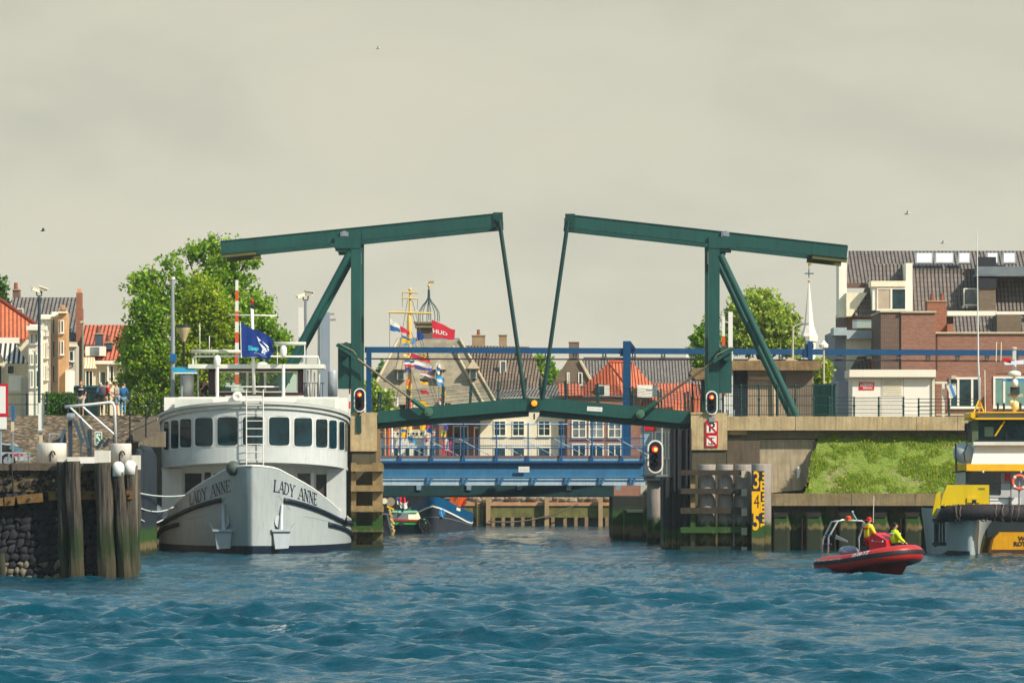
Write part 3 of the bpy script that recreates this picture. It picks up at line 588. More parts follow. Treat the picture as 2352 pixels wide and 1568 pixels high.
m = MB(); q = [s for s in ss if s >= .12]; m.grid(lambda s,t: sw((2*t-1)*(spl(s,DECK)-.12), s, min(2.05, spl(s,SHEER)-.25)), q, (0,.5,1)); m.build('foredeck', M('deck_paint', '#7f857f', .7), ship)
FENDER = M('rubbing_strake', '#1b2230', .55)
for sd in (-1,1):
    zs = lambda s: spl(s,SHEER)-1.30+1.1*min(1,max(0,(s-1.7)/9.5))**.8
    q = [1.75+i*.5 for i in range(23)]; m = MB(); m.tube([hull(sd,s,zs(s),.03) for s in q], .115, 8); m.build('rubbing_strake', FENDER, hb, True)
    q = [6.2+i*.4 for i in range(18)]; m = MB(); m.tube([hull(sd,s,1.32-.085*(s-6.2)-.003*(s-6.2)**2,.03) for s in q], .11, 8); m.build('lower_strake', FENDER, hb, True)
# seams: plating lines and anchor pockets
m = MB(); SEAM = M('plate_seam', '#b4b5b0', .5)
for sd in (-1,1):
    m.tube([hull(sd,1.25+.18*i/6,2.75-2.3*i/6,.004) for i in range(7)], .012, 4); m.tube([hull(sd,1.25+i*.16,2.75-.10*i,.004) for i in range(8)], .010, 4)
    m.tube([hull(sd,3.4+i*.5,1.75-.05*i,.004) for i in range(7)], .010, 4)
m.build('plating_seams', SEAM, hb)
# the anchors
for sd in (-1,1):
    an = None; B_ = lambda s,z,o=.1: hull(sd, s, z, o)
    m = MB(); m.tube([B_(1.55,2.30,.06), B_(1.22,1.12,.26)], [.06,.10], 8); m.lathe([(.02,0),(.26,.01),(.30,.06)], B_(1.32,1.50,.03), 14, (sd*.8,-.55,.1)); ANC = M('anchor_grey','#b4babc',.4,var=.08,streak=.2); an = m.build('anchor', ANC, ship)
    c = B_(1.22,.86,.26); ax = SR@Vector((.96,sd*.28,0)).normalized(); nn = Vector((ax.y,-ax.x,0)).normalized(); nn = nn if nn.y < 0 else -nn
    up = Vector((0,0,1)); m = MB(); m.prism([c-ax*.42+up*.28, c+ax*.42+up*.28, c+ax*.34-up*.58, c-ax*.30-up*.62], nn*.14); m.prism([c-ax*.50+up*.30, c+ax*.50+up*.30, c+ax*.46+up*.20, c-ax*.46+up*.20], nn*.24)
    m.build('anchor_crown', ANC, an)
    m = MB()
    for e in (-1,1): m.prism([c+ax*.50*e+up*.16, c+ax*.36*e+up*.16, c+ax*.70*e+up*.62], nn*.1)
    m.build('anchor_fluke', ANC, an)
# name on both bows, roman letters with thick and thin strokes
LET = {'L':([((.2,0),(.2,1),.17),((.2,.035),(.85,.035),.07),((.85,0),(.85,.26),.06)], .95), 'A':([((.06,0),(.48,1),.07),((.94,0),(.52,1),.18),((.25,.34),(.75,.34),.06)], 1.0),
 'D':([((.2,0),(.2,1),.17),((.2,.965),(.6,.95),.07),((.6,.95),(.88,.7),.12),((.88,.72),(.88,.28),.17),((.88,.3),(.6,.05),.12),((.6,.05),(.2,.035),.07)], 1.05),
 'Y':([((.5,0),(.5,.5),.17),((.5,.45),(.1,1),.16),((.5,.45),(.88,1),.07)], .95), 'N':([((.18,0),(.18,1),.07),((.85,0),(.85,1),.07),((.16,1),(.86,.04),.18)], 1.05),
 'E':([((.2,0),(.2,1),.17),((.2,.965),(.8,.965),.07),((.2,.5),(.65,.5),.07),((.2,.035),(.84,.035),.07),((.8,1),(.8,.78),.06),((.84,0),(.84,.24),.06),((.65,.4),(.65,.6),.05)], .95), ' ':([], .75)}
SERIF = {'L':[(.2,0),(.2,1)], 'A':[(.06,0),(.94,0)], 'D':[(.1,0),(.1,1)], 'Y':[(.5,0),(.1,1),(.88,1)], 'N':[(.18,0),(.85,1),(.14,1)], 'E':[(.15,0),(.15,1)]}
def roman(word, fn, mb):
    x = 0; k = 0
    for ch in word:
        st, w = LET[ch]
        for (a,b),(c,d),t in st:
            dx, dy = c-a, d-b; l = math.hypot(dx,dy); nx, ny = -dy/l*t/2, dx/l*t/2; e = .0006*(k%7); k += 1
            mb.add([fn(x+a+nx,b+ny,e), fn(x+a-nx,b-ny,e), fn(x+c-nx,d-ny,e), fn(x+c+nx,d+ny,e)], [(0,1,2,3)])
        for a,b in SERIF.get(ch, []):
            e = .0006*(k%7); k += 1; y = b-.03 if b > .5 else b+.03
            mb.add([fn(x+a-.2,y-.03,e), fn(x+a+.2,y-.03,e), fn(x+a+.2,y+.03,e), fn(x+a-.2,y+.03,e)], [(0,1,2,3)])
        x += w
    return x
LW = sum(LET[c][1] for c in 'LADY ANNE')
for sd in (-1,1):
    m = MB(); s0, s1 = (.85, 4.75) if sd > 0 else (4.75, .85)
    def fn(u, v, e):
        s = s0+(s1-s0)*u/LW; zb = spl(s,SHEER)-1.10+.42*(s-.85)/3.9; return hull(sd, s, zb+v*.56, .012+e)
    for wd_, o_ in (('LADY', 0.), ('ANNE', sum(LET[c][1] for c in 'LADY '))): m = MB(); roman(wd_, lambda u,v,e: fn(u+o_,v,e), m); m.build('ship_name', M('name_navy', '#1b2636', .4), ship, recalc=False)
# ---- saloon: half-round front, nine big windows ----
RC, SCN = 4.52, 9.7
def sal(th, z, r=RC): return sw(r*math.sin(th), SCN-r*math.cos(th) if abs(th) <= math.pi/2 else SCN, z)
def ztop(c): return 7.16-.72*(1-c)
def zbot(c): return 4.32-.42*(1-c)
ths = [R(-90+i*3) for i in range(61)]
def wall(m, z0, z1, r, ext=SLEN-SCN-.1, n=4):
    pts = [('s',-1)]+[('t',t) for t in ths]+[('s',1)]
    def f(i, t):
        k, v = pts[i]
        if k == 't': c = max(0, math.cos(v)); return sal(v, z0(c)+(z1(c)-z0(c))*t, r)
        return sw(v*r, SCN+ext, z0(0)+(z1(0)-z0(0))*t)
    m.grid(f, range(len(pts)), [j/n for j in range(n+1)])
m = MB(); wall(m, zbot, ztop, RC); sa = m.build('saloon', HULLW, ship, True)
m = MB(); wall(m, lambda c: ztop(c)-.10, lambda c: ztop(c)+.02, RC+.20); wall(m, lambda c: ztop(c)-.3, lambda c: ztop(c)-.10, RC+.10); m.build('eave_band', M('eave_grey', '#b9bab2', .5), sa, True)
m = MB(); m.grid(lambda i,t: sw(0,SCN-.3,ztop(.7)+.03).lerp(sal(ths[i], ztop(max(0,math.cos(ths[i])))+.03, RC+.2), t), range(61), (0,.5,1)); m.build('saloon_roof', WHITE, sa)
m = MB(); wall(m, lambda c: zbot(c)-.04, lambda c: zbot(c)+.10, RC+.03); m.build('lower_band', HULLW, sa, True)
m = MB(); m.grid(lambda i,t: sw(0,SCN,zbot(.5)+.02).lerp(sal(ths[i], zbot(max(0,math.cos(ths[i]))), RC), t), range(61), (0,1)); m.build('saloon_floor', HULLW, sa)
FR = M('window_frame_grey', '#d8d8d2', .4); SG = glassM('saloon_glass', (.004,.020,.026), .10, .6)
for th in (-69,-57,-46,-31.6,-15.8,0,15.8,31.6,46,57,69,80):
    t = R(th); hw = R(6.6 if abs(th) < 40 else 5.3 if abs(th) < 50 else 4.6); c = math.cos(t); z0, z1 = 5.09-.34*(1-c), 6.47-.30*(1-c)
    for r_, ex, nm, mt in ((RC+.018, .035, 'saloon_window', FR), (RC+.03, -.02, 'pane', SG)):
        m = MB(); a, b = hw+ex/RC, (z1-z0)/2+ex; zc = (z0+z1)/2; pts = []
        for q in range(24):
            an = 2*math.pi*q/24; ca, sa_ = math.cos(an), math.sin(an); pw = .22
            pts.append(sal(t+a*math.copysign(abs(ca)**pw, ca), zc+b*math.copysign(abs(sa_)**pw, sa_), r_))
        m.add(pts, [tuple(range(24))]); wn = m.build(nm, mt, sa if nm != 'pane' else wn, recalc=False)
for k in range(2):
    m = MB(); y0 = SCN+.5+k*1.5
    m.add([sw(RC+.03,y0,4.9), sw(RC+.03,y0+1.0,4.9), sw(RC+.03,y0+1.0,6.15), sw(RC+.03,y0,6.15)], [(0,1,2,3)]); m.build('side_window', SG, sa, recalc=False)
# deck house below the saloon, recessed, with doors
m = MB(); m.add([sw(x,8.6,z) for x,z in ((-4.4,1.5),(4.4,1.5),(4.4,4.2),(-4.4,4.2))], [(0,1,2,3)])
for sd in (-1,1): m.add([sw(sd*4.5,SLEN-.1,1.2), sw(sd*4.5,8.55,1.2), sw(sd*4.42,8.55,3.95), sw(sd*4.5,SLEN-.1,3.9)], [(0,1,2,3)]); m.add([sw(sd*3.5,8.45,1.6), sw(sd*4.45,8.45,1.6), sw(sd*4.45,8.45,3.98), sw(sd*3.5,8.45,3.98)], [(0,1,2,3)])
dh = m.build('deck_house', HULLW, ship, recalc=False)
def dpl(x0, x1, z0, z1, nm, mt, s=8.55): m = MB(); m.prism([sw(x0,s,z0), sw(x1,s,z0), sw(x1,s,z1), sw(x0,s,z1)], SR@Vector((0,.04,0))); m.build(nm, mt, dh)
dpl(-3.35,-2.55,2.0,3.75,'doorway',BLACK); dpl(-2.4,-2.1,1.9,3.8,'door_leaf',DGREY); dpl(-1.95,-1.35,2.3,3.75,'window',GLASS); dpl(-.85,-.3,2.9,3.6,'notice_board',PALE)
dpl(3.0,3.95,1.8,3.7,'doorway',M('doorway_dark','#3a3638')); dpl(2.1,2.7,2.4,3.75,'window',GLASS); dpl(2.75,2.9,2.0,3.8,'door_leaf',WHITE)
# bow gear: ladder up to the saloon roof, ball, winches and sacks on deck
m = MB(); a0 = sw(-.45,4.95,4.1); a1 = sw(-.42,4.95,7.9)
for x in (-.48,.32): m.tube([sw(x+.15,4.9,4.12), sw(x+.15,4.88,7.75)], .032, 6)
for i in range(9): m.tube([sw(-.33,4.9,4.4+i*.37), sw(.47,4.9,4.4+i*.37)], .022, 5)
m.build('ladder', WHITE, ship)
m = MB(); m.ell(hull(-1,.75,4.0,-.1)+Vector((0,-.25,.0)), .34,.34,.35,14,10); m.tube([hull(-1,.75,4.0)+Vector((0,-.5,.25)), hull(-1,.95,3.7)+Vector((.1,-.52,-.05))], .02, 5); m.build('anchor_ball', M('ball_grey', '#4c554e', .6), ship, True)
for i,(x,s,z) in enumerate(((-2.7,6.8,2.5),(-2.3,6.9,2.8),(-3.0,7.1,2.3))):
    m = MB(); m.ell(sw(x,s,z), .32,.25,.18,8,5); m.build('folded_cover', M('cover_white', '#cfcdc6', .8, var=.2), ship, True)
for x,z,h in ((2.35,2.7,.3),(2.75,2.45,.4),(3.1,2.2,.45)): m = MB(); m.lathe([(.2,0),(.2,h),(.14,h+.05)], sw(x,7.0,z-.4), 12); m.build('bollard', WHITE, ship)
m = MB(); m.prism([sw(3.35,7.4,2.35), sw(3.95,7.9,1.75), sw(3.5,7.4,1.75)], (0,.05,0)); m.build('gangway_step', DGREY, ship)
# ---- upper deck: screen, wheelhouse, masts ----
YU = 203.2
def up(name, mt, a, b, c, d, Y=YU, dep=.3, par=None): m = MB(); m.pb(a,b,c,d,Y,dep); return m.build(name, mt, par or ship)
us_ = up('deck_screen', WHITE, 410, 778, 911, 945, 202.2, .15)
up('side_screen', WHITE, 377, 412, 912, 955, 202.6, .2); up('side_screen', WHITE, 776, 800, 913, 955, 202.6, .2)
GP = M('grey_panel', '#bfc0b6', .5)
up('locker', GP, 401, 488, 916, 936, 201.6, .5); up('locker', GP, 681, 768, 916, 938, 201.6, .5)
m = MB(); c = P(545,911,202.1); m.lathe([(.22,0),(.25,-.06),(.2,-.1),(.12,-.1),(.1,-.02)], c, 16, (0,1,0)); hn = m.build('fog_horn', WHITE, ship)
wh = T('dummy','x','x',(0,0,0)) if False else None
BROWN = M('wheelhouse_brown', '#3b2428', .4)
YW = 203.4
w = up('wheelhouse', BROWN, 479, 697, 898, 907, YW, 1.2)
up('post', BROWN, 479, 495, 845, 898, YW, .3, w); up('post', BROWN, 684, 697, 845, 898, YW, .3, w); up('lintel', BROWN, 479, 697, 845, 852, YW, .3, w)
for a,b in ((494,568),(568,609),(609,684)):
    m = MB(); m.pb(a,b,852,855,YW-.03,.08); m.pb(a,b,898,901,YW-.03,.08); m.pb(a,a+2.6,855,898,YW-.03,.08); m.pb(b-2.6,b,855,898,YW-.03,.08); fr = m.build('window', M('frame_cream','#d9d3bd'), w)
    g = NG('clear_glass') if 'clear_glass' not in MC else None
    if g:
        tb = g('BsdfTransparent', Color=(.74,.95,.86,1)); gl = g('BsdfGlossy', Color=(.8,.9,.9,1), Roughness=.02); mx = g('MixShader', i0=.07, i1=tb.outputs[0], i2=gl.outputs[0]); g.t.links.new(mx.outputs[0], g.o.inputs[0]); MC['clear_glass'] = g.m
    m = MB(); m.add([P(a,898,YW), P(b,898,YW), P(b,855,YW), P(a,855,YW)], [(0,1,2,3)]); m.build('pane', MC['clear_glass'], fr, recalc=False)
up('roof_slab', M('roof_cream', '#d8d6c8', .5), 432, 744, 836, 846, YW-.8, 2.2)
m = MB(); m.pb(600,640,880,898,YW+.5,.4); m.pb(505,530,888,899,YW+.5,.4); m.build('console', DGREY, w)
# rails and awning rolls above
def pipe(name, mt, pts, r=.035, Y=YU, n=6): m = MB(); m.tube([P(a,b,Y) for a,b in pts], r, n); return m.build(name, mt, ship, True)
pipe('roof_rail', WHITE, [(443,860),(443,822),(448,818),(600,818),(731,819),(733,830),(733,905)], .05)
pipe('awning_roll', M('awning_grey','#c8c6b8',.7), [(439,807),(553,807)], .085, YU-.2, 8); pipe('awning_roll', M('awning_grey'), [(630,789),(703,789)], .085, YU-.2, 8)
for a,c in ((450,807),(548,807),(637,789),(700,789)): pipe('awning_post', WHITE, [(a,c+3),(a,838)], .025)
pipe('antenna', WHITE, [(459,742),(459,815)], .018); pipe('antenna', WHITE, [(481,771),(481,815)], .018)
mast = pipe('signal_mast', WHITE, [(579,705),(580,780),(584,905)], .085, YU-.6, 10)
pipe('mast_yard', WHITE, [(525,723),(636,725)], .035, YU-.6); pipe('mast_yard', WHITE, [(526,888),(641,888)], .04, YU-.6)
m = MB(); m.ell(P(579,692,YU-.6), .09,.09,.12,8,6); m.build('red_light', REDP, mast, True); m = MB(); m.ell(P(580,705,YU-.6), .11,.11,.15,8,6); m.build('mast_lantern', BLACK, mast, True)
for px in (499,651):
    m = MB(); m.tube([P(px,918,YU-.9),P(px,842 if px < 600 else 836,YU-.9)], .08, 8); pl = m.build('searchlight_post', WHITE, ship)
    m = MB(); zc = Z(830 if px < 600 else 808,YU-.9); c = Vector((X(px,YU-.9),YU-.9,zc)); m.lathe([(.06,-.28),(.14,-.2),(.17,.0),(.17,.14),(.12,.27),(.02,.32)], c, 14); m.build('dome', WHITE, pl, True)
m = MB(); m.ell(P(602,836,YW-.3), .27,.27,.11,12,6); m.build('satellite_dome', WHITE, ship, True)
# funnels, solar panel, tall grey pole
for (a,b,c,d) in ((753,775,853,912),):
    m = MB(); Yf = YU+.3; r = (b-a)/2*Yf/F; m.lathe([(r,0),(r,Z(c,Yf)-Z(d,Yf)),(r*.92,Z(c,Yf)-Z(d,Yf)+.04)], P((a+b)/2,d,Yf), 24); m.build('exhaust_funnel', M('funnel_silver','#b4b8bc',.3,metal=.3), ship, True)
m = MB(); Yf = YU+.4; m.lathe([(.3,0),(.3,1.05)], P(431,910,Yf), 20); m.build('vent_cowl', WHITE, ship, True)
m = MB(); m.tube([P(417,912,YU),P(417,850,YU)], .07, 8); m.build('panel_post', GREYM, ship)
m = MB(); m.prism([P(394,845,YU-.3),P(445,845,YU-.3),P(453,857,YU-.9),P(400,857,YU-.9)], (0,0,.04)); sp_ = m.build('solar_panel', M('solar_cyan','#1d7f9c',.2), ship)
m = MB()
for a,b in (((394,845),(445,845)),((400,857),(453,857))): m.tube([P(*a,YU-.3 if a[1] < 850 else YU-.92), P(*b,YU-.3 if a[1] < 850 else YU-.92)], .03, 4)
m.build('panel_frame', WHITE, sp_)
m = MB(); m.tube([P(397,913,YU+.2),P(397,760,YU+.2),P(396,638,YU+.2)], [.11,.10,.08], 8); pp_ = m.build('stern_pole', M('pole_grey','#8b9094',.5), ship); m = MB(); m.pb(390,404,812,830,YU,.3); m.build('pole_box', M('box_blue','#0f5a8c'), pp_)
m = MB(); m.tube([P(397,642,YU+.2),P(397,636,YU+.2)], .1, 8); m.build('pole_cap', WHITE, pp_)
for px,y0 in ((437,862),(455,848),(714,848),(722,855),(707,850)): pipe('awning_post', WHITE, [(px,912),(px,y0)], .04, YU+.2)
m = MB()
for i in range(8): m.tube([P(699+i*6,912,YU+.5),P(699+i*6,880,YU+.5)], .015, 4)
m.tube([P(697,880,YU+.5),P(745,880,YU+.5)], .02, 4); m.build('deck_railing', BLACK, ship)
# small flag behind and dark curtain
m = MB(); m.prism([P(596,848,YW+.4),P(602,848,YW+.4),P(614,898,YW+.4),P(596,898,YW+.4)], (0,.03,0)); m.build('curtain', M('curtain_dark','#14232b'), w)
# the blue banner on its staff
def flagm(fn, nu, nv, th=.01):
    m = MB(); us = [i/nu for i in range(nu+1)]; vs = [i/nv for i in range(nv+1)]; m.grid(fn, us, vs); return m
YFl = YU-1.1
def banner(u, v):
    tl, tr, br, bl = Vector((554,741)), Vector((629,779)), Vector((624,822)), Vector((556,820))
    q = (tl*(1-u)+tr*u)*(1-v)+(bl*(1-u)+br*u)*v; q.y += 5*math.sin(u*7+v*2)*u; q.x += -3*u*math.sin(v*9)
    p = P(q.x, q.y, YFl); p.y += .10*math.sin(u*9+v*3.)*u+.05*math.sin(u*17)*u; return p
fl = T('flag', 'blue flag with a white emblem and pale lettering flying above the white ship', 'flag', P(553,820,YFl))
flagm(banner, 30, 16).build('cloth', M('flag_blue','#08307a',.8,var=.08), fl, True, recalc=False)
m = MB(); m.tube([P(552,738,YFl),P(554,822,YFl)], .02, 5); m.build('staff', WHITE, fl)
def onb(u, v, e=.012): p = banner(u, v); p.y -= e; return p
m = MB(); text('Slaap', .30, lambda u,v: onb(.38+u/1.75, .70-v/1.35), m, bold=.006); m.build('lettering', M('flag_cyan','#49cbd6',.8), fl, recalc=False)
m = MB(); text('sc', .30, lambda u,v: onb(.73+u/1.75, .72-v/1.35, .016), m, bold=.006); ticks(.42,.86,.84,.89,13,lambda u,v: onb(u,v), m, 8, .008)
for pl in ([(.5,.22),(.62,.36),(.53,.44)], [(.53,.45),(.70,.56),(.84,.66),(.7,.68)], [(.64,.36),(.8,.42),(.86,.5),(.72,.46)], [(.74,.50),(.86,.56),(.84,.62)]): m.add([onb(a,b,.014) for a,b in pl], [tuple(range(len(pl)))])
m.build('emblem', M('flag_white','#e8ecef',.8), fl, recalc=False)
# mooring lines to the pier
def rope(name, a, b, sag, lab, mt, r=.035):
    a, b = Vector(a), Vector(b); m = MB(); m.tube([a.lerp(b,t/14)-Vector((0,0,sag*4*(t/14)*(1-t/14))) for t in range(15)], r, 5); m.build(name, mt, None, True, tag=(lab, 'rope', 'mooring lines of the white ship'))
ROPE = M('rope_white','#c9ccc8',.8)
rope('mooring_rope', hull(-1,5.2,2.72,.0), P(320,1132,185.6), .10, 'upper white mooring rope from the white ship to the piles', ROPE)
rope('mooring_rope', hull(-1,6.8,2.2,.0), P(321,1166,185.6), .22, 'middle white mooring rope sagging from the white ship', ROPE)
rope('mooring_rope', hull(-1,8.2,1.75,.0), P(322,1192,185.6), .28, 'lowest white mooring rope sagging close to the water beside the white ship', ROPE)
m = MB(); m.ell(P(359,1177,194.5), .32,.3,.38,12,8); m.build('boat_fender', M('fender_grey','#4b5560',.5), None, True, tag=('grey round rubber fender hanging beside the port bow of the white ship', 'boat fender'))
# ---------- right quay: concrete capping beam on steel sheet piles ----------
YQ = 203.
q = T('quay_wall', 'concrete capped steel sheet pile quay wall below the grass bank', 'quay wall', (X(1960,YQ), YQ, 0))
xs = [X(1772,YQ), X(1956,YQ), X(2102,YQ), 24.2, 28, 33, 40, 60]
m = MB()
for a,b in zip(xs, xs[1:]): m.box(a+.01, b-.01, YQ, YQ+1.3, Z(1161,YQ), Z(1133,YQ))
m.build('capping_beam', M('capping_concrete','#8a7857',.9,var=.3,vs=1.1,streak=.6,lich=.8,grime=.4,bump=.02), q)
SHEET = M('rusty_sheet', '#6d5a42', .85, var=.35, vs=1.6, streak=.7, alg=(.9,1.75), grime=.4)
m = MB(); per = 75.6*YQ/F; x0 = X(1744,YQ); pts = []
k = 0
while x0+k*per < 58:
    b = x0+k*per; pts += [(b,YQ+.75),(b+.32*per,YQ+.75),(b+.46*per,YQ+.28),(b+.86*per,YQ+.28)]; k += 1
m.grid(lambda i,t: (pts[i][0], pts[i][1], -2.5+t*(Z(1161,YQ)+2.5)), range(len(pts)), (0,.5,.8,1)); m.build('sheet_piles', SHEET, q)
m = MB()
for k in range(9):
    b = x0+k*per+.39*per; 
    for s in (-.52,.52): m.box(b+s*.23-.03, b+s*.23+.03, YQ+.2, YQ+.8, -1, Z(1190,YQ))
m.build('clutches', M('rust_dark','#2c2118',.9), q)
m = MB()
for k in range(9):
    b = x0+k*per+.64*per; m.prism([(b-.47,YQ+.22,Z(1161,YQ)),(b+.47,YQ+.22,Z(1161,YQ)),(b+.34,YQ+.22,Z(1187,YQ)),(b-.25,YQ+.22,Z(1187,YQ))], (0,.5,0))
m.build('corbel_shadows', M('corbel_shadow_dark','#2b2822',.9,streak=.4), q)  # dark trapezoids paint the shadows below the capping beam
# ---------- red rigid inflatable ----------
YR = 158.; rk = YR/F
def rib():
    t = T('inflatable_boat', 'red rigid inflatable boat with black rubbing band and steel arch, two crew aboard', 'boat', (X(1990,YR), YR, 0))
    # stern at left and further away, bow at right and nearer
    st, bw = Vector((X(1926,YR), YR+1.4, .30)), Vector((X(2078,YR), YR-1.5, .8))
    ax = (bw-st); ax.z = 0; Ln = ax.length; ax.normalize(); sd = Vector((ax.y, -ax.x, 0))     # sd: the side toward us
    if sd.y > 0: sd = -sd
    TUB = M('tube_red', '#b3241f', .35, var=.08, spec=.5); BW = 1.0
    def cl(u):                                   # u -1..1 along the U of the tube, near side first
        a = abs(u); s = 1 if u < 0 else -1
        if a > .30: f = (1-a)/.70*.74; w = BW
        else: th = a/.30*math.pi/2; f = .74+.26*math.cos(th); w = BW*math.sin(th)
        z = .30+.50*max(0,f)**1.7; return st+ax*(f*Ln)+sd*(w*s)+Vector((0,0,z-st.z)), f
    us = [-1+2*i/60 for i in range(61)]; pts = [cl(u)[0] for u in us]; rs_ = [.20+.12*min(1,(1-abs(u))/.12)**.5 for u in us]
    m = MB(); m.tube(pts, rs_, 16); tb = m.build('tube', TUB, t, True)
    m = MB()
    def band(i, k):
        p = pts[i]; c = cl(us[i])[1]; tg = (pts[min(i+1,60)]-pts[max(i-1,0)]).normalized(); o = tg.cross(Vector((0,0,1))).normalized()
        ctr = st+ax*Ln*.45; ctr.z = p.z
        if (p-ctr).dot(o) < 0: o = -o
        an = R(-2+k*9); r = rs_[i]+.022; return p+o*math.cos(an)*r+Vector((0,0,1))*math.sin(an)*r
    m.grid(band, range(61), range(4)); m.build('rubbing_band', M('rubber_black','#14161a',.6), t, True)
    # hull under the tubes
    m = MB()
    def hl(i, v):
        f = i/20; p = st+ax*(f*Ln*.985); w = .82*(1-max(0,(f-.45)/.55)**2.2); zk = -.35+.70*max(0,(f-.74)/.26)**2.2; zt = .30+.42*max(0,f)**1.7
        return Vector((p.x,p.y,0))+sd*(w*v)+Vector((0,0,zk+(zt-zk)*abs(v)**.9))
    m.grid(hl, range(21), [-1+i/5 for i in range(11)]); m.build('hull', M('hull_dark_red','#7d1519',.35), t, True)
    m = MB()
    def dkf(i, v): f = i/20*.8; p = st+ax*(f*Ln); return Vector((p.x,p.y,.42+.2*f))+sd*(.9*v)
    m.grid(dkf, range(21), (-1,0,1)); m.build('deck', DGREY, t)
    # console and seat pod
    def at(f, w, z): p = st+ax*(f*Ln)+sd*w; return Vector((p.x, p.y, z))
    m = MB(); m.prism([at(.56,-.35,.5), at(.80,-.35,.6), at(.78,-.35,1.28), at(.60,-.35,1.55), at(.545,-.35,1.38)], sd*.7); cs = m.build('console', M('console_red','#c4202c',.4), t)
    for f in (.60,.74): m = MB(); m.lathe([(.03,0),(.045,.01),(.02,.03)], at(f,.36,1.25-.2*(f-.6)), 8, sd); m.build('bolt_light', WHITE, cs)
    m = MB(); m.lathe([(.07,0),(.06,.02),(.01,.03)], at(.68,.36,.80), 10, sd); m.build('badge', WHITE, cs)
    m = MB(); ticks(-.2,.2,-.02,.03,9, lambda u,v: at(.67+u*.3,.365,1.22+v-.05*u), m, 3, .014); m.build('mark', WHITE, cs, recalc=False)
    m = MB(); m.prism([at(.42,-.22,.5), at(.52,-.22,.5), at(.50,-.22,1.02), at(.40,-.22,1.02)], sd*.44); m.build('seat', DGREY, t)
    # engine cowl, arch
    m = MB(); m.ell(at(.22,.15,.82), .40,.32,.22,12,7); m.build('engine_cover', M('cowl_grey','#8b98a6',.4), t, True)
    ST = M('arch_steel','#d9d6cf',.25,metal=.5); m = MB()
    A = [at(.10,.80,.72), at(.10,.78,1.35), at(.20,.66,1.98), at(.22,.5,2.02), at(.24,-.5,1.98), at(.22,-.70,1.92), at(.12,-.80,1.3), at(.12,-.82,.72)]
    m.tube(A, .035, 8); ar = m.build('arch', ST, t, True)
    m = MB(); m.tube([at(.015,.80,.72), at(.02,.78,1.25), at(.12,.68,1.95), at(.20,.64,1.99)], .033, 8); m.build('arch_brace', ST, ar, True)
    for z in (1.1,1.45): m = MB(); m.tube([at(.02+.02*z,.78,z), at(.11+.02*z,.76,z)], .03, 6); m.build('arch_rung', M('arch_blue','#3b4b78',.5), ar)
    m = MB(); m.lathe([(.10,0),(.11,.12),(.07,.16)], at(.255,.3,2.02), 10); m.build('beacon', M('beacon_orange','#d4481c',.4), ar)
    m = MB(); m.tube([at(.30,.0,2.0), at(.26,.1,2.3)], .02, 5); m.ell(at(.26,.1,2.33), .05,.05,.05,6,4); m.build('stern_light', M('pale_teal','#9ab9ba'), ar)
    m = MB(); m.prism([at(.33,-.2,1.9), at(.44,-.3,1.86), at(.44,-.3,1.72), at(.33,-.2,1.78)], sd*.06); m.build('searchlight', M('lamp_grey','#a9adad'), ar)
    m = MB(); m.tube([at(.42,-.4,1.92), at(.43,-.4,2.95)], .012, 5); m.build('whip_aerial', WHITE, t)
    m = MB(); m.prism([at(.16,.6,1.45), at(.30,.5,1.22), at(.29,.5,1.17), at(.15,.6,1.30)], sd*.02); m.build('ensign', M('ensign_grey','#b9bcbf'), t)
    # registration and lettering on the tube
    def ont(f, v, e=.03):
        w = BW if f <= .74 else BW*math.sqrt(max(0,1-((f-.74)/.26)**2)); z = .30+.50*f**1.7; p = st+ax*(f*Ln)+sd*w; n = sd
        an = R(40)+v/.32; r = .32+e; return Vector((p.x,p.y,z))+n*math.cos(an)*r+Vector((0,0,1))*math.sin(an)*r
    m = MB(); text('12-08-YZ', .20, lambda u,v: ont(.66+u*1.15/Ln, v-.02), m, bold=.006); m.build('registration', WHITE, tb, recalc=False)
    m = MB(); ticks(-.75,.75,-.05,.05,24, lambda u,v: ont(.22+u/Ln, v-.06), m, 5, .025); m.build('worn_lettering', M('worn_white','#b7b2ab'), tb, recalc=False)
    m = MB(); m.tube([at(.93,.55,.62), at(.95,.7,.50), at(.98,.5,.48), at(1.0,.2,.5)], .018, 5); m.build('painter_line', ROPE, t)
    return at
rib_at = rib()
# ---------- yellow and grey catamaran workboat ----------
YY = 190.
wb = T('workboat', 'grey and yellow catamaran workboat with white wheelhouse cut by the right picture edge', 'workboat', (X(2280,YY), YY, 0))
wk = YY/F
HG = M('workboat_grey', '#a3adab', .35, var=.08, streak=.25)
def cat_hull(cx, mat, name, wl, wr):
    # a slim hull seen bow on: left and right half widths at deck and waterline, flared into the tunnel
    m = MB(); ss_ = [0,.15,.4,.8,1.4,2.2,3.2,4.5,6]
    def f(a, v):
        s = abs(a); k = min(1,(s/3.2))**.62; z = -.4+v*(2.15+.4); t = v
        w = (wl if a < 0 else wr[0]+(wr[1]-wr[0])*t**3.2)*k*(.80+.20*t); return (cx+(w if a > 0 else -w), YY+s-.25*t*(1-min(1,s)), z)
    q = [-a for a in ss_[::-1]]+ss_[1:]; m.grid(f, q, [i/10 for i in range(11)]); return m.build(name, mat, wb, True)
h = cat_hull(X(2230,YY), HG, 'hull', 1.70, (.92,2.1))
m = MB(); ss_ = [0,.15,.4,.8,1.4,2.2,3.2]
def bt(a, v):
    s = abs(a); k = min(1,(s/3.2))**.62; w = (1.62*.82 if a < 0 else .85*.82)*k+.02; return (X(2228,YY)+(w if a > 0 else -w), YY+s-.03, -.3+v*.5)
m.grid(bt, [-a for a in ss_[::-1]]+ss_[1:], (0,.5,1)); m.build('boot_top', NAVY, h, True)
TEAL = M('tunnel_dark','#1a2a2e',.6)
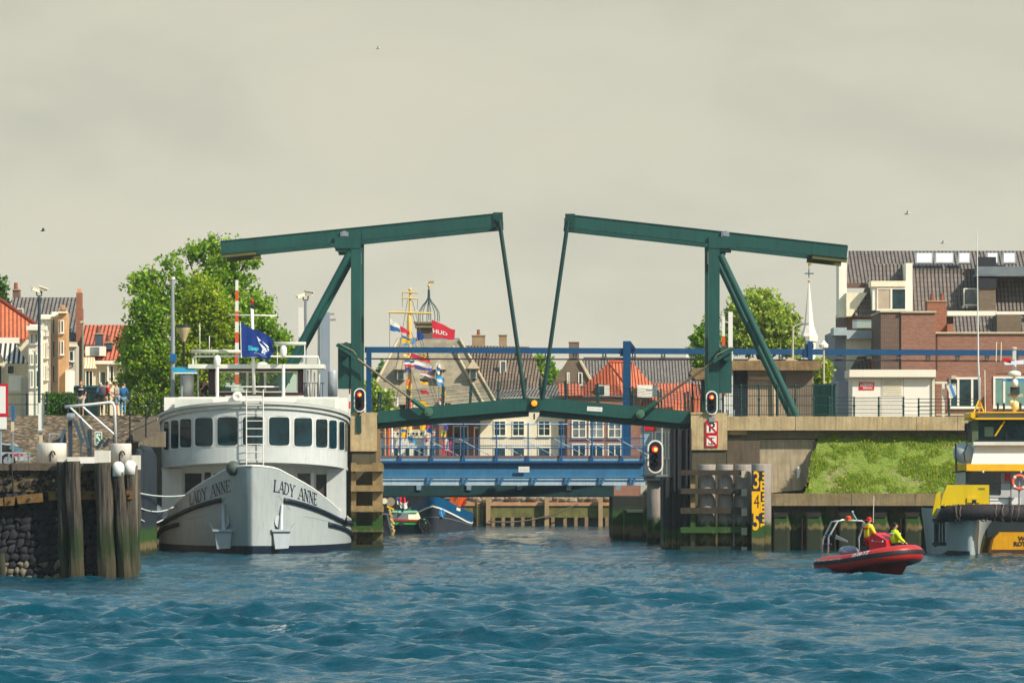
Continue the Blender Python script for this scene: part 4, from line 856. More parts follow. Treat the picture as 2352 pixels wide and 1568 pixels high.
m = MB(); m.box(X(2286,YY), X(2560,YY), YY+3.3, YY+4, .8, 2.3); m.build('tunnel_dark_fill', TEAL, wb)  # dark box closing the tunnel, in place of its shade
NY = M('nacelle_yellow','#d99a0c',.4,var=.15,streak=.35)
m = MB(); yv = YY+2.6; m.prism([P(2274,1275,yv), P(2490,1275,yv), P(2490,1222,yv), P(2296,1222,yv), P(2283,1236,yv)], (0,4,0)); nc = m.build('bow_nacelle', NY, wb)
m = MB(); m.box(X(2276,yv), X(2490,yv), yv-.02, yv, -.4, .22); m.build('boot_top', M('boot_brown','#4a2c1e',.6), nc)
m = MB(); text('W', .30, lambda u,v: (X(2346,yv)+u, yv-.012, Z(1237,yv)+v), m, bold=.014); text('ROTTERDAM', .27, lambda u,v: (X(2328,yv)+u*1.05, yv-.012, Z(1249,yv)+v), m, bold=.016, align='LEFT'); m.build('home_port', M('port_dark','#3c2a10'), nc, recalc=False)
cat_hull(X(2560,YY), HG, 'hull', 1.62, (1.3,1.6))
# rubber bow fender with lashings
m = MB(); fp = [P(2162,1190,YY+1.2), P(2172,1181,YY+.3), P(2200,1177,YY-.35), P(2260,1175,YY-.5), P(2310,1178,YY-.2), P(2380,1180,YY), P(2500,1180,YY)]
m.tube(fp, [.24,.34,.38,.36,.42,.36,.36], 12); fd = m.build('bow_fender', M('fender_rubber','#2a2326',.75,var=.3,vs=4,bump=.03), wb, True)
LSH = M('lashing','#6f5f50',.8)
for px in (2196,2205,2252,2262,2285,2298,2320,2340):
    m = MB(); p = P(px+random.uniform(-3,3),1177,YY-.35); m.tube([p+Vector((.12*random.uniform(-1,1)*math.sin(a),-.42*math.cos(a)-.0,.40*math.sin(a))) for a in [R(d) for d in range(-80,81,20)]], .028, 5); m.build('lashing', LSH, fd)
m = MB(); m.tube([P(2150,1201,YY+.6), P(2149,1255,YY+.6)], .06); 
for px in (2146,2152,2159,2166): m.pb(px,px+4.5,1195,1248,YY+.3+.1*(px-2146)/10,.15)
m.pb(2143,2174,1245,1253,YY+.25,.3); m.pb(2143,2168,1190,1198,YY+.4,.3); m.build('side_fender', M('rubber_black'), wb)
# yellow bow bulwark
YEL = M('workboat_yellow', '#d6b512', .4, var=.06, streak=.2)
m = MB(); yb = YY+.2
m.prism([P(2176,1113,yb), P(2272,1113,yb), P(2272,1160,yb), P(2160,1160,yb), P(2166,1136,yb)], (0,.25,0)); bwk = m.build('bulwark', YEL, wb)
m = MB(); m.prism([P(2141,1184,yb+2), P(2150,1134,yb+2), P(2160,1128,yb+2), P(2160,1184,yb+2)], (0,.3,0)); m.build('bow_wing', YEL, wb)
m = MB(); m.box(X(2221,yb), X(2250,yb), yb-.07, yb, Z(1154,yb), Z(1142,yb)); m.build('fairlead', YEL, bwk); m = MB(); m.box(X(2232,yb), X(2242,yb), yb-.075, yb-.02, Z(1155,yb), Z(1147,yb)); m.build('fairlead_hole', BLACK, bwk)
m = MB(); m.box(X(2247,yb), X(2262,yb), yb-.012, yb, Z(1124,yb), Z(1120,yb)); m.build('plate', M('plate_olive','#6d6a2f'), bwk)
for px in (2170,2190,2211,2214,2236,2259,2268): m = MB(); m.tube([P(px,1162,yb-.1), P(px,1156,yb-.1)], .05, 6); m.build('lashing_eye', YELLOW, bwk)
m = MB(); m.tube([P(2188,1110,yb+1), P(2188,1128,yb+1)], .09, 8); m.build('bitt', DGREY, wb)
# superstructure
YS = YY+4.; 
m = MB(); m.pb(2222, 2400, 1081.5, 1166, YS, 5); bd = m.build('lower_house', M('house_grey','#b9b8b8',.5), wb)
m = MB(); m.pb(2226, 2299, 1085, 1135, YS-.03, .02); m.build('window_band', M('smoked_glass','#15262d',.12,spec=.6), bd)
m = MB(); m.pb(2219,2226,1081.5,1166,YS-.2,.3); m.build('corner_post', DGREY, bd)
m = MB(); m.pb(2268, 2345, 1142, 1166, YS-.5, .05); m.build('white_bulwark', WHITE, wb)
m = MB(); m.prism([P(2220,1081,YS-.6), P(2420,1081,YS-.6), P(2420,1065,YS-.6), P(2220,1065,YS-.6)], (0,5.5,0)); m.build('yellow_band', M('band_yellow','#f2b41c',.45), wb)
m = MB(); m.prism([P(2231,1065,YS-.2), P(2420,1065,YS-.2), P(2420,1022,YS), P(2240,1022,YS)], (0,5,0)); m.build('upper_house', WHITE, wb)
m = MB(); m.pb(2236, 2420, 1014, 1022, YS-.35, .5); m.build('dash_ledge', M('ledge_white','#dcd7cb'), wb)
# wheelhouse with big slanted windows
WD = M('wheelhouse_dark','#16201e',.5)
m = MB(); m.pb(2240, 2420, 965, 1014, YS+.9, 3.0); w2 = m.build('wheelhouse_back', M('cabin_interior','#27383d',.7), wb)
for a,b in ((2233,2247),(2308,2316),(2388,2396)): m = MB(); m.prism([P(a,1014,YS), P(b,1014,YS), P(b,965,YS-.15), P(a,965,YS-.15)], (0,.15,0)); m.build('window_post', WD if a > 2240 else M('post_olive','#5d6a4a'), w2)
for c,d in ((963,971),(1010,1014)): m = MB(); m.pb(2240,2420,c,d,YS-.13,.12); m.build('window_rail', WD, w2)
for a,b in ((2247,2308),(2316,2388)):
    m = MB(); m.add([P(a,1012,YS+.02), P(b,1012,YS+.02), P(b,968,YS-.1), P(a,968,YS-.1)], [(0,1,2,3)]); m.build('windscreen', MC['clear_glass'], w2, recalc=False)
m = MB(); m.pb(2262,2282,980,1002,YS+.6,.1); m.build('white_blind', PALE, w2)
m = MB(); m.prism([P(2284,1000,YS-.2),P(2306,966,YS-.3),P(2309,968,YS-.3),P(2287,1002,YS-.2)], (0,.03,0)); m.build('wiper_arm', YELLOW, w2)
m = MB(); m.ell(P(2341,988,YS+.5),.25,.2,.32,8,6); m.pb(2327,2358,992,1010,YS+.4,.3); m.build('helm_seat', M('seat_teal','#12303c'), w2, True)
m = MB(); m.pb(2238,2420,959,963,YS-.45,4.5); m.prism([P(2230,958,YS-.45),P(2240,963,YS-.45),P(2240,945,YS-.45),P(2230,948,YS-.45)], (0,3,0)); rf = m.build('roof_edge', YELLOW, wb)
m = MB(); m.pb(2246,2420,948,959,YS-.2,3.8); m.build('roof_fascia', GREYM, rf); m = MB(); m.pb(2246,2420,945,948,YS-.45,4.2); m.build('roof_top', YELLOW, rf)
# roof gear: tripod with long whip, short aerial, mast with radar, cameras and flags
m = MB()
for a,b in ((2237,2249),(2260,2250),(2249,2250)): m.tube([P(a,946,YS+(0 if a != 2249 else .8)), P(b,917,YS+.2)], .035, 5)
m.tube([P(2240,935,YS),P(2257,935,YS)], .025, 5); tp = m.build('aerial_tripod', YELLOW, wb)
m = MB(); m.tube([P(2250,918,YS+.2), P(2247,830,YS+.2), P(2244,530,YS+.2)], [.06,.04,.018], 6); m.build('long_aerial', WHITE, tp)
m = MB(); m.tube([P(2263,946,YS), P(2262,850,YS)], .022, 5); m.build('short_aerial', CREAM, wb)
for a in (2288,2299): m = MB(); m.tube([P(a,830,YS+1), P(a+1,785,YS+1)], .02, 5); m.build('aerial', CREAM, wb)
m = MB(); m.tube([P(2330,948,YS+1.2), P(2330,805,YS+1.2)], .085, 8); ms = m.build('mast', M('mast_pale','#d9d3c6',.5), wb)
m = MB(); m.pb(2322,2340,890,906,YS+.8,.4); m.pb(2316,2350,904,911,YS+.7,.5); m.build('radar_pedestal', M('pedestal','#b7ae97'), ms)
m = MB(); m.lathe([(.1,-.14),(.30,-.11),(.32,.0),(.25,.10),(.08,.14)], P(2330,858,YS+.6), 18); m.build('radome', M('radome','#efe6d0',.4), ms, True)
m = MB(); m.lathe([(.12,-.18),(.16,0),(.14,.13),(.05,.2)], P(2331,880,YS+.5), 14); m.build('camera_dome', WHITE, ms, True)
m = MB(); m.pb(2322,2342,888,905,YS+.5,.3); m.build('camera_body', DGREY, ms)
m = MB(); m.pb(2303,2400,870,875,YS+.5,.15); m.build('radar_scanner', M('scanner_blue','#2f8fc4',.4), ms)
m = MB(); m.tube([P(2288,858,YS+1), P(2400,858,YS+1)], .02, 5); m.build('spreader', BLACK, ms)
m = MB(); m.lathe([(.06,0),(.14,.06),(.14,.12),(.1,.14)], P(2329,804,YS+1.2), 12); m.pb(2326,2334,806,826,YS+.9,.2); m.build('masthead_light', M('pale_lamp','#c9c6b8'), ms)
m = MB(); m.ell(P(2324,926,YS+.6), .14,.14,.16,10,7); m.ell(P(2332,932,YS+.5), .2,.2,.25,10,7); m.build('floodlight', M('lamp_cream','#e0c98f'), ms, True)
m = MB(); m.lathe([(.16,0),(.06,-.3)], P(2329,945,YS+.6), 10); m.build('horn_base', YELLOW, ms)
m = MB(); m.prism([P(2305,822,YS+.9),P(2322,824,YS+.9),P(2322,834,YS+.9),P(2303,830,YS+.9)], (0,.03,0)); m.build('red_pennant', REDP, ms); m = MB(); m.prism([P(2306,831,YS+.9),P(2352,826,YS+.9),P(2352,836,YS+.9),P(2308,838,YS+.9)], (0,.03,0)); m.build('white_pennant', M('pennant_white','#d8d8e2'), ms)
for px in (2292,2306,2344): m = MB(); m.tube([P(px,945,YS+.4),P(px,925,YS+.4)], .06, 6); m.build('vent_pipe', DGREY, wb)
# lifebuoy, red box, satellite drum, rails
bc = P(2341,1107,YS-.9); m = MB(); m.tube([bc+Vector((.31*math.cos(a),0,.31*math.sin(a))) for a in [2*math.pi*i/24 for i in range(25)]], .075, 8); lb = m.build('lifebuoy', M('buoy_coral','#e8674a',.5), None, True, tag=('coral red lifebuoy hanging on the railing of the yellow workboat', 'lifebuoy'))
for a in (40,130,220,310): m = MB(); m.tube([bc+Vector((.31*math.cos(R(a+d)),0,.31*math.sin(R(a+d)))) for d in (-9,0,9)], .079, 8); m.build('white_band', WHITE, lb)
m = MB(); m.tube([P(2341,1165,YS-.8), P(2341,1098,YS-.8)], .05, 6); m.build('buoy_post', GREYM, wb)
m = MB(); m.pb(2309,2321,1087,1104,YS-.2,.18); m.build('red_cabinet', REDP, wb)
m = MB(); m.lathe([(.5,0),(.5,.08),(.1,.16)], P(2214,1040,YS+.4), 20, (-.3,-1,.1)); sd_ = m.build('satellite_dish', M('dish_white','#b9c0c0',.5), wb, True)
m = MB(); m.tube([P(2197,1082,YS+.2), P(2195,1018,YS+.2)], .05, 6); m.tube([P(2222,1020,YS), P(2214,1040,YS-.1), P(2217,1060,YS)], .035, 5); m.tube([P(2188,1084,YS+.2), P(2232,1080,YS+.2)], .04, 5); m.build('side_mast', M('mast_dark','#1c2a2c'), wb)
m = MB(); m.lathe([(.1,-.2),(.13,0),(.1,.2)], P(2221,981,YS-.1), 8); m.tube([P(2221,990,YS-.1), P(2221,1020,YS-.1)], .02, 5); m.build('pole_lamp', BLACK, wb)
m = MB()
for a,c in ((2272,1142),(2318,1142),(2322,1105)): m.tube([P(a,1166,YS-.6), P(a,c-3,YS-.6)], .022, 5)
for c in (1108,1124,1143): m.tube([P(2220,c,YS-.6), P(2323,c,YS-.6)], .018, 5)
m.build('guard_rail', BLACK, wb)
for px in (2258,2345): m = MB(); m.tube([P(px,1085,YS-.7),P(px,1081,YS-.7)], .05, 6); m.build('deck_light', WHITE, wb)
# ---------- concrete bridge-keeper hut behind the right railing ----------
YH = 222.
hut = T('bridge_hut', 'low beige concrete bridge keeper hut with thick rough roof slab', 'hut', (X(1780,YH), YH, ZR))
m = MB(); m.box(X(1684,YH), X(1868,YH), YH, YH+3.5, ZR-.3, Z(848,YH)); m.build('wall', M('hut_beige','#a8927a',.9,var=.1,streak=.3), hut)
m = MB(); m.prism([P(1668,828,YH-.7), P(1888,828,YH-.7), P(1888,845,YH-.7), P(1876,850,YH-.7), P(1668,850,YH-.7)], (0,4.8,0)); m.build('roof_slab', M('rough_slab','#8d7350',.95,var=.3,vs=2,streak=.6,bump=.04), hut)
m = MB(); m.pb(1686,1717,851,955,YH-.04,.03); m.build('doorway', M('doorway_navy','#161a26'), hut)
m = MB(); m.pb(1792,1806,850,884,YH-.04,.03); m.build('window', GLASS, hut)
m = MB(); m.pb(1808,1866,852,960,YH-.03,.02); m.build('side_panel', M('panel_taupe','#7d6b5a',.8), hut)
m = MB(); arc = [P(1762+14*math.sin(a)*1.0+0, 882-14*math.cos(a)+0, YH-.1) for a in [R(d) for d in range(0,91,15)]]; m.tube([P(1720,868,YH-.1)]+arc+[P(1778,955,YH-.1)], .10, 8); m.build('arched_duct', M('duct','#b7a385',.8), hut)
for px in (1724,1810): m = MB(); m.prism([P(px-6,828,YH+1),P(px+24,828,YH+1),P(px+2,820,YH+1)], (0,1,0)); m.build('roof_light', PALE, hut)
# left part of the same kind behind the tower
hb2 = T('canopy', 'small rough concrete canopy left of the right bridge tower', 'canopy', (X(1600,YH), YH, ZR))
m = MB(); m.prism([P(1585,858,YH),P(1592,846,YH),P(1640,840,YH),P(1640,870,YH),P(1597,872,YH)], (0,3,0)); m.build('roof_slab', M('rough_slab'), hb2)
m = MB(); m.pb(1612,1622,870,960,YH+.5,.3); m.build('post', DGREY, hb2)
# ---------- white site cabin ----------
YC = 216.
cb = T('site_cabin', 'white site cabin with a red and white sign and flat overhanging roof', 'cabin', (X(2050,YC), YC, ZR))
m = MB(); m.box(X(1958,YC), X(2139,YC), YC, YC+2.6, ZR, Z(866,YC)); wl_ = m.build('wall', M('cabin_white','#efe7d8',.5,var=.03), cb)
m = MB(); m.box(X(1950,YC), X(2148,YC), YC-.35, YC+2.9, Z(866,YC)+.002, Z(849,YC)); m.build('roof', M('cabin_roof','#ece2ce',.5,var=.04), cb)
m = MB(); m.pb(1949,2149,866,868,YC-.3,.25); m.build('eave_shadow_strip', M('eave_shade','#b0a690'), cb)  # thin darker strip paints the shade under the roof edge
m = MB(); m.pb(2027,2072,872,908,YC-.03,.025); sh = m.build('shutter', M('shutter_cream','#e2d8c4',.6), cb)
m = MB()
for k in range(8): m.box(X(2029,YC), X(2070,YC), YC-.045, YC-.031, Z(875+k*4,YC)-.012, Z(875+k*4,YC)+.012)
m.build('slats', PALE, sh)
m = MB()
for px in (2024,2075,2139): m.pb(px-.6,px+.6,868,956,YC-.012,.01)
for k in range(5): m.pb(1958,2139,915+k*9,916+k*9,YC-.012,.01)
m.build('panel_joints', M('joint_grey','#b7ad9c'), cb)
m = MB(); m.pb(1973,2008,877.5,895,YC-.03,.028); sg_ = m.build('sign_plate', M('sign_red','#cf1622',.5), cb)
m = MB(); text('LOXAM', .20, lambda u,v: (X(1990.5,YC)+u*.95, YC-.036, Z(883.5,YC)+v), m, bold=.012); text('RENTAL', .13, lambda u,v: (X(1993,YC)+u*1.05, YC-.036, Z(891,YC)+v), m, bold=.003); m.build('sign_lettering', WHITE, sg_, recalc=False)
m = MB(); m.pb(2141,2147,868,958,YC-.1,.2); m.pb(2148,2176,876,881,YC-.1,.15); m.pb(2164,2170,881,960,YC-.1,.2); m.build('gate_frame', M('frame_cream'), cb)
fg = T('banner', 'cream and blue banner hanging from a frame right of the white cabin', 'banner', P(2186,880,YC)); m = MB(); m.prism([P(2173,884,YC-.3),P(2196,884,YC-.3),P(2197,906,YC-.3),P(2185,916,YC-.3)], (0,.03,0)); m.build('cloth', M('banner_cream','#d8d2c2',.8), fg)
m = MB(); m.add([P(2180,884,YC-.31),P(2186,884,YC-.31),P(2196,910,YC-.31),P(2190,912,YC-.31)], [(0,1,2,3)]); m.build('stripe', M('banner_blue','#3f86c9',.8), fg, recalc=False)
m = MB(); m.tube([P(2172,882,YC-.3),P(2198,882,YC-.3)], .03, 5); m.build('rod', GREYM, fg)
# ---------- railings on the right approach ----------
def railing(x0, x1, n, yb, yt_, Y, bars, lab, rails, nm='railing', vertical=0, mat=DGREEN):
    t = T(nm, lab, 'railing', (X((x0+x1)/2,Y), Y, Z(yb,Y)))
    for i in range(n+1):
        a = x0+(x1-x0)*i/n; m = MB(); z0 = Z(yb,Y); h = Z(yt_,Y)-z0; m.lathe([(.05,0),(.05,h*.5),(.07,h*.53),(.07,h*.58),(.045,h*.6),(.045,h*.96),(.065,h*.98),(.05,h*1.03)], P(a,yb,Y), 7); m.build('post', mat, t)
    m = MB()
    for f in rails: zz = Z(yb+(yt_-yb)*f,Y); m.tube([Vector((X(x0,Y),Y,zz)), Vector((X(x1,Y),Y,zz))], .018, 5)
    m.build('rail', mat, t)
    if vertical:
        m = MB()
        for i in range(vertical): a = x0+(x1-x0)*(i+.5)/vertical; m.tube([P(a,yb-3,Y), P(a,yt_+2,Y)], .013, 4)
        m.build('bars', mat, t)
    return t
railing(1590, 1660, 3, 952, 882, 211., 0, 'dark green bar railing beside the right bridge tower', (.05,.5,.97), vertical=22)
railing(1660, 1910, 6, 956, 884, 209.5, 0, 'long dark green bar railing in front of the concrete hut', (.06,.35,.66,.98), vertical=46)
railing(1905, 2075, 3, 957, 912, 206.3, 0, 'low wire railing in front of the left half of the white cabin', (.2,.4,.6,.8,.98))
railing(2110, 2250, 2, 958, 915, 206.3, 0, 'low wire railing right of the white cabin in front of the brick house', (.2,.4,.6,.8,.98))
gt = T('slat_gate', 'dense dark green vertical bar gate left of the white cabin', 'gate', P(1890,958,211.8)); m = MB()
for i in range(19): m.tube([P(1869+i*2.7,957,211.8), P(1869+i*2.7,881,211.8)], .035, 4)
m.build('bars', DGREEN, gt); m = MB(); m.pb(1866,1922,881,884,211.75,.1); m.pb(1866,1922,950,953,211.75,.1); m.build('frame', DGREEN, gt)
# ---------- houses ----------
BR = brickM('brick_red', '#a56d56', '#8a5644'); BRD = brickM('brick_dark', '#6d4c40', '#5a3e35'); BRO = brickM('brick_orange', '#a45a38', '#83472e'); BRB = brickM('brick_brown', '#75604f', '#62503f', (.3,.26,.2))
TD = tileM('tile_dark', '#82766f', '#6a605b'); TB = tileM('tile_brown', '#83705f', '#6e5d50'); TO = tileM('tile_orange', '#de7a54', '#cf6540', groove=.5); TR = tileM('tile_red', '#cc7255', '#b55c45', groove=.5)
TG = tileM('tile_grey', '#857c75', '#6d6560'); SLATE = M('slate_grey', '#8f846f', .85, var=.25, vs=1.8, streak=.2, grime=.3)
PLA = M('plaster_cream', '#e9dcbd', .8, var=.06, streak=.25); PLW = M('plaster_white', '#efe8d8', .8, var=.05, streak=.2); PLG = M('plaster_grey', '#b9b2a2', .8, var=.1, streak=.25)
LEAD = M('lead_grey', '#6f767a', .6, var=.15); TRIM = M('trim_white', '#ece4d2', .5, var=.04)
def house(nm, lab, px, Y, zb, grp=None): return T(nm, lab, 'house', (X(px,Y), Y, zb), grp)
def win(par, a, b, c, d, Y, cols=1, rows=1, fr=None, gl=None, w=2.2, sill=True):
    fr = fr or TRIM; m = MB(); y0, y1 = Y-.07, Y-.002
    m.box(X(a,Y), X(a+w,Y), y0, y1, Z(d,Y), Z(c,Y)); m.box(X(b-w,Y), X(b,Y), y0, y1, Z(d,Y), Z(c,Y)); m.box(X(a+w,Y), X(b-w,Y), y0, y1, Z(c+w,Y), Z(c,Y)); m.box(X(a+w,Y), X(b-w,Y), y0, y1, Z(d,Y), Z(d-w,Y))
    for i in range(1, cols): p = a+(b-a)*i/cols; m.box(X(p-w*.4,Y), X(p+w*.4,Y), y0+.02, y1, Z(d-w,Y), Z(c+w,Y))
    for i in range(1, rows): p = c+(d-c)*i/rows; m.box(X(a+w,Y), X(b-w,Y), y0+.025, y1, Z(p+w*.3,Y), Z(p-w*.3,Y))
    if sill: m.box(X(a-1.5,Y), X(b+1.5,Y), y0-.08, y1, Z(d+1.6,Y), Z(d,Y)-.001)
    f = m.build('window', fr, par); m = MB(); m.box(X(a+w*.6,Y), X(b-w*.6,Y), Y-.03, Y-.004, Z(d-w*.6,Y), Z(c+w*.6,Y)); m.build('pane', gl or GLASS, f); return f
def wallbox(par, a, b, c, d, Y, dep, mat, nm='wall'): m = MB(); m.pb(a,b,c,d,Y,dep); return m.build(nm, mat, par)
def slope(par, poly, mat, nm='roof', th=.14):                # a roof plane through points with their own distances
    pts = [P(*q) for q in poly]; n = (pts[1]-pts[0]).cross(pts[2]-pts[0]).normalized(); n = n if n.y < 0 else -n
    m = MB(); m.prism(pts, -n*th); return m.build(nm, mat, par)
def chimney(par, a, b, c, d, Y, mat, dep=None, pots=0, cap=True):
    dep = dep or (b-a)*Y/F; m = MB(); m.pb(a,b,c+2,d,Y,dep); ch = m.build('chimney', mat, par)
    if cap: m = MB(); m.pb(a-1.2,b+1.2,c,c+2.2,Y-.06,dep+.12); m.build('chimney_cap', M('cap_stone','#b59a78',.9), ch)
    for i in range(pots): p = a+(b-a)*(i+.5)/pots; m = MB(); m.lathe([(.14,0),(.11,.35),(.13,.4)], P(p,c,Y+dep/2), 8); m.build('chimney_pot', M('pot_clay','#8a5340',.9), ch)
    return ch
def gutter(par, a, b, y, Y, mat=None, h=3): m = MB(); m.pb(a,b,y,y+h,Y-.14,.13); return m.build('gutter', mat or TRIM, par)
# --- right: big block with dark pantiles behind, brick house in front ---
Y = 262.
h = house('tiled_house', 'tall house block with dark pantile roof, roof windows and a white gable end', 2140, Y, ZR)
wallbox(h, 1945, 2460, 712, 960, Y, 9, BRD)
slope(h, [(1943,651,Y+1.2),(2460,651,Y+1.2),(2460,576,Y+5.2),(1949,576,Y+5.2)], TD)
slope(h, [(2097,714,Y-1.0),(2460,714,Y-1.0),(2460,626,Y+.6),(2097,626,Y+.6)], TD, 'lower_roof')
m = MB(); m.pb(2097,2245,617,628,Y+.55,1.6); m.build('roof_step', TD, h)
slope(h, [(1962,724,Y-2.),(2082,724,Y-2.),(2082,606,Y+.2),(2008,606,Y+.2)], TD, 'side_roof')
m = MB(); m.pb(1927,1945,603,728,Y-.5,2.2); m.build('gable_wall', TRIM, h); m = MB(); m.pb(1940,1998,650,660,Y+.2,.9); m.build('fascia', M('fascia_brown','#6a5146',.8), h)
m = MB(); m.prism([P(1944,672,Y-1.8),P(1992,672,Y-1.8),P(1956,726,Y-1.8),P(1944,726,Y-1.8)], (0,1.5,0)); m.build('side_wall', PLA, h)
m = MB(); m.pb(2081,2096,604,742,Y-2.3,3.5); m.build('parapet', TRIM, h)
dm = wallbox(h, 2004, 2081, 646, 712, Y-2.6, 2.4, TRIM, 'dormer'); m = MB(); m.pb(2001,2081,645,658,Y-2.75,2.6); m.build('dormer_roof', CREAM, dm)
win(h, 2014, 2047, 662, 712, Y-2.62, 1, 1, gl=M('blind_taupe','#b9a48e',.7)); win(h, 2047, 2081, 662, 712, Y-2.62)
for a,b in ((2101,2141),(2146,2189),(2199,2227),(2264,2291),(2301,2331)):
    q0, q1 = Y+2.3, Y+3.25; k0, k1 = 613, 588; m = MB()
    pt = lambda p,y_,yy: P(p,y_,yy)+Vector((0,-.42,.2)); m.prism([pt(a,k0,q0),pt(b,k0,q0),pt(b,k1,q1),pt(a,k1,q1)], Vector((0,.10,-.05))); f = m.build('roof_window', M('frame_grey','#8d8f92',.5), h)
    m = MB(); pt2 = lambda p,y_,yy: P(p,y_,yy)+Vector((0,-.45,.22)); m.prism([pt2(a+3,k0-2.5,q0+.1),pt2(b-3,k0-2.5,q0+.1),pt2(b-3,k1+2.5,q1-.1),pt2(a+3,k1+2.5,q1-.1)], Vector((0,.02,-.01))); m.build('pane', M('sky_bright_pane','#dcdcd4',.15,spec=.8), f)  # near-white pane colour carries the sky's reflection
win(h, 2213, 2246, 662, 701, Y-1.6, gl=PALEGL); m = MB(); m.pb(2207,2246,702,708,Y-1.9,.5); m.build('sill_tiles', TD, h)
m = MB(); m.pb(2246,2460,612,628,Y-1.6,2.0); m.pb(2243,2460,628,634,Y-1.8,2.2); m.build('dormer', LEAD, h); 
m = MB(); m.pb(2247,2288,590,612,Y-.2,1.2); m.build('shaft', M('shaft_dark','#2a2a2e'), h)
m = MB(); m.pb(2249,2287,662,726,Y-2.4,2); m.build('chimney_breast', BRB, h); m = MB(); m.pb(2247,2289,639,662,Y-2.5,2.1); m.build('chimney_head', M('slate_black','#25262b',.7), h)
slope(h, [(2190,764,Y-3.6),(2460,764,Y-3.6),(2460,726,Y-2.6),(2190,726,Y-2.6)], TD, 'eave_roof'); m = MB(); m.pb(2176,2290,714,725,Y-2.5,1.5); m.build('white_band', TRIM, h); m = MB(); m.pb(2288,2460,715,722,Y-3.3,.3); m.build('fascia_board', TRIM, h)
m = MB(); m.pb(2290,2346,722,765,Y-3.8,1.6); m.build('brick_dormer', BRB, h)
# balcony with plants
m = MB(); m.pb(1960,2038,734,737,Y-4.8,.05); m.pb(1958,1968,735,754,Y-4.8,.05); m.pb(2034,2038,735,754,Y-4.8,.05); bl_ = m.build('balcony_rail', GREYM, h); m = MB(); m.pb(1968,2034,737,753,Y-4.78,.02); m.build('balcony_glass', M('dull_glass','#9aa79a',.1), bl_)
# pale left end with stepped cornice
e_ = house('corner_house', 'pale plastered end house with grey cornice and steep side roof left of the brick house', 1975, 254, ZR); Y = 254.
wallbox(e_, 1944, 2050, 778, 960, Y, 8, PLA); m = MB(); m.pb(1917,1944,760,960,Y+.3,8); m.build('end_wall', M('shade_grey','#9a9aa0',.8), e_)  # shade on the end wall is put into its grey
m = MB(); m.pb(1945,2008,758,778,Y-.4,2.5); m.pb(1915,1945,752,770,Y-.5,2.5); m.build('cornice', M('cornice_grey','#a9b4b6',.6), e_)
slope(e_, [(1952,850,Y-1),(2048,850,Y-1),(2048,754,Y+2),(2006,754,Y+2)], TB, 'side_roof'); slope(e_, [(2000,848,Y-1.25),(2044,848,Y-1.25),(2044,798,Y+.3),(2000,798,Y+.3)], TO, 'orange_patch', .1)
win(e_, 1955, 1990, 868, 902, Y, 2); win(e_, 1993, 2018, 868, 902, Y, gl=PALEGL)
m = MB(); m.pb(2030,2066,866,905,Y-.6,.1); m.build('window_bay', M('bay_brown','#5a4a40'), e_)
# brick house in front
Y = 248.
b_ = house('brick_house', 'red brown brick house with flat parapets and white framed windows behind the workboat', 2230, Y, ZR)
wallbox(b_, 2150, 2470, 766, 962, Y, 9, BR); m = MB(); m.pb(2149,2470,762,766,Y-.12,9.2); m.build('coping', PALE, b_)
t_ = wallbox(b_, 2070, 2149, 718, 962, Y-.6, 3.2, BR, 'tower_bay'); m = MB(); m.pb(2068,2151,714,718,Y-.72,3.4); m.build('coping', PALE, t_)
m = MB(); m.pb(2023,2069,717,962,Y-.5,6.5); m.build('shaded_side', BRD, b_); m = MB(); m.pb(2022,2070,713,717,Y-.6,6.7); m.build('coping', PALE, b_)  # darker brick paints the shade on the left side
chimney(b_, 2130, 2174, 690, 762, Y+3, BRO, 1.2, 2); m = MB(); m.pb(2176,2190,744,764,Y+2.5,1.5); m.build('roof_brick', BRO, b_)
win(b_, 2084, 2125, 866, 905, Y-.6); win(b_, 2179, 2252, 866, 937, Y, 1, w=5); 
for a in (2201,2233): m = MB(); m.pb(a-2.5,a+2.5,871,932,Y-.06,.05); m.build('mullion', TRIM, b_)
win(b_, 2281, 2362, 864, 937, Y, 1, w=5, gl=M('net_curtain','#6f8f86',.3)); m = MB(); m.pb(2304,2309,869,932,Y-.06,.05); m.build('mullion', TRIM, b_); 
m = MB(); m.pb(2150,2470,992-0,999,Y-.2,.2); m.pb(2150,2470,949-.0,954,Y-.3,.28); m.build('string_course', PALE, b_)
m = MB(); m.pb(2196,2290,957,967,Y-.1,.08); m.build('garage_door', M('garage_dark','#1d2b2a'), b_)
m = MB(); m.pb(2151.5,2153,766,850,Y-.14,.1); m.build('downpipe', BLACK, b_)
for a,b in ((2265,2278),): m = MB(); m.pb(a,b,905,930,Y-.25,.2); m.pb(a-2,b+3,930,962,Y-.35,.3); m.build('pale_buttress', BRO, b_)
m = MB(); m.pb(2185,2196,862,870,Y-.3,.25); m.build('wall_lamp', PALE, b_)
k = house('narrow_house', 'narrow dark brick house with pale hipped cap left of the corner house', 1912, 266, ZR); Y = 266.
wallbox(k, 1905, 1925, 822, 960, Y, 5, BRD); m = MB(); m.lathe([(.55,-.0),(.08,.35)], P(1915,806,Y+1), 4); m.pb(1906,1924,806,822,Y+.3,1.2); m.build('cap', PLA, k)
wallbox(k, 1925, 1950, 875, 960, Y-14, 3, M('shade_grey'), 'annexe')
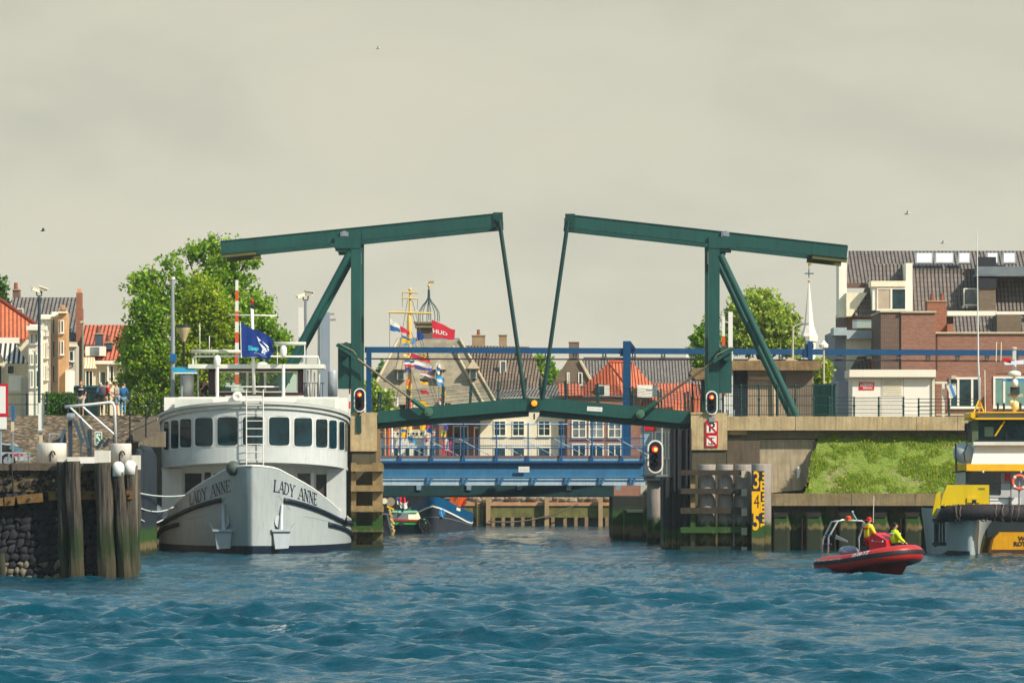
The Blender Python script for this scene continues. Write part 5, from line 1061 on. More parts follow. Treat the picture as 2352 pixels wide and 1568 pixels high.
# --- middle: roofs seen over the drawbridge ---
Y = 302.
h = house('pyramid_roof_house', 'old building with huge grey slate pyramid roof, dormers and white corner ridges', 1000, Y, ZF)
slope(h, [(838,930,Y),(1150,945,Y),(1056,780,Y+4.5),(915,780,Y+4.5)], SLATE); slope(h, [(1150,945,Y),(1150,945,Y+9),(1056,780,Y+4.7),(1056,780,Y+4.5)], SLATE, 'roof_side')
slope(h, [(915,780,Y+4.5),(1056,780,Y+4.5),(1056,776,Y+6),(915,776,Y+6)], LEAD, 'roof_crown')
wallbox(h, 842, 1026, 938, 1140, Y+.3, 2.2, BRO)
m = MB(); 
for pl in ([(838,930,Y-.1),(915,778,Y+4.35)], [(1150,943,Y-.1),(1056,778,Y+4.35)], [(1120,943,Y-.15),(1040,795,Y+3.8)]): m = MB(); m.tube([P(*q) for q in pl], .11, 5); m.build('ridge', M('ridge_lead','#b7aa8d',.8,var=.2), h)
for cx,cy,s in ((921,848,1.0),(1008,848,1.0),(1087,846,.95),(1020,925,1.0),(925,928,1.)):
    Yd = Y+(930-cy)/150*4.5-1.3; d_ = MB(); d_.pb(cx-9*s,cx+9*s,cy,cy+24*s,Yd,1.6); dd = d_.build('dormer', PLG, h); m = MB(); m.prism([P(cx-16*s,cy,Yd-.2),P(cx+16*s,cy,Yd-.2),P(cx,cy-22*s,Yd-.2)], (0,2.2,0)); m.build('dormer_roof', PALE, dd); m = MB(); m.pb(cx-6*s,cx+6*s,cy+3,cy+22*s,Yd-.04,.03); m.build('dormer_window', GLASS, dd)
# bell tower with open iron crown
bt_ = T('bell_tower', 'square brick tower topped by an open iron onion crown and weather vane', 'tower', (X(976,Y+6), Y+6, ZF)); Y2 = Y+5.5
wallbox(bt_, 957, 994, 752, 790, Y2, 1.3, BRD, 'shaft'); m = MB(); m.pb(953,1000,741,752,Y2-.3,2.0); m.pb(950,1004,738,742,Y2-.45,2.3); m.build('cornice', M('cornice_brown','#8d7a5c'), bt_)
c = P(985,738,Y2+.6); m = MB(); pr_ = [(.78,0),(.80,.35),(.76,.7),(.5,1.15),(.2,1.5),(.08,1.75),(.05,2.4)]
IRON = M('iron_green','#3d5552',.5)
for i in range(8):
    a = math.pi*i/4+.2; m = MB(); m.tube([c+Vector((r*math.cos(a), r*math.sin(a), z)) for r,z in pr_], .03, 4); m.build('crown_rib', IRON, bt_)
m = MB(); m.tube([c+Vector((0,0,.1)), c+Vector((0,0,2.7))], .035, 5); m.build('crown_post', IRON, bt_)
m = MB(); m.ell(c+Vector((0,0,1.95+.7)), .11,.11,.11,8,6); m.build('ball', M('gilt','#c9a046',.35,metal=.6), bt_); m = MB(); m.tube([c+Vector((0,0,2.7)), c+Vector((0,0,3.0))], .02, 4); m.prism([c+Vector((-.05,0,2.84)), c+Vector((.38,0,2.82)), c+Vector((.36,0,3.02)), c+Vector((-.02,0,3.0))], (0,.03,0)); m.build('weather_vane', M('vane','#a98a58',.5), bt_)
# brown roofed house right of it
Y = 308.
h = house('brown_roof_house', 'house with long brown tiled roof and two square stone chimneys', 1160, Y, ZF)
slope(h, [(1085,945,Y),(1262,905,Y),(1215,796,Y+5),(1060,793,Y+5)], TB); slope(h, [(1262,905,Y),(1262,905,Y+9),(1215,796,Y+5.2),(1215,796,Y+5)], TB, 'roof_end'); wallbox(h, 1095, 1262, 905, 1140, Y+.4, 8, PLG)
chimney(h, 1084, 1114, 769, 800, Y+5, M('chimney_stone','#9c8262',.9,var=.2), 1.2, 1); chimney(h, 1146, 1164, 768, 800, Y+5, M('chimney_stone'), .9)
win(h, 1148, 1163, 828, 862, Y+2.4, gl=PALEGL)
# gable house and long grey roof
Y = 312.
h = house('gable_house', 'brown brick gable house with one tall chimney, behind the drawbridge right leaf', 1317, Y, ZF)
m = MB(); m.prism([P(1270,880,Y),P(1362,880,Y),P(1330,826,Y),P(1304,826,Y)], (0,8,0)); m.pb(1270,1362,880,1140,Y,8); m.build('wall', BRB, h); m = MB(); m.tube([P(1362,882,Y-.1),P(1332,827,Y-.1)], .12, 5); m.build('verge', PALE, h)
chimney(h, 1307, 1330, 784, 832, Y+.5, BRB, 1.0); win(h, 1328, 1338, 855, 884, Y); win(h, 1302, 1308, 855, 884, Y)
h = house('grey_roof_house', 'long house with dark grey tiled roof and two white chimneys behind the orange roof', 1470, 318, ZF); Y = 318.
slope(h, [(1345,900,Y),(1640,900,Y),(1640,824,Y+5),(1332,824,Y+5)], TG); wallbox(h, 1345, 1640, 900, 1140, Y+.4, 8, BRD)
for a in (1443,1580): chimney(h, a-5, a+9, 796, 832, Y+5, PLW, .6); 
m = MB(); m.tube([P(1595,824,Y+5),P(1595,800,Y+5)], .03, 4); m.build('roof_pole', WHITE, h)
for px in (1430,1475,1500): m = MB(); m.tube([P(1340,824,Y+5.05),P(1640,825,Y+5.05)], .14, 5)
m.build('ridge', M('ridge_dark','#3f3a39'), h)
# orange hipped house
Y = 303.
h = house('orange_roof_house', 'brick house with bright orange hipped roof right of the white house', 1410, Y, ZF)
slope(h, [(1318,908,Y),(1432,908,Y),(1432,908,Y),(1398,832,Y+5)], TO, 'roof_left'); slope(h, [(1318,908,Y),(1455,908,Y),(1452,832,Y+5),(1398,832,Y+5)], TO); slope(h, [(1455,908,Y-.05),(1522,908,Y),(1452,832,Y+5.0)], TO, 'roof_right')
m = MB(); m.tube([P(1398,831,Y+4.95),P(1452,831,Y+4.95)], .12, 5); m.build('ridge', M('ridge_orange','#b8502f'), h); m = MB(); m.tube([P(1398,833,Y+4.9),P(1446,893,Y+.8)], .07, 5); m.build('hip_ridge', M('ridge_rust','#8d3f28'), h)
d_ = wallbox(h, 1373, 1400, 884, 908, Y+.0, 1.2, PLW, 'dormer'); m = MB(); m.pb(1376,1388,886,906,Y-.04,.03); m.build('dormer_window', GLASS, d_)
d_ = wallbox(h, 1464, 1512, 884, 912, Y-.5, 1.4, PLW, 'dormer'); m = MB(); m.pb(1500,1512,884,909,Y-.54,.03); m.build('dormer_window', PALEGL, d_)
m = MB(); m.prism([P(1280,880,Y+.8),P(1330,880,Y+.8),P(1342,908,Y-.4),P(1286,908,Y-.4)], (0,.1,-.05)); m.build('low_roof', TR, h)
wallbox(h, 1303, 1470, 908, 1140, Y+.1, 8, BR); gutter(h, 1300, 1472, 908, Y, LEAD)
for a,b in ((1313,1347),(1352,1387),(1396,1428)): win(h, a, b, 964, 1006, Y+.1, 2, 2, gl=PALEGL, w=3); win(h, a, b, 1018, 1052, Y+.1, 2, 1, w=3)
for a,b in ((1318,1338),(1362,1382)): win(h, a, b, 926, 950, Y+.1, 1, 2)
g2 = house('shop_house', 'house with large glazed front, white posts and a red sign right of the brick house', 1520, Y, ZF)
wallbox(g2, 1471, 1600, 935, 1140, Y+.3, 7, PLG); slope(g2, [(1468,935,Y),(1620,935,Y),(1600,880,Y+3.5),(1490,880,Y+3.5)], TR); slope(g2, [(1546,990,Y-2.4),(1640,990,Y-2.4),(1640,900,Y-.6),(1546,925,Y-.6)], TO, 'front_roof')
for a,b in ((1476,1500),(1504,1530),(1534,1560)): win(g2, a, b, 990, 1052, Y+.3, 1, 2, gl=M('shop_glass','#8aa6b2',.15), w=3)
m = MB(); m.pb(1480,1506,970,988,Y+.1,.2); m.build('red_sign', REDP, g2)
# white house
Y = 304.
h = house('white_house', 'cream white canal house with two rows of small dark windows', 1200, Y, ZF)
wallbox(h, 1100, 1302, 916, 1142, Y, 8, PLA); gutter(h, 1098, 1304, 912, Y, PLG, 5); slope(h, [(1098,914,Y-.2),(1304,914,Y-.2),(1304,880,Y+3),(1098,900,Y+3)], TG)
for a in (1136,1179,1238,1283): win(h, a-2, a+26, 966, 1001, Y, 2, 2, gl=GLASS, fr=TRIM, w=1.8); win(h, a-2, a+26, 1027, 1056, Y, 1, 1, w=1.8)
m = MB(); m.pb(1298,1303,960,1060,Y-.2,.15); m.pb(1099,1103,918,1140,Y-.2,.15); m.build('downpipe', LEAD, h)
h = house('brick_canal_house', 'narrow brick canal house with tall white framed windows left of the white house', 1065, 305, ZF); Y = 305.
wallbox(h, 1028, 1098, 925, 1142, Y, 8, BRO); slope(h, [(1026,927,Y-.2),(1100,927,Y-.2),(1092,898,Y+3),(1034,898,Y+3)], TG); win(h, 1040, 1076, 977, 1010, Y, 2, 1, w=3); win(h, 1040, 1076, 1013, 1052, Y, 2, 1, w=3); win(h, 1045, 1072, 935, 965, Y, 2, 1, w=3)
m = MB(); m.pb(1088,1126,979,984,Y-.9,.1); m.pb(1088,1091,984,1050,Y-.9,.1); m.build('awning_frame', CREAM, h)
h = house('quay_house', 'old brown quay house partly hidden behind the dressed ship', 930, 310, ZF); wallbox(h, 870, 1026, 925, 1142, 310, 8, BRD)
for a in (890,920,960,1000): win(h, a, a+20, 975, 1005, 310, 2, 1); win(h, a, a+20, 1018, 1050, 310, 2, 1)
# church spire far right
Y = 420.
cs_ = T('church_spire', 'slender white church spire with cross and gilded vane behind the trees', 'church', (X(1858,Y), Y, ZR))
m = MB(); k_ = Y/F; zb = Z(772,Y); m.lathe([(20*k_,0),(17*k_,6*k_),(11*k_,24*k_),(1.5*k_,118*k_),(.4*k_,135*k_)], P(1858,772,Y), 8); m.build('spire', M('spire_white','#efe4d4',.7,var=.06,streak=.3), cs_)
m = MB(); m.lathe([(15*k_,-60*k_),(15*k_,-14*k_),(19*k_,-12*k_),(21*k_,0)], P(1858,772,Y), 8); m.pb(1848,1868,786,960,Y-.4,1); m.build('lantern', PLW, cs_)
for a in (-8,0,8): m = MB(); m.pb(1856+a,1861+a,789,800,Y-.9,.3); m.build('louvre', GLASS, cs_)
m = MB(); m.tube([P(1858,640,Y),P(1858,605,Y)], .03, 4); m.tube([P(1848,628,Y),P(1869,628,Y)], .06, 4); m.tube([P(1858,636,Y),P(1858,618,Y)], .06, 4); m.build('cross', M('cross_blue','#3d5566'), cs_); m = MB(); m.ell(P(1858,646,Y),.13,.13,.13,6,5); m.build('ball', M('gilt'), cs_); m = MB(); m.prism([P(1855,604,Y),P(1864,604,Y),P(1864,609,Y),P(1857,611,Y)], (0,.05,0)); m.build('vane', M('gilt'), cs_)
# --- left: houses along the dike ---
Y = 246.
h = house('orange_roof_cottage', 'cottage with bright orange pantile roof at the left picture edge', 30, Y, ZL)
slope(h, [(-60,777,Y),(58,777,Y),(86,745,Y+2.5),(0,686,Y+5),(-60,686,Y+5)], TO); m = MB(); m.tube([P(0,686,Y+4.8),P(88,748,Y+2.2)], .11, 5); m.build('hip_ridge', M('ridge_rust'), h)
wallbox(h, -60, 66, 780, 985, Y+.3, 6, PLA); m = MB(); m.pb(-60,42,775,788,Y-.5,1.2); m.build('fascia', TRIM, h)
aw = MB(); aw.prism([P(-10,788,Y-.6),P(36,788,Y-.6),P(64,833,Y-1.6),P(12,833,Y-1.6)], (0,.05,-.05)); m2 = NG('striped_awning'); u_ = m2('SeparateXYZ', i0=m2.co('UV')).outputs['X']; st_ = m2('Math', _operation='GREATER_THAN', i0=m2('Math', _operation='SINE', i0=m2('Math', _operation='MULTIPLY', i0=u_, i1=22.).outputs[0]).outputs[0], i1=0.).outputs[0]; m2.end(m2.mix(st_, hexc('#2d2b33'), hexc('#cfc9bb')), .8); aw.build('awning', MC['striped_awning'], h)
win(h, 16, 34, 838, 860, Y+.25); win(h, -8, 6, 838, 885, Y+.25)
m = MB(); m.pb(20,52,862,898,Y-1.2,.06)
for i in range(8): pass
m.build('porch_fence', TRIM, h); m = MB(); m.pb(48,66,866,985,Y-1.3,.8); m.build('porch_pier', PLG, h)
h = house('slate_roof_house', 'house with dark grey roof and orange-brown brick gable end rising above it', 110, 256, ZL); Y = 256.
slope(h, [(22,782,Y),(176,782,Y),(176,683,Y+5),(28,683,Y+5)], TG); wallbox(h, 22, 176, 782, 985, Y+.3, 7, PLG); chimney(h, 29, 44, 664, 690, Y+5, BRD, .8, 1)
m = MB()
for a,b,c,d in ((175,187,672,708),(173,189,708,735),(175,188,735,785),(174,189,785,985)): m.pb(a,b,c,d,Y-.3,.8)
m.build('brick_gable', BRO, h); m = MB(); m.pb(177,185,663,672,Y-.3,.8); m.build('gable_finial', M('finial','#d49a78',.8), h); win(h, 170-20, 166, 752, 772, Y+1, gl=PALEGL); win(h, 27, 54, 708, 732, Y+1.5, gl=PALEGL)
def facade(lab, a, b, c, Y, mat, nm='gabled_house'):
    h = house(nm, lab, (a+b)/2, Y, ZL); m = MB(); m.pb(a,b,c+8,985,Y,1.6); m.pb(a+2,b-2,c,c+8,Y,1.2); m.build('wall', mat, h); m = MB(); m.pb(a-1.5,b+1.5,c+6,c+11,Y-.25,.4); m.build('cornice', CREAM, h); return h
f1 = facade('white narrow gabled house with tall shadowed windows, left one of the bright row', 92, 116, 722, 243, PLW)
for a in (97,107): win(f1, a, a+5, 735, 770, 243); win(f1, a, a+5, 785, 822, 243); win(f1, a, a+5, 838, 872, 243)
f2 = facade('white narrow gabled house in the middle of the bright row', 117, 133, 716, 244, PLW)
for a in (120,): win(f2, a, a+7, 730, 768, 244); win(f2, a, a+7, 782, 822, 244); win(f2, a, a+7, 838, 880, 244)
f3 = facade('tan sandstone narrow gabled house at the right end of the bright row', 134, 152, 708, 242.5, M('sandstone','#c99a6c',.85,var=.15,streak=.3))
for a in (139,): win(f3, a, a+8, 735, 765, 242.5); win(f3, a, a+8, 782, 815, 242.5)
m = MB()
for a in (136,144,150): m.pb(a-3,a+3,700+abs(a-144),712,242.2,.5)
m.build('gable_top', M('sandstone'), f3); m = MB(); m.pb(150,159,850,900,242.2,3); m.build('white_porch', PLW, f3)
f4 = facade('low white shop front with a flat cornice beside the orange roof cottage', 66, 92, 745, 241, PLW, 'white_shop')
m = MB(); m.pb(60,106,748,758,240.3,.8); m.build('canopy', TRIM, f4)
for a,c,d in ((70,765,790),(80,765,790),(70,812,838),(80,812,838),(70,850,890),(82,850,890)): win(f4, a, a+7, c, d, 241)
f5 = facade('shadowed beige house between the sandstone front and the brick gable', 153, 175, 785, 248, PLG)
win(f5, 158, 170, 805, 830, 248); win(f5, 158, 170, 850, 885, 248)
m = MB(); m.tube([P(160+7*math.cos(a),838+7*math.sin(a),247.5) for a in [2*math.pi*i/14 for i in range(15)]], .03, 4); m.build('wall_wheel', BLACK, f5)
h = house('red_roof_house', 'long low house with red pantile roof, grey chimneys and striped awning behind the hedge', 260, 252, ZL); Y = 252.
slope(h, [(190,826,Y),(330,826,Y),(330,746,Y+5),(192,746,Y+5)], TR); wallbox(h, 190, 335, 832, 985, Y+.3, 6, PLA); m = MB(); m.pb(188,335,828,836,Y-.2,.4); m.build('fascia', TRIM, h)
for a,b,c in ((218,235,765),(242,257,785)): chimney(h, a, b, c, 802, Y+1, M('slate_chimney','#3d4a55',.7), .6, 1)
m = MB(); m.pb(196,240,795,817,Y-.3,1); m.build('dormer', TRIM, h); m = MB(); m.pb(208,228,797,816,Y-.34,.03); m.build('dormer_window', PALEGL, h)
aw = MB(); aw.grid(lambda u,v: P(191+ (26+5*v)*u, 820+26*math.sin(v*1.4), Y-.3-1.0*(1-math.cos(v*1.4))), [i/8 for i in range(9)], [i/6 for i in range(7)])
m2 = NG('orange_awning'); u_ = m2('SeparateXYZ', i0=m2.co('Object')).outputs['X']; st_ = m2('Math', _operation='GREATER_THAN', i0=m2('Math', _operation='SINE', i0=m2('Math', _operation='MULTIPLY', i0=u_, i1=38.).outputs[0]).outputs[0], i1=0.).outputs[0]; m2.end(m2.mix(st_, hexc('#e8a05a'), hexc('#f0e4cc')), .8); aw.build('awning', MC['orange_awning'], h, True, recalc=False)
win(h, 196, 214, 850, 888, Y+.2, 2); win(h, 228, 244, 852, 886, Y+.2, gl=M('shop_green','#4a5f56',.4)); win(h, 252, 262, 838, 880, Y+.2); m = MB(); m.pb(246,250,836,888,Y-.1,.2); m.build('pilaster', TRIM, h)
chimney(h, 308, 318, 748, 775, Y+4.4, BRO, .6); 
# ---------- trees, shrubs and hedges ----------
def leaves(m, blobs, n, size, rs, clump=.5, flat=.75, per=34):
    """leaf clumps spread through a union of ellipsoids ((x,y,z),(rx,ry,rz)); denser toward the outside"""
    vol = [b[1][0]*b[1][1]*b[1][2] for b in blobs]; tot = sum(vol); k = 0
    while k < n:
        c, r = rs.choices(blobs, vol)[0]; d = Vector((rs.gauss(0,1), rs.gauss(0,1), rs.gauss(0,1))).normalized(); q = rs.random()**.42
        q *= .86+.24*mno.noise((c[0]+d.x*3.1, c[2]+d.z*3.1, d.y*3.1)); cc = Vector(c)+Vector((d.x*r[0]*q, d.y*r[1]*q, d.z*r[2]*q)); cl = clump*rs.uniform(.45,1.1)
        for j in range(per):
            p = cc+Vector((rs.uniform(-.85,.85)*cl, rs.uniform(-.85,.85)*cl, rs.uniform(-.8,.8)*cl*flat)); s = size*rs.uniform(.6,1.35)
            a = Vector((rs.gauss(0,1), rs.gauss(0,1), rs.gauss(0,1)-.4)).normalized(); b = a.orthogonal().normalized(); b.rotate(Matrix.Rotation(rs.uniform(0,6.28), 3, a)); w = a.cross(b)*s*.34; L_ = b*s
            m.add([p, p+L_*.45+w, p+L_, p+L_*.45-w], [(0,1,2,3)]); k += 1
def tree(nm, lab, cx, Y, zb, blobs, n, size, mat, bark, trunk_r=.3, seed=1, clump=.5, grp='trees', limbs=9):
    """blobs in picture units: (px, py, half width, half height)"""
    rs = random.Random(seed); k = Y/F; base = Vector((X(cx,Y), Y, zb)); t = T(nm, lab, 'tree', base, grp)
    B = [((X(a,Y), Y+rs.uniform(-.6,.6)*hw*k*.3, Z(b,Y)), (hw*k, hw*k*.85, hh*k)) for a,b,hw,hh in blobs]
    top = max(b[0][2] for b in B); m = MB(); mid = Vector((base.x, base.y, top)); m.tube([base-Vector((0,0,.3)), base.lerp(mid,.4)+Vector((.15,0,0)), base.lerp(mid,.75), mid], [trunk_r, trunk_r*.75, trunk_r*.4, .04], 8); tr = m.build('trunk', bark, t, True)
    for i in range(limbs):
        c, r = rs.choice(B); s = base.lerp(mid, rs.uniform(.25,.75)); e = Vector(c)+Vector((rs.uniform(-.8,.8)*r[0], rs.uniform(-.6,.6)*r[1], rs.uniform(-.2,.8)*r[2])); m = MB(); m.tube([s, s.lerp(e,.5)+Vector((0,0,-.2)), e], [trunk_r*.35, trunk_r*.2, .02], 5); m.build('limb', bark, tr, True)
    m = MB(); leaves(m, B, n, size, rs, clump); m.build('crown', mat, t, recalc=False); return t
LG = leafM('leaf_mid', '#4a8814', '#b8d634', .5); LY = leafM('leaf_yellow', '#6a960c', '#ccd62c', .48); LDK = leafM('leaf_dark', '#2c6018', '#5f8f28', .4); LLM = leafM('leaf_lime', '#6f9a1c', '#d6de5c', .48)
BARK = M('bark', '#5c4a36', .9, var=.3, bump=.03); BARKP = M('bark_pale', '#8d8472', .9, var=.25)
tree('poplar_tree', 'tallest leafy green tree behind the white ship, crown tip under the beam end', 500, 231, ZL, [(510,590,62,62),(455,580,40,45),(560,610,36,60),(500,700,105,95),(590,720,48,75),(520,810,120,80),(620,790,45,60)], 26000, .22, LG, BARK, .4, 1, .5)
tree('poplar_tree', 'broad green tree left of the white ship beside the red roofed houses', 350, 228, ZL, [(385,610,35,45),(335,650,48,45),(350,720,66,70),(340,800,72,75),(330,870,68,60),(420,700,50,80),(400,860,60,75),(460,880,60,60)], 24000, .21, LG, BARK, .32, 2, .48)
tree('ash_tree', 'yellow-green tree in front of the taller tree behind the grey ship pole', 462, 223, ZL, [(465,680,58,58),(430,740,55,60),(500,740,55,70),(460,820,90,85)], 17000, .18, LY, BARKP, .25, 3, .42)
tree('poplar_tree', 'smaller dense tree at the right edge of the tree group behind the ship', 610, 229, ZL, [(600,770,50,60),(640,800,42,45),(600,850,70,45),(672,826,26,30)], 11000, .21, LG, BARK, .25, 4, .45)
tree('garden_tree', 'small reddish green tree at the end of the red roofed house', 292, 245, ZL, [(296,775,20,30),(285,800,24,30),(310,815,25,30)], 1500, .22, leafM('leaf_bronze','#5a4a22','#7d7a2c',.3), BARK, .12, 5, .4)
tree('corner_tree', 'dark tree at the far left picture edge above the orange roof', -4, 262, ZL, [(-12,665,30,38),(2,690,18,28),(15,700,10,14),(-30,700,40,60)], 3500, .28, LDK, BARK, .25, 6, .45)
tree('lime_tree', 'round bright green tree behind the concrete hut, right of the bridge', 1745, 262, ZR, [(1745,735,78,72),(1700,720,48,50),(1790,760,55,55),(1700,780,58,40),(1745,695,40,38),(1822,800,32,28)], 22000, .25, LLM, BARK, .3, 7, .5)
tree('street_tree', 'small green tree left of the right bridge tower', 1615, 258, ZR, [(1612,790,22,45),(1625,760,20,35),(1605,830,18,30)], 2600, .26, LG, BARK, .15, 8, .4)
tree('street_tree', 'green tree showing between the concrete hut and the bar gate', 1890, 240, ZR, [(1890,850,24,28),(1880,895,25,40)], 2200, .24, LY, BARK, .14, 9, .4)
tree('street_tree', 'yellow-green small tree between the left bridge tower and blue post', 858, 272, 2., [(850,900,22,32),(880,915,28,22),(838,900,14,30),(880,945,30,25)], 3200, .26, LLM, BARK, .15, 10, .4)
tree('far_tree', 'distant dark green tree in the gap between the brown roofs', 1270, 345, ZF, [(1262,860,24,30),(1285,875,18,25),(1240,835,14,18)], 2600, .34, LG, BARK, .2, 11, .5)
tree('far_tree', 'distant blue-green tree left of the pyramid roof', 885, 350, ZF, [(885,850,20,25),(870,880,22,25)], 1500, .34, LDK, BARK, .2, 12, .5)
def hedge(lab, a, b, c, Y, seed, mat, hd=.7):
    rs = random.Random(seed); t = T('hedge', lab, 'hedge', (X((a+b)/2,Y), Y, ZL), None); zt = Z(c,Y); m = MB(); m.box(X(a,Y)+.15, X(b,Y)-.15, Y+.2, Y+hd, ZL, zt-.2); m.build('stems', M('hedge_core','#1f2a10',.9), t)
    m = MB(); n = int((b-a)*26); 
    for i in range(n):
        p = Vector((rs.uniform(X(a,Y),X(b,Y)), Y+rs.uniform(0,hd+.2), rs.uniform(ZL,zt+.05*rs.random())))
        if rs.random() < .6: p.y = Y+rs.uniform(-.05,.12)
        s = rs.uniform(.08,.16); q = Vector((rs.gauss(0,1),rs.gauss(0,1)-.6,rs.gauss(0,1)+.3)).normalized(); b_ = q.orthogonal().normalized(); w = q.cross(b_)*s*.4; L_ = b_*s; m.add([p,p+L_*.5+w,p+L_,p+L_*.5-w],[(0,1,2,3)])
    m.build('foliage', mat, t, recalc=False)
hedge('clipped green hedge behind the left dike railing, left of the dark bins', 98, 172, 903, 209.5, 1, LDK); hedge('longer clipped hedge on the dike between the group of people and the ship', 284, 386, 906, 209.5, 2, leafM('hedge_yellow','#47700f','#93ab22',.35))
hedge('low hedge beneath the trees behind the white ship', 386, 480, 905, 211.5, 3, LG)
# ---------- the blue bridge beyond, its portal beam and conduit ----------
YV = 236.
bb = T('girder_bridge', 'low blue steel girder bridge with blue railings beyond the green drawbridge', 'bridge', (X(1180,YV), YV, 3))
x0, x1 = -13.9, X(1482,YV)
def band(nm, mat, c, d, y0, dep, xa=None, xb=None): m = MB(); m.box(xa if xa is not None else x0, xb or x1, y0, y0+dep, Z(d,YV), Z(c,YV)); return m.build(nm, mat, bb)
band('deck_edge', M('deck_brown','#8a6a5c',.8), 1046, 1051, YV, 6.)
band('kick_plate', M('lattice_blue','#7c9db5',.6,var=.2,vs=9), 1051, 1058, YV+.02, .1)
band('top_flange', M('flange_blue','#1b4a72',.5), 1058, 1063, YV-.18, .5)
band('web', M('web_blue','#3a7196',.5,var=.12,streak=.35), 1063, 1094, YV+.06, .1)
band('bottom_flange', LBLUE, 1094, 1096.8, YV-.1, .4)
band('lit_soffit_panel', M('soffit_lit','#b4c2cc',.6,var=.1,streak=.3), 1097, 1114, YV-.06, .1); band('rear_girder', M('web_blue'), 1063, 1110, YV+5, .1); band('rib_line', M('web_blue'), 1101.5, 1104, YV-.10, .03)  # pale colour paints in the light on the lower band
for px in (985,1066,1148,1225,1302,1380,1452): m = MB(); m.bar(P(px-3,1095,YV-.14),P(px-3,1113,YV-.14),.12,.1,(0,1,0)); m.bar(P(px+9,1095,YV-.14),P(px,1113,YV-.14),.12,.1,(0,1,0)); m.build('bracket', M('web_blue'), bb)
posts = (919,992,1065,1140,1213,1289,1360,1429,1478)
BP = M('post_blue','#115488',.45)
for px in posts: m = MB(); m.tube([P(px,1060,YV-.1),P(px,971,YV-.1)], .045, 6); m.prism([P(px-4,1062,YV-.19),P(px+4,1062,YV-.19),P(px+2,1048,YV-.19),P(px-2,1048,YV-.19)], (0,.1,0)); m.build('railing_post', BP, bb)
def br_(c, r, mat, nm='rail', a=None, b=None): m = MB(); m.tube([(a if a is not None else x0,YV-.1,Z(c,YV)),(b or x1,YV-.1,Z(c,YV))], r, 5); m.build(nm, mat, bb)
br_(974, .035, M('rail_pale','#8fb4d4',.5), b=X(1305,YV)); br_(974, .035, BP, a=X(1305,YV)); br_(1006, .03, BP); br_(1029, .03, BP); m = MB(); m.tube([(x0,YV+5.8,Z(1022,YV)),(x1,YV+5.8,Z(1022,YV))], .03, 4); m.build('rear_rail', LBLUE, bb)
for a in range(8): m = MB(); a_ = 905+a*73; m.tube([P(a_,1006,YV+.3),P(a_+75,1046,YV+.3)], .02, 4); m.build('stay', M('stay_pale','#a9c2d2',.5), bb)
m = MB()
for i in range(150): px = 872+i*4.05; m.box(X(px,YV)-.006, X(px,YV)+.006, YV-.1, YV-.088, Z(1046,YV), Z(1006,YV))
m.build('infill_bars', M('bar_blue','#3d6f9c',.5), bb)
sp_ = T('bridge_sign', 'small white sign plate fixed on the blue bridge girder', 'sign', P(1203,1078,YV)); m = MB(); m.pb(1191,1216,1071,1084,YV-.22,.03); m.build('plate', WHITE, sp_)
m = MB(); ticks(-.27,.27,-.09,.1,8, lambda u,v: (X(1203.5,YV)+u, YV-.224, Z(1077.5,YV)+v), m, 6, .02); m.build('marks', M('faded_mark'), sp_, recalc=False)
# dark arched girder underneath
dbm = T('service_bridge', 'dark green arched girder of a service bridge below the blue bridge', 'bridge', (X(1150,YV+8), YV+8, 1.5)); Yd = YV+8.5
m = MB(); q = [(700,1088),(840,1096),(900,1104),(980,1109),(1080,1112),(1410,1113)]; m.prism([P(a,b,Yd) for a,b in q]+[P(1410,1138,Yd),P(700,1138,Yd)], (0,1.2,0)); m.build('girder', M('girder_teal','#1f3f42',.5,var=.15,streak=.3), dbm)
m = MB(); m.prism([P(a,b+26 if 0 else 1138,Yd-.2) for a,b in ((700,0),(1410,0))]+[P(1410,1141,Yd-.2),P(700,1141,Yd-.2)], (0,1.7,0)); m.build('flange', M('flange_dark','#12282c',.5), dbm)
for px in (962,1077,1193,1307,1420): m = MB(); m.prism([P(px-6,1108,Yd-.1),P(px+6,1108,Yd-.1),P(px+5,1125,Yd-.1),P(px-5,1125,Yd-.1)], (0,.1,0)); m.build('bracket', M('bracket_grey','#7c98a6',.5), dbm)
# portal beam along the whole width
pf = T('portal_beam', 'long bright blue overhead steel beam on blue posts running behind the drawbridge', 'beam', (X(1440,238), 238, 4))
def yb_(px): return 236.5+(px-840)*.0036
def pbm(px, py): return P(px, py, yb_(px))
m = MB(); a, b = pbm(838,803), pbm(2560,811.5); m.bar(a, b, .25, .33); m.build('beam', BLUE, pf)
for l,r,c,d in ((841,853,797,1046),(1431,1449,783,1112)): m = MB(); Y = yb_(l)-.3; m.pb(l,r,c,d,Y,.3); m.build('post', BLUE, pf)
m = MB(); Y = yb_(1440)-.32; m.prism([P(1449,784,Y+.05),P(1449,800,Y+.05),P(1462,802,Y+.05)], (0,.1,0)); m.prism([P(1431,786,Y+.05),P(1431,800,Y+.05),P(1424,806,Y+.05),P(1424,818,Y+.05),P(1431,818,Y+.05)], (0,.1,0)); m.build('gusset', M('gusset_navy','#0c2f5c',.5), pf)
Y = yb_(1862)-.35; m = MB(); m.pb(1856,1867,783,826,Y,.3); m.build('post_head', BLUE, pf); m = MB(); m.prism([P(1856,786,Y+.05),P(1856,822,Y+.05),P(1840,820,Y+.05)], (0,.1,0)); m.build('gusset', M('gusset_navy'), pf)
m = MB(); m.tube([pbm(838,823.5)+Vector((0,.1,0)), pbm(1700,826)+Vector((0,.1,0)), pbm(2560,830)+Vector((0,.1,0))], .045, 5); m.build('conduit', M('conduit_dark','#3b332e',.7), pf)
HNG = M('hanger_grey','#5b5a58',.6)
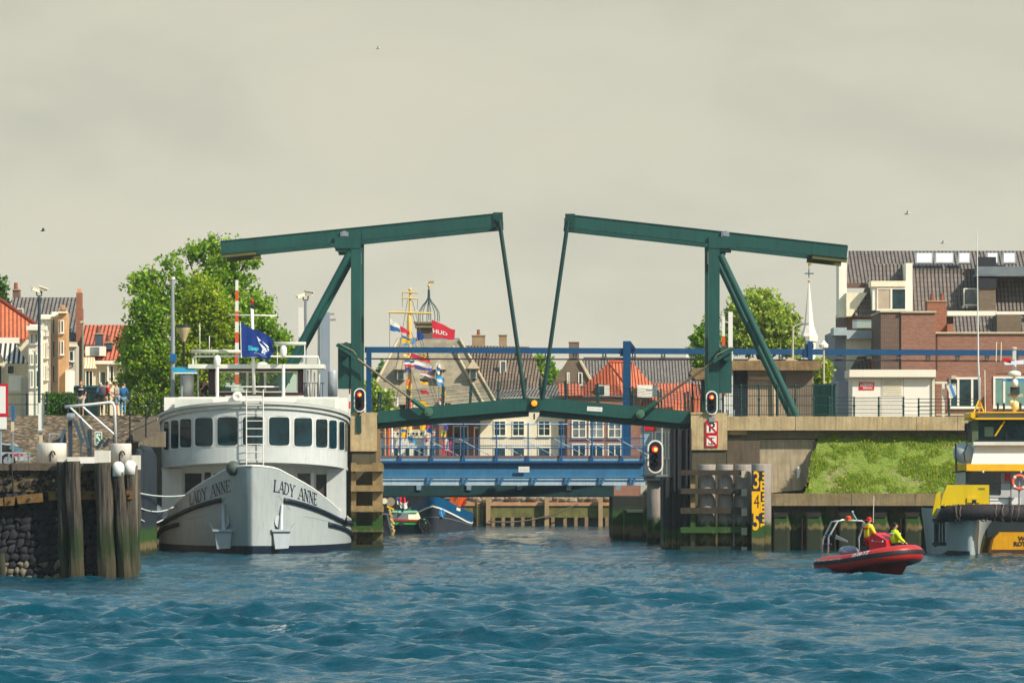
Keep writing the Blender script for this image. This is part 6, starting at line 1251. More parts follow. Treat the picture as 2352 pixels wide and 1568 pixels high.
for k in range(24):
    px = 914.7+67.6*k
    for o in ((0,) if px < 1260 else (-3,3)):
        m = MB(); p = pbm(px+o, 808+px*.0006); m.tube([p+Vector((0,-.02,0)), p+Vector((0,.05,-.42))], .04, 5); m.box(p.x-.07,p.x+.07,p.y-.08,p.y+.05,p.z-.36,p.z-.22); m.build('hanger', HNG, pf)
# ---------- far quay ----------
YK = 286.
fq = T('harbour_quay', 'far low mossy quay wall with timber posts at the end of the channel', 'quay wall', (X(1240,YK), YK, 0))
m = MB(); m.box(-14, 13.4, YK, YK+.6, Z(1161,YK), Z(1153,YK)); m.build('coping', M('coping_brick','#b98a66',.9,var=.25,vs=3), fq)
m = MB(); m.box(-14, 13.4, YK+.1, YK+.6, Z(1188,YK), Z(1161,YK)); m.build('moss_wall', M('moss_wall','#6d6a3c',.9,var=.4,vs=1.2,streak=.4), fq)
m = MB(); m.box(-14, 13.4, YK+.9, YK+1, -2, Z(1188,YK)); m.build('shadow_gap_wall', M('gap_wall','#23221f',.9), fq)  # near-black colour puts the gap's shade into the wall
for px in (1133,1156,1177,1201,1226,1270,1298,1323,1347,1394): m = MB(); m.pb(px-4,px+4,1187.5,1215,YK+.05,.4); m.build('stub_post', M('stub_timber','#8d7458',.9,var=.2), fq)
for px in (1121.5,1256,1379.5,1000): m = MB(); m.pb(px-5,px+5,1138,1215,YK-.45,.4); m.build('mooring_post', M('post_timber','#a88c68',.9,var=.2,streak=.3), fq)
m = MB()
for px in (1096,1108): m.pb(px-.8,px+.8,1141,1207,YK-.1,.06)
for i in range(9): m.pb(1096,1108,1156+i*6,1157.6+i*6,YK-.1,.05)
m.build('ladder', M('ladder_olive','#8d8150',.7), fq)
m = MB()
rs = random.Random(3)
for i in range(90): px = rs.uniform(1085,1410); s = rs.uniform(.15,.5); m.ell(P(px,1150-rs.random()*8,YK+1+rs.random()*2), s,s*.8,s*.6,6,4)
label(m.build('rubble', M('rubble_stone','#8f7c66',.9,var=.4,vs=2), None, recalc=False), 'heap of small stones and rubble along the far quay', 'rubble', kind='stuff')
rope('slack_rope', P(1330,1155,YK-.6), P(1122,1196,YK-.6), .5, 'slack dark rope hanging between two posts of the far quay', M('rope_dark','#6d6650',.9), .05)
# ---------- boats beyond the bridge ----------
def bow_hull(t, px, Y, wd, L, zs, mats, name='hull', kx=.7, zt=None):
    """bow-on hull: zs sheer at bow/aft, bands = [(fraction range, material)]"""
    c = X(px,Y); S = [0,.15,.4,.8,1.3,2,2.8,3.8,5,L]; q = [-s for s in S[::-1]]+S[1:]
    def sh(s): return zs[0]+(zs[1]-zs[0])*min(1,s/4.5)**kx
    def f(a, lo, hi, v, off=0):
        s = abs(a); k = min(1,s/5.)**.58; z0, z1 = lo(s), hi(s); z = z0+(z1-z0)*v; t_ = z/sh(s); w = (wd*(.96+.04*max(0,t_))*k)+off; return (c+(w if a > 0 else -w), Y+s-.5*max(0,t_)*max(0,1-s)-off, z)
    first = None
    for nm, lo, hi, mt, off in mats:
        m = MB(); m.grid(lambda a,v: f(a,(lambda s: lo(s,sh)),(lambda s: hi(s,sh)),v,off), q, [i/5 for i in range(6)]); o = m.build(nm, mt, t if first is None else first, True); first = first or o
    return lambda a,z,off=.02: Vector((f(a,lambda s: z,lambda s: z,0,off)))
BL1 = M('barge_blue','#084e74',.35,var=.08); BL2 = M('barge_grey','#33383f',.5,var=.12,streak=.2)
YBg = 262.
t = T('barge', 'blue and grey barge with white line moored bow-on under the blue bridge', 'barge', (X(995,YBg), YBg, 0))
hf = bow_hull(t, 995, YBg, 2.45, 12, (2.3,1.15), [('hull', lambda s,sh: -.6, lambda s,sh: sh(s)-.65, BL2, 0), ('bulwark', lambda s,sh: sh(s)-.66, lambda s,sh: sh(s), BL1, .01), ('white_line', lambda s,sh: sh(s)-.74, lambda s,sh: sh(s)-.64, WHITE, .035), ('weld_line', lambda s,sh: .9-.12*s, lambda s,sh: .95-.12*s, M('weld_grey','#6d7478'), .02)])
m = MB(); m.pb(960,1045,1150,1200,YBg+6,5); m.build('deck_hold', BL2, t)
for sd in (1,-1):
    m = MB(); m.add([hf(sd*2.0,1.33), hf(sd*2.6,1.25), hf(sd*2.6,1.43), hf(sd*2.0,1.52)], [(0,1,2,3)]); m.build('name_board', CREAM, t, recalc=False)
m = MB(); c = hf(.35,1.15,.02); m.lathe([(.28,0),(.26,.04)], c, 14, (.7,-.7,0)); m.build('hawse_plate', M('hawse_blue','#0b6ea8',.4), t); m = MB(); m.tube([c+Vector((-.05,-.06,.1)), c+Vector((.02,-.1,-.25))], .05, 5); m.build('anchor', GREYM, t)
m = MB(); c = P(1058,1150,YBg+5)
m.grid(lambda u,v: P(1033+38*u, 1139+26*v*(.6+.4*math.sin(u*3)), YBg+4.4+.3*math.sin(u*8+v*3)), [i/10 for i in range(11)], [i/5 for i in range(6)]); label(m.build('tarpaulin', M('tarp_orange','#e0682a',.8,var=.15), None, recalc=False), 'orange tarpaulin bundled on the deck of the blue barge', 'tarpaulin')
t2 = T('small_boat', 'small green and cream boat with red stripe and tyre fenders beside the blue barge', 'boat', (X(930,254), 254, 0)); Y = 253.
m = MB(); m.prism([P(905,1228,Y),P(965,1228,Y),P(980,1202,Y-.1),P(893,1204,Y-.1)], (0,5,0)); m.build('hull', M('hull_black_green','#0f1f24',.5), t2)
m = MB(); m.prism([P(893,1205,Y-.12),P(980,1203,Y-.12),P(972,1193,Y-.16),P(898,1192,Y-.16)], (0,5.2,0)); m.build('green_strake', M('strake_green','#3fae5c',.4), t2)
m = MB(); m.prism([P(896,1195,Y-.2),P(966,1197,Y-.2),P(966,1192.5,Y-.2),P(896,1191.5,Y-.2)], (0,.1,0)); m.build('red_strake', M('strake_red','#b8392c',.5), t2)
m = MB(); m.prism([P(899,1192,Y-.05),P(964,1193,Y-.05),P(957,1176,Y+.1),P(897,1176,Y+.1)], (0,3.5,0)); cb2 = m.build('cabin', CREAM, t2)
m = MB(); m.pb(912,938,1177,1192,Y-.1,.04); m.build('grey_door', GREYM, cb2); m = MB(); m.prism([P(896,1177,Y),P(958,1177,Y),P(954,1173,Y+.3),P(900,1173,Y+.3)], (0,3.4,0)); m.build('cabin_roof', M('roof_green','#6aa884',.6), cb2)
m = MB(); m.lathe([(.13,0),(.15,.1),(.1,.2)], P(922,1202,Y-.3), 10, (0,1,0)); m.build('bow_roller', DGREY, t2)
for a,b in ((968,1203),(973,1212),(978,1206),(981,1214)):
    m = MB(); c = P(a,b,Y-.25); m.tube([c+Vector((.16*math.cos(x),.05,.3*math.sin(x))) for x in [2*math.pi*i/14 for i in range(15)]], .09, 6); label(m.build('tyre_fender', M('tyre_black','#17181c',.8), None, True), 'black tyre fender hanging at the right side of the small green boat', 'tyre', 'tyre fenders on the small green boat')
t3 = T('dark_barge', 'dark grey hull partly hidden behind the left timber fender, hung with rope fenders', 'boat', (X(888,250), 250, 0)); m = MB(); m.prism([P(860,1232,250),P(899,1230,250),P(888,1182,249.5),P(850,1176,249.5)], (0,6,0)); m.build('hull', M('hull_slate','#4a4a54',.5), t3)
m = MB()
for i in range(14): m.ell(P(896+rs.uniform(-3,4)+i*.5,1172+i*4.2,249.3), .09,.09,.10,6,4)
m.build('rope_fender', M('rope_tan','#b99f6a',.9,var=.3), t3)
m = MB(); m.lathe([(.27,-.1),(.27,.1)], P(897,1152,252), 16, (0,1,0)); m.build('drum', M('drum_beige','#9c8c78',.7), t3); m = MB(); m.bar(P(889,1162,251),P(905,1170,251),.12,.12); m.build('boom', YELLOW, t3); m = MB(); m.lathe([(.18,0),(.18,.1)], P(883,1150,251), 12, (0,1,0)); m.build('lamp', CREAM, t3)
m = MB(); m.tube([P(870,1140,252),P(905,1135,252),P(930,1172,252)], .03, 4); m.tube([P(905,1135,252),P(915,1180,252)], .02, 4); m.build('rigging', DGREY, t3)
# dressed ship with yellow mast and white upper works
YT = 280.
tg = T('dressed_ship', 'white and yellow-masted ship dressed with signal flags beyond the drawbridge', 'ship', (X(935,YT), YT, 0))
m = MB(); m.prism([P(850,1206,YT),P(1012,1206,YT),P(1026,1080,YT),P(850,1085,YT)], (0,5,0)); m.build('hull', M('tug_black','#1b1d22',.5), tg)
up2 = wallbox(tg, 872, 1004, 1006, 1085, YT+.4, 4, M('tug_white','#ece2cc',.6,var=.08,streak=.3), 'upper_works'); wallbox(tg, 905, 985, 986, 1006, YT+.9, 2.6, M('tug_cream','#d9c39a',.6), 'wheelhouse')
for px in (878,892,906,932,952,966,988): m = MB(); m.pb(px,px+8,1030,1047,YT+.36,.03); m.build('port_window', GLASS, up2)
for px in (912,930,948,966): m = MB(); m.pb(px,px+12,990,1000,YT+.86,.03); m.build('bridge_window', GLASS, up2)
m = MB()
for i in range(16): m.tube([P(872+i*9,1006,YT+.3),P(872+i*9,992,YT+.3)], .025, 4)
m.tube([P(872,992,YT+.3),P(1008,992,YT+.3)], .03, 4); m.tube([P(872,999,YT+.3),P(1008,999,YT+.3)], .02, 4); m.build('deck_rail', WHITE, tg)
for px,mt,c in ((893,ORANGE,965),(900,WHITE,960),(975,PLW,962),(884,M('davit_tan','#b98f60'),975)): m = MB(); m.tube([P(px,1048,YT+.2),P(px,c,YT+.2)], .09, 6); m.build('ventilator_post', mt, tg)
m = MB(); m.pb(1000,1008.5,972,1050,YT-.5,.3); m.build('exhaust_pipe', M('pipe_dark','#3b3a3c',.5), tg)
MY = M('mast_yellow','#dcb763',.5,var=.08); YM = YT+1
m = MB(); m.tube([P(941,1040,YM),P(941,800,YM),P(942,664,YM)], [.16,.13,.07], 8); mm_ = m.build('mast', MY, tg)
for a,b,y in ((892,991,718),(924,960,671.5),(923,958,685)): m = MB(); m.tube([P(a,y-1,YM-.1),P(b,y+1.5,YM-.1)], .075 if a < 900 else .055, 6); m.build('yard', MY, mm_)
m = MB(); m.ell(P(942,665,YM),.12,.12,.14,8,6); m.build('truck', MY, mm_); m = MB(); m.lathe([(.12,-.9),(.17,-.3),(.17,.3),(.11,.8)], P(940,748,YM), 8); m.build('lantern_stage', MY, mm_)
RG = M('rigging','#6d6456',.8)
for a,b,c,d in ((924,672,924,705),(960,686,958,710),(936,690,895,930),(947,690,975,800),(947,720,1010,940),(936,760,905,960),(944,760,1012,960),(895,720,895,800),(945,850,975,945),(1009,848,1006,975)): m = MB(); m.tube([P(a,b,YM),P(c,d,YM)], .018, 4); m.build('rigging_line', RG, mm_)
# signal flags: each a small piece of cloth
FM = {k: M('cloth_'+k, v, .8, var=.08) for k,v in dict(white='#e6e2d6', blue='#1f5f9c', darkblue='#0d3f86', red='#d2273b', yellow='#efb61a', purple='#4d4a8c', pink='#c87a86', black='#23232b', cyan='#3f9fd0', orange='#e8742c', lightblue='#5f9cd0', green='#5f9c3c', magenta='#b0224e').items()}
fk = 0
def sflag(lab, pts, cols, Y=YT-.2, nm='signal_flag'):
    """pts: hoist top, fly top, fly bottom, hoist bottom; cols: stripes down the hoist"""
    global fk
    fk += 1; a, b, c, d = [Vector(p) for p in pts]; ph = fk*1.7; n = len(cols); hoist = P(d.x,d.y,Y); t = T(nm, lab, 'flag', hoist, 'signal flags on the dressed ship')
    def f(u, v): q = (a*(1-u)+b*u)*(1-v)+(d*(1-u)+c*u)*v; p = P(q.x, q.y, Y); p.y += .12*math.sin(u*7+v*2+ph)*u; p.z += .05*math.sin(u*9+ph)*u; return p
    for i,cn in enumerate(cols): m = MB(); m.grid(lambda u,v: f(u,(i+v)/n), [j/8 for j in range(9)], [0,.34,.67,1]); m.build('cloth', FM[cn], t, True, recalc=False)
    return f
D = lambda x, y: (x*.2083+756.4, y*.2083+636.1)
def rq(x0, y0, x1, y1, sk=0): return [D(x0,y0), D(x1,y0+sk), D(x1,y1+sk), D(x0,y1)]
sflag('white over blue flag at the left end of the yellow yard', [D(668,455),D(785,545),D(780,605),D(672,592)], ('white','blue'))
sflag('small red flag under the yellow yard, left of the mast', [D(780,535),D(885,600),D(885,635),D(785,605)], ('red',))
sflag('yellow flag with blue edges beside the mast, above the blue beam', [D(800,640),D(905,690),D(905,738),D(805,765)], ('blue','yellow','yellow','lightblue'))
sflag('pale blue pennant right of the mast, above the blue beam', [D(905,688),D(972,695),D(965,705),D(905,765)], ('lightblue',))
sflag('dark blue flag in front of the brick bell tower', [D(962,590),D(1058,645),D(1020,690),D(978,702)], ('darkblue',))
hf_ = sflag('largest red flag with pale letters, right of the brick bell tower', [D(1128,468),D(1388,585),D(1380,690),D(1142,672)], ('red',), YT-1)
c = P(1018,757,YT-1.16); m = MB(); text('HUD', .50, lambda u,v: hf_(.34+u/1.62, .62-v/1.45)+Vector((0,-.03,0)), m, bold=.012); fo_ = [o for o in COL.objects if o.name.startswith('signal_flag') and o.get('label','').startswith('largest red')][0]; m.build('lettering', FM['white'], fo_, recalc=False)
for lab,pt,cl in (('yellow striped flag just under the blue beam on the mast', rq(818,840,900,880,22), ('yellow','white','yellow')),
 ('long crimson flag slanting down under the blue beam', rq(900,835,1110,885,70), ('magenta','red')), ('short yellow flag under the blue beam, right of the crimson one', rq(1000,845,1070,885,15), ('yellow',)),
 ('blue white and red flag on the mast above the grey dormer', rq(828,912,940,985,8), ('blue','white','red')), ('white flag streaming right below the crimson one', rq(940,918,1128,960,60), ('white',)),
 ('long violet flag streaming right below the white one', rq(940,965,1135,1010,35), ('purple',)), ('short violet triangular flag left of the long violet one', rq(835,985,900,1030,30), ('purple',)),
 ('dusty pink flag above the bridge railing', rq(1002,1040,1165,1068,55), ('pink','white')), ('black and yellow flag above the bridge railing', rq(1000,1118,1090,1172,20), ('black','yellow')),
 ('short red flag right of the mast behind the railing', rq(1003,1240,1096,1278,18), ('red',)), ('bright yellow flag low behind the railing wires', rq(992,1350,1090,1395,40), ('yellow',)),
 ('narrow red flag at the foot of the mast behind the railing', rq(842,1320,900,1450,12), ('red',)), ('white flag with blue tip hanging down the flag line', rq(1183,940,1225,1060,30), ('white','blue','white')),
 ('cyan and white flag on the flag line above the railing', rq(1183,1080,1268,1180,30), ('cyan','white','lightblue')), ('red and white flag close above the bridge girder', rq(1213,1330,1272,1400,25), ('red','white')),
 ('narrow white flag at the left behind the railing', rq(720,1320,762,1450,10), ('white',)), ('rust orange pennant at the far left behind the railing', rq(676,1345,702,1450,5), ('orange',)), ('small orange pennant on the lower mast', rq(850,1130,900,1260,0), ('orange','yellow')),
 ('white flag left of the lower mast', rq(930,1380,985,1430,10), ('white',)), ('pale yellow pennant under the cyan flag', rq(1245,1250,1285,1310,15), ('yellow',))): sflag(lab, pt, cl)
E = lambda x, y: (x*.10964+859.6, y*.10964+911.2)
def eq(x0, y0, x1, y1, sk=0): return [E(x0,y0), E(x1,y0+sk), E(x1,y1+sk), E(x0,y1)]
for lab,pt,cl in (('large yellow flag with blue diagonal under the left bridge leaf', eq(565,610,690,840,25), ('yellow','blue','yellow','yellow')), ('blue and white flag under the left bridge leaf', eq(1090,590,1200,740,20), ('red','blue','blue')),
 ('green yellow and violet striped flag beside the dark exhaust pipe', eq(1405,710,1500,880,20), ('green','yellow','purple')), ('scarlet flag hanging low beside the dark exhaust pipe', eq(1430,900,1500,1210,10), ('orange','red','red')),
 ('dark red flag hanging low, rightmost of the flags', eq(1565,930,1640,1210,8), ('magenta','red')), ('grey white flag between the two low red flags', eq(1490,880,1560,1120,10), ('white',)), ('violet flag above the striped green flag', eq(1440,590,1545,690,15), ('purple',)),
 ('yellow flag beneath the bridge leaf near the blue one', eq(960,570,1080,680,30), ('yellow',)), ('blue pennant beneath the yellow and blue flag', eq(700,820,800,900,20), ('blue',)), ('white and yellow flag over the white upper works', eq(1160,880,1240,990,10), ('white','yellow')),
 ('red and white flag over the white upper works', eq(1060,880,1130,1010,5), ('red','white')), ('teal pennant over the white upper works', eq(780,900,870,960,30), ('cyan',)), ('small orange flag in front of the white upper works', eq(500,1020,545,1160,0), ('orange','white'))): sflag(lab, pt, cl)
for lab,pt,cl in (('pink and white flag drooping behind the green boat', [(917,1140),(930,1142),(936,1168),(920,1166)], ('red','white')), ('blue white flag drooping behind the green boat', [(938,1150),(930,1158),(920,1176),(926,1176)], ('white','blue')), ('grey blue flag hanging left of the pink one', [(908,1139),(918,1141),(920,1164),(912,1156)], ('blue','white'))): sflag(lab, pt, cl, 252.5)
# ---------- left foreground: stone pier head with timber piles ----------
YP = 151.
pw = T('stone_pier', 'old stone pier wall with concrete coping and bolted timber waling at the left', 'pier wall', (X(70,YP), YP+1, 0))
OLDC = M('old_concrete','#5f5446',.95,var=.3,vs=2,streak=.7,bump=.03,grime=.3); Yw = YP+.6
m = MB()
for a,b in ((-300,-2),(-1,26),(27,66),(67,134),(181,221)): m.pb(a,b,1063+(a%3)*.4,1080,Yw-.1,1.2)
m.build('coping', OLDC, pw)
m = MB(); m.box(X(-600,Yw), X(300,Yw), Yw+.22, Yw+1.9, -2, Z(1129,Yw)); m.build('core', M('core_dark','#15161a',.95), pw)
m = MB(); m.box(X(-600,Yw), X(300,Yw), Yw+.10, Yw+1.9, Z(1129,Yw), Z(1079,Yw)); m.build('mortar_band', M('mortar_tan','#5f523d',.95,var=.45,vs=3,streak=.5,grime=.5,lich=.4,bump=.03), pw)
rs = random.Random(11); ST1 = M('basalt','#232428',.9,var=.5,vs=2.2,bump=.03); ST2 = M('flint','#26231f',.8,var=.5,vs=3.5,bump=.02); ST3 = M('lit_boulder','#6a6152',.75,var=.35,vs=3,bump=.02)  # lighter boulders paint in the light along the wall foot
def stone(m, c, a, b, d):
    vs = []; n0 = len(m.v); m.ell(c, a, d, b, 8, 6)
    for i in range(n0, len(m.v)): v = Vector(m.v[i]); m.v[i] = tuple(v+Vector((1,.5,1))*.16*mno.noise(v*4.3))
m1, m2, m3 = MB(), MB(), MB(); z = Z(1082,Yw); row = 0
while z > -.2:
    up_ = z > Z(1128,Yw); low = z < Z(1288,Yw); h = (.20 if up_ else .27 if not low else .24)*rs.uniform(.9,1.1); x = X(-260,Yw)+rs.random()*.3
    while x < X(232,Yw):
        w = (.24 if up_ else .30 if not low else .27)*rs.uniform(.7,1.35); (not up_ or rs.random() < .85) and stone(m2 if up_ else m3 if low and rs.random() < .6 else m1, Vector((x+w/2, Yw+.2-(.10 if up_ else .05)-(.25*max(0,.35-z/4) if not up_ else 0), z-h/2+rs.uniform(-.02,.02))), w*.52*(.86 if up_ else 1.08), h*.53*(.9 if up_ else 1.08), .08 if up_ else .09); x += w
    z -= h
m1.build('basalt_courses', ST1, pw, True, recalc=False); m2.build('rubble_courses', ST2, pw, True, recalc=False); m3.build('boulder_courses', ST3, pw, True, recalc=False)
WAL = M('waling_timber','#76582f',.9,var=.35,vs=3,streak=.4,bump=.03,grime=.4)
for q in ([(10,1141),(35,1139),(32,1160),(11,1161)], [(38,1138),(97,1131),(99,1152),(41,1157)], [(110,1127),(152,1127),(152,1147),(112,1149)], [(182,1127),(243,1126),(243,1146),(182,1147)], [(256,1126),(276,1126),(278,1146),(257,1147)], [(290,1126),(304,1126),(304,1145),(291,1146)], [(-300,1150),(6,1143),(8,1161),(-300,1170)]):
    m = MB(); m.pp(q, Yw-.32, .3); wl_ = m.build('waling', WAL, pw)
    m = MB(); m.lathe([(.05,0),(.05,.04),(.02,.05)], P((q[0][0]+q[1][0])/2,(q[0][1]+q[2][1])/2,Yw-.36), 8, (0,-1,0)); m.build('bolt', DGREY, wl_)
for px in (26,): m = MB(); m.tube([P(px,1063,Yw-.15),P(px+6,1142,Yw-.2)], .03, 5); m.build('chain', M('chain_black','#1a1a1c',.6), pw)
def pileM():
    g = NG('pile_timber'); v = g.co(); gr = g.noise(g.co('Object',(9,9,.35)), 2.0, 6, .7); c = g.mix(g.ramp(gr, (.38,0),(.62,1)), (.022,.019,.016), (.12,.10,.08))
    c = g.mix(g.ramp(g.noise(g.co('Object',(2,2,.6)), 1.3, 4), (.5,0),(.68,.5)), c, (.17,.12,.06))
    z = g('SeparateXYZ', i0=g('NewGeometry').outputs['Position']).outputs['Z']; zn = g('Math', _operation='ADD', i0=z, i1=g('Math', _operation='MULTIPLY', i0=g('Math', _operation='SUBTRACT', i0=g.noise(g.co('Object',(4,4,.8)), 1.5), i1=.5).outputs[0], i1=1.6).outputs[0]).outputs[0]
    c = g.mix(g.ramp(g('MapRange', i0=zn, i1=.6, i2=2.1).outputs[0], (0,.35),(.3,.85),(.7,.7),(1.,0)), c, (.020,.038,.010)); c = g.mix(g.ramp(g('MapRange', i0=zn, i1=0., i2=.8).outputs[0], (0,.8),(1,0)), c, (.05,.042,.022))
    return g.end(c, .9, 0, gr, .05, .2)
PT = pileM()
def tpile(lab, a, b, top, c, d, Y, cap=None, mat=PT):
    k = Y/F; t = T('timber_pile', lab, 'pile', (X((a+b)/2,Y), Y, 0), 'timber piles of the stone pier'); m = MB(); r0, r1 = (b-a)/2*k, (d-c)/2*k; p0, p1 = P((a+b)/2,top,Y), P((c+d)/2,1340,Y)
    n = 16; n0 = len(m.v); r0 *= 1.08; r1 *= 1.08; m.tube([p0.lerp(p1,i/n) for i in range(n+1)], [r0+(r1-r0)*i/n for i in range(n+1)], 11)
    for i in range(n0, len(m.v)): v = Vector(m.v[i]); m.v[i] = tuple(v+Vector((1,1,0))*.09*mno.noise(Vector((v.x*4,v.y*4,v.z*.5))))
    m.build('shaft', mat, t, False)
    if cap == 'dome': m = MB(); m.lathe([(r0*1.02,-.32),(r0*1.05,0),(r0*.9,.12),(r0*.5,.2),(.02,.22)], p0, 14); m.build('white_cap', WHITE, t, True)
    elif cap: m = MB(); m.pb(cap[0],cap[1],cap[2],cap[3],Y-r0*.6,r0*1.6); m.build('white_cap', M('cap_white','#ddd6c6',.6,var=.08,streak=.3), t)
tpile('dark left timber pile of the foremost pair, white topped', 132, 154, 1060, 139, 158, YP+.1, (132,156,1050,1060))
tpile('foremost thick timber pile with split grain and green foot', 153, 183, 1059, 160, 192, YP-.2, (154,180,1049,1059))
tpile('thick timber pile with tall white head between the bollards', 217, 256, 1062, 228, 268, YP, (217,251,1034,1062))
tpile('timber pile with rounded white cap, left one of two', 259, 284, 1073, 273, 304, YP-.1, 'dome')
tpile('timber pile with rounded white cap, right one of two', 286, 311, 1070, 297, 315, YP+.5, 'dome')
tpile('grey timber pile at the pier corner with square white head', 303, 322, 1078, 306, 324, YP+8, (302,322,1045,1078))
tpile('mostly cut off dark timber post at the left picture edge', -6, 9, 1270, -4, 12, YP-.3)
# dark lead-in sheeting beside the ship
sp = T('lead_in_screen', 'dark blue-grey folded steel lead-in screen between the piles and the white ship', 'sheet piles', (X(345,187), 187, 0))
LS = M('screen_slate','#262e36',.6,var=.2,streak=.5,alg=(.1,1.4))
for i,(a,b,c) in enumerate(((312,320,1030),(319,331,1021),(328,339,1023),(336,345,1027),(343,351,1031))):
    Y = 186.2+i*1.1; m = MB(); m.prism([P(a,1290,Y),P(b,1290,Y),P(b,c+12,Y),P(b-4,c+3,Y),P(a+2,c,Y),P(a,c+8,Y)], (.1,1.0,0)); m.build('panel', LS, sp)
# bollards
def bollard(lab, a, b, c, d, Y):
    k = Y/F; r = (b-a)/2*k; t = T('bollard', lab, 'bollard', P((a+b)/2,d,Y+r), 'white bollards on the stone pier'); m = MB(); h = (d-c)*k; m.lathe([(r,-.1),(r,h-.03),(r*.96,h)], P((a+b)/2,d,Y+r), 28); m.build('drum', M('bollard_white','#d9d0c2',.5,var=.05,streak=.3), t, True)
    m = MB(); q = P((a+b)/2+2,d,Y-.02); m.tube([q+Vector((.09*math.cos(x),-.03,.25+.14*math.sin(x))) for x in [math.pi*i/8 for i in range(9)]]+[q+Vector((-.09,-.03,0))], .03, 5); m.build('ring', BLACK, t)
bollard('widest white bollard drum on the pier, left of the steel frame', 85, 153, 1017, 1060, YP+4); bollard('rust streaked white bollard drum above the domed piles', 255, 302, 1018, 1060, YP+4)
m = MB(); m.pb(179,220,1049,1064,YP+2,.8); label(m.build('white_kerb_block', WHITE), 'white painted block on the coping between the two bollards', 'block')
# steel winch frame and white pipe davit
fr = T('winch_frame', 'dark steel boat-hoist frame with slanted legs on the stone pier', 'hoist frame', P(186,1060,YP+5)); Y = YP+5
for a,b,c,d,w in ((161,966,162,1060,9),(206,985,206,1062,10)): m = MB(); m.bar(P(a,b,Y),P(c,d,Y),w*Y/F,.14,(0,1,0)); m.build('post', M('frame_slate','#2f3a44',.6), fr)
for a,b,c,d,w in ((172,966,190,1018,8),(184,960,204,1030,6),(148,984,140,1016,6),(186,1018,186,1060,3)): m = MB(); m.bar(P(a,b,Y-.1),P(c,d,Y-.1),w*Y/F,.1,(0,1,0)); m.build('leg', M('frame_slate2','#3d4f5c',.6), fr)
m = MB(); m.lathe([(.13,-.15),(.15,0),(.13,.15)], P(163,957,Y-.2), 12, (1,0,0)); m.build('winch', GREYM, fr)
m = MB(); m.prism([P(114,1018,Y+.3),P(138,1004,Y+.3),P(150,982,Y+.3),P(152,1018,Y+.3)], (0,.05,0)); m.build('guard_plate', M('plate_slate','#4a5158',.6), fr)
m = MB(); m.tube([P(114,1016,Y+.4),P(114,998,Y+.4),P(133,997,Y+.4),P(152,1014,Y+.4)], .045, 6); m.build('white_bow', WHITE, fr)
for a,b in ((222,1010),(238,1006)): m = MB(); m.bar(P(a,b+20,Y+.4),P(a+14,b,Y+.4),.12,.12,(0,1,0)); m.build('stop', M('frame_slate'), fr)
dv = T('davit', 'white tubular davit rail standing behind the piles', 'davit', P(264,1018,YP+6)); Y = YP+6
m = MB(); m.tube([P(149,934,Y),P(205,929,Y),P(252,924,Y),P(259,926,Y),P(263,934,Y),P(266,1018,Y)], .055, 8); m.build('boom', M('davit_white','#d9d5cf',.4), dv, True)
for a,b,c,d in ((161,935,211,985),(190,934,262,997)): m = MB(); m.tube([P(a,b,Y),P(c,d,Y)], .045, 6); m.build('brace', M('davit_white'), dv)
# safety sign
gs_ = T('rescue_sign', 'green and white square rescue sign behind the pier frame', 'sign', P(226,1021,YP+7)); Y = YP+7
m = MB(); m.pb(217.5,234.5,990.5,1021.5,Y,.03); m.build('plate', WHITE, gs_); m = MB(); m.pb(219.5,232.5,993,1019,Y-.006,.004); m.build('green_field', M('sign_green','#0b7d62',.5), gs_)
m = MB(); m.bar(P(221,998,Y-.008),P(231,1014,Y-.008),.06,.004,(0,1,0)); m.bar(P(224,995,Y-.012),P(222,1006,Y-.012),.05,.004,(0,1,0)); m.ell(P(228,998,Y-.01),.045,.005,.045,8,5); m.bar(P(222,1016,Y-.011),P(230,1016,Y-.011),.04,.003,(0,1,0)); m.build('symbol', WHITE, gs_)
m = MB(); m.tube([P(226,1021,Y+.05),P(226,1062,Y+.05)], .03, 5); m.build('post', GREYM, gs_)
# red bordered board at the left edge
rb = T('channel_sign', 'white board with thick red border cut by the left picture edge', 'sign', P(0,1062,YP+1)); Y = YP+1
m = MB(); m.pb(-60,18,881,957,Y,.05); m.build('border', M('sign_crimson','#c4122c',.5), rb); m = MB(); m.pb(-55,13,887,949,Y-.006,.005); m.build('field', WHITE, rb); m = MB(); m.pb(-60,15,957.5,985,Y,.06); m.build('lower_plate', WHITE, rb); m = MB(); m.tube([P(1,985,Y+.1),P(1,1064,Y+.1)], .06, 6); m.tube([P(-45,985,Y+.1),P(-45,1064,Y+.1)], .06, 6); m.build('post', GREYM, rb)
bp = T('info_post', 'narrow blue and white post on the pier near the red bordered board', 'post', P(29,1062,YP+6)); Y = YP+6; m = MB(); m.pb(26,33,932,968,Y,.1); m.build('blue_panel', M('panel_blue','#2a5c8c',.5), bp); m = MB(); m.pb(25,32,968,990,Y,.1); m.build('white_panel', PALE, bp); m = MB(); m.tube([P(29,990,Y),P(29,1062,Y)], .035, 5); m.build('pole', GREYM, bp)
wp = T('tide_staff', 'white square post with graduated edge behind the wide bollard', 'post', P(92,1018,YP+7)); Y = YP+7; m = MB(); m.pb(88,96,925,990,Y,.15); m.build('upper_staff', WHITE, wp); m = MB(); m.pb(90,97,990,1020,Y+.02,.12); m.build('lower_staff', PALE, wp); m = MB(); m.pb(96.2,99,928,984,Y-.01,.05); m.build('graduated_edge', GREYM, wp); m = MB(); m.pb(86,100,988,993,Y-.05,.25); m.build('clamp', GREYM, wp)
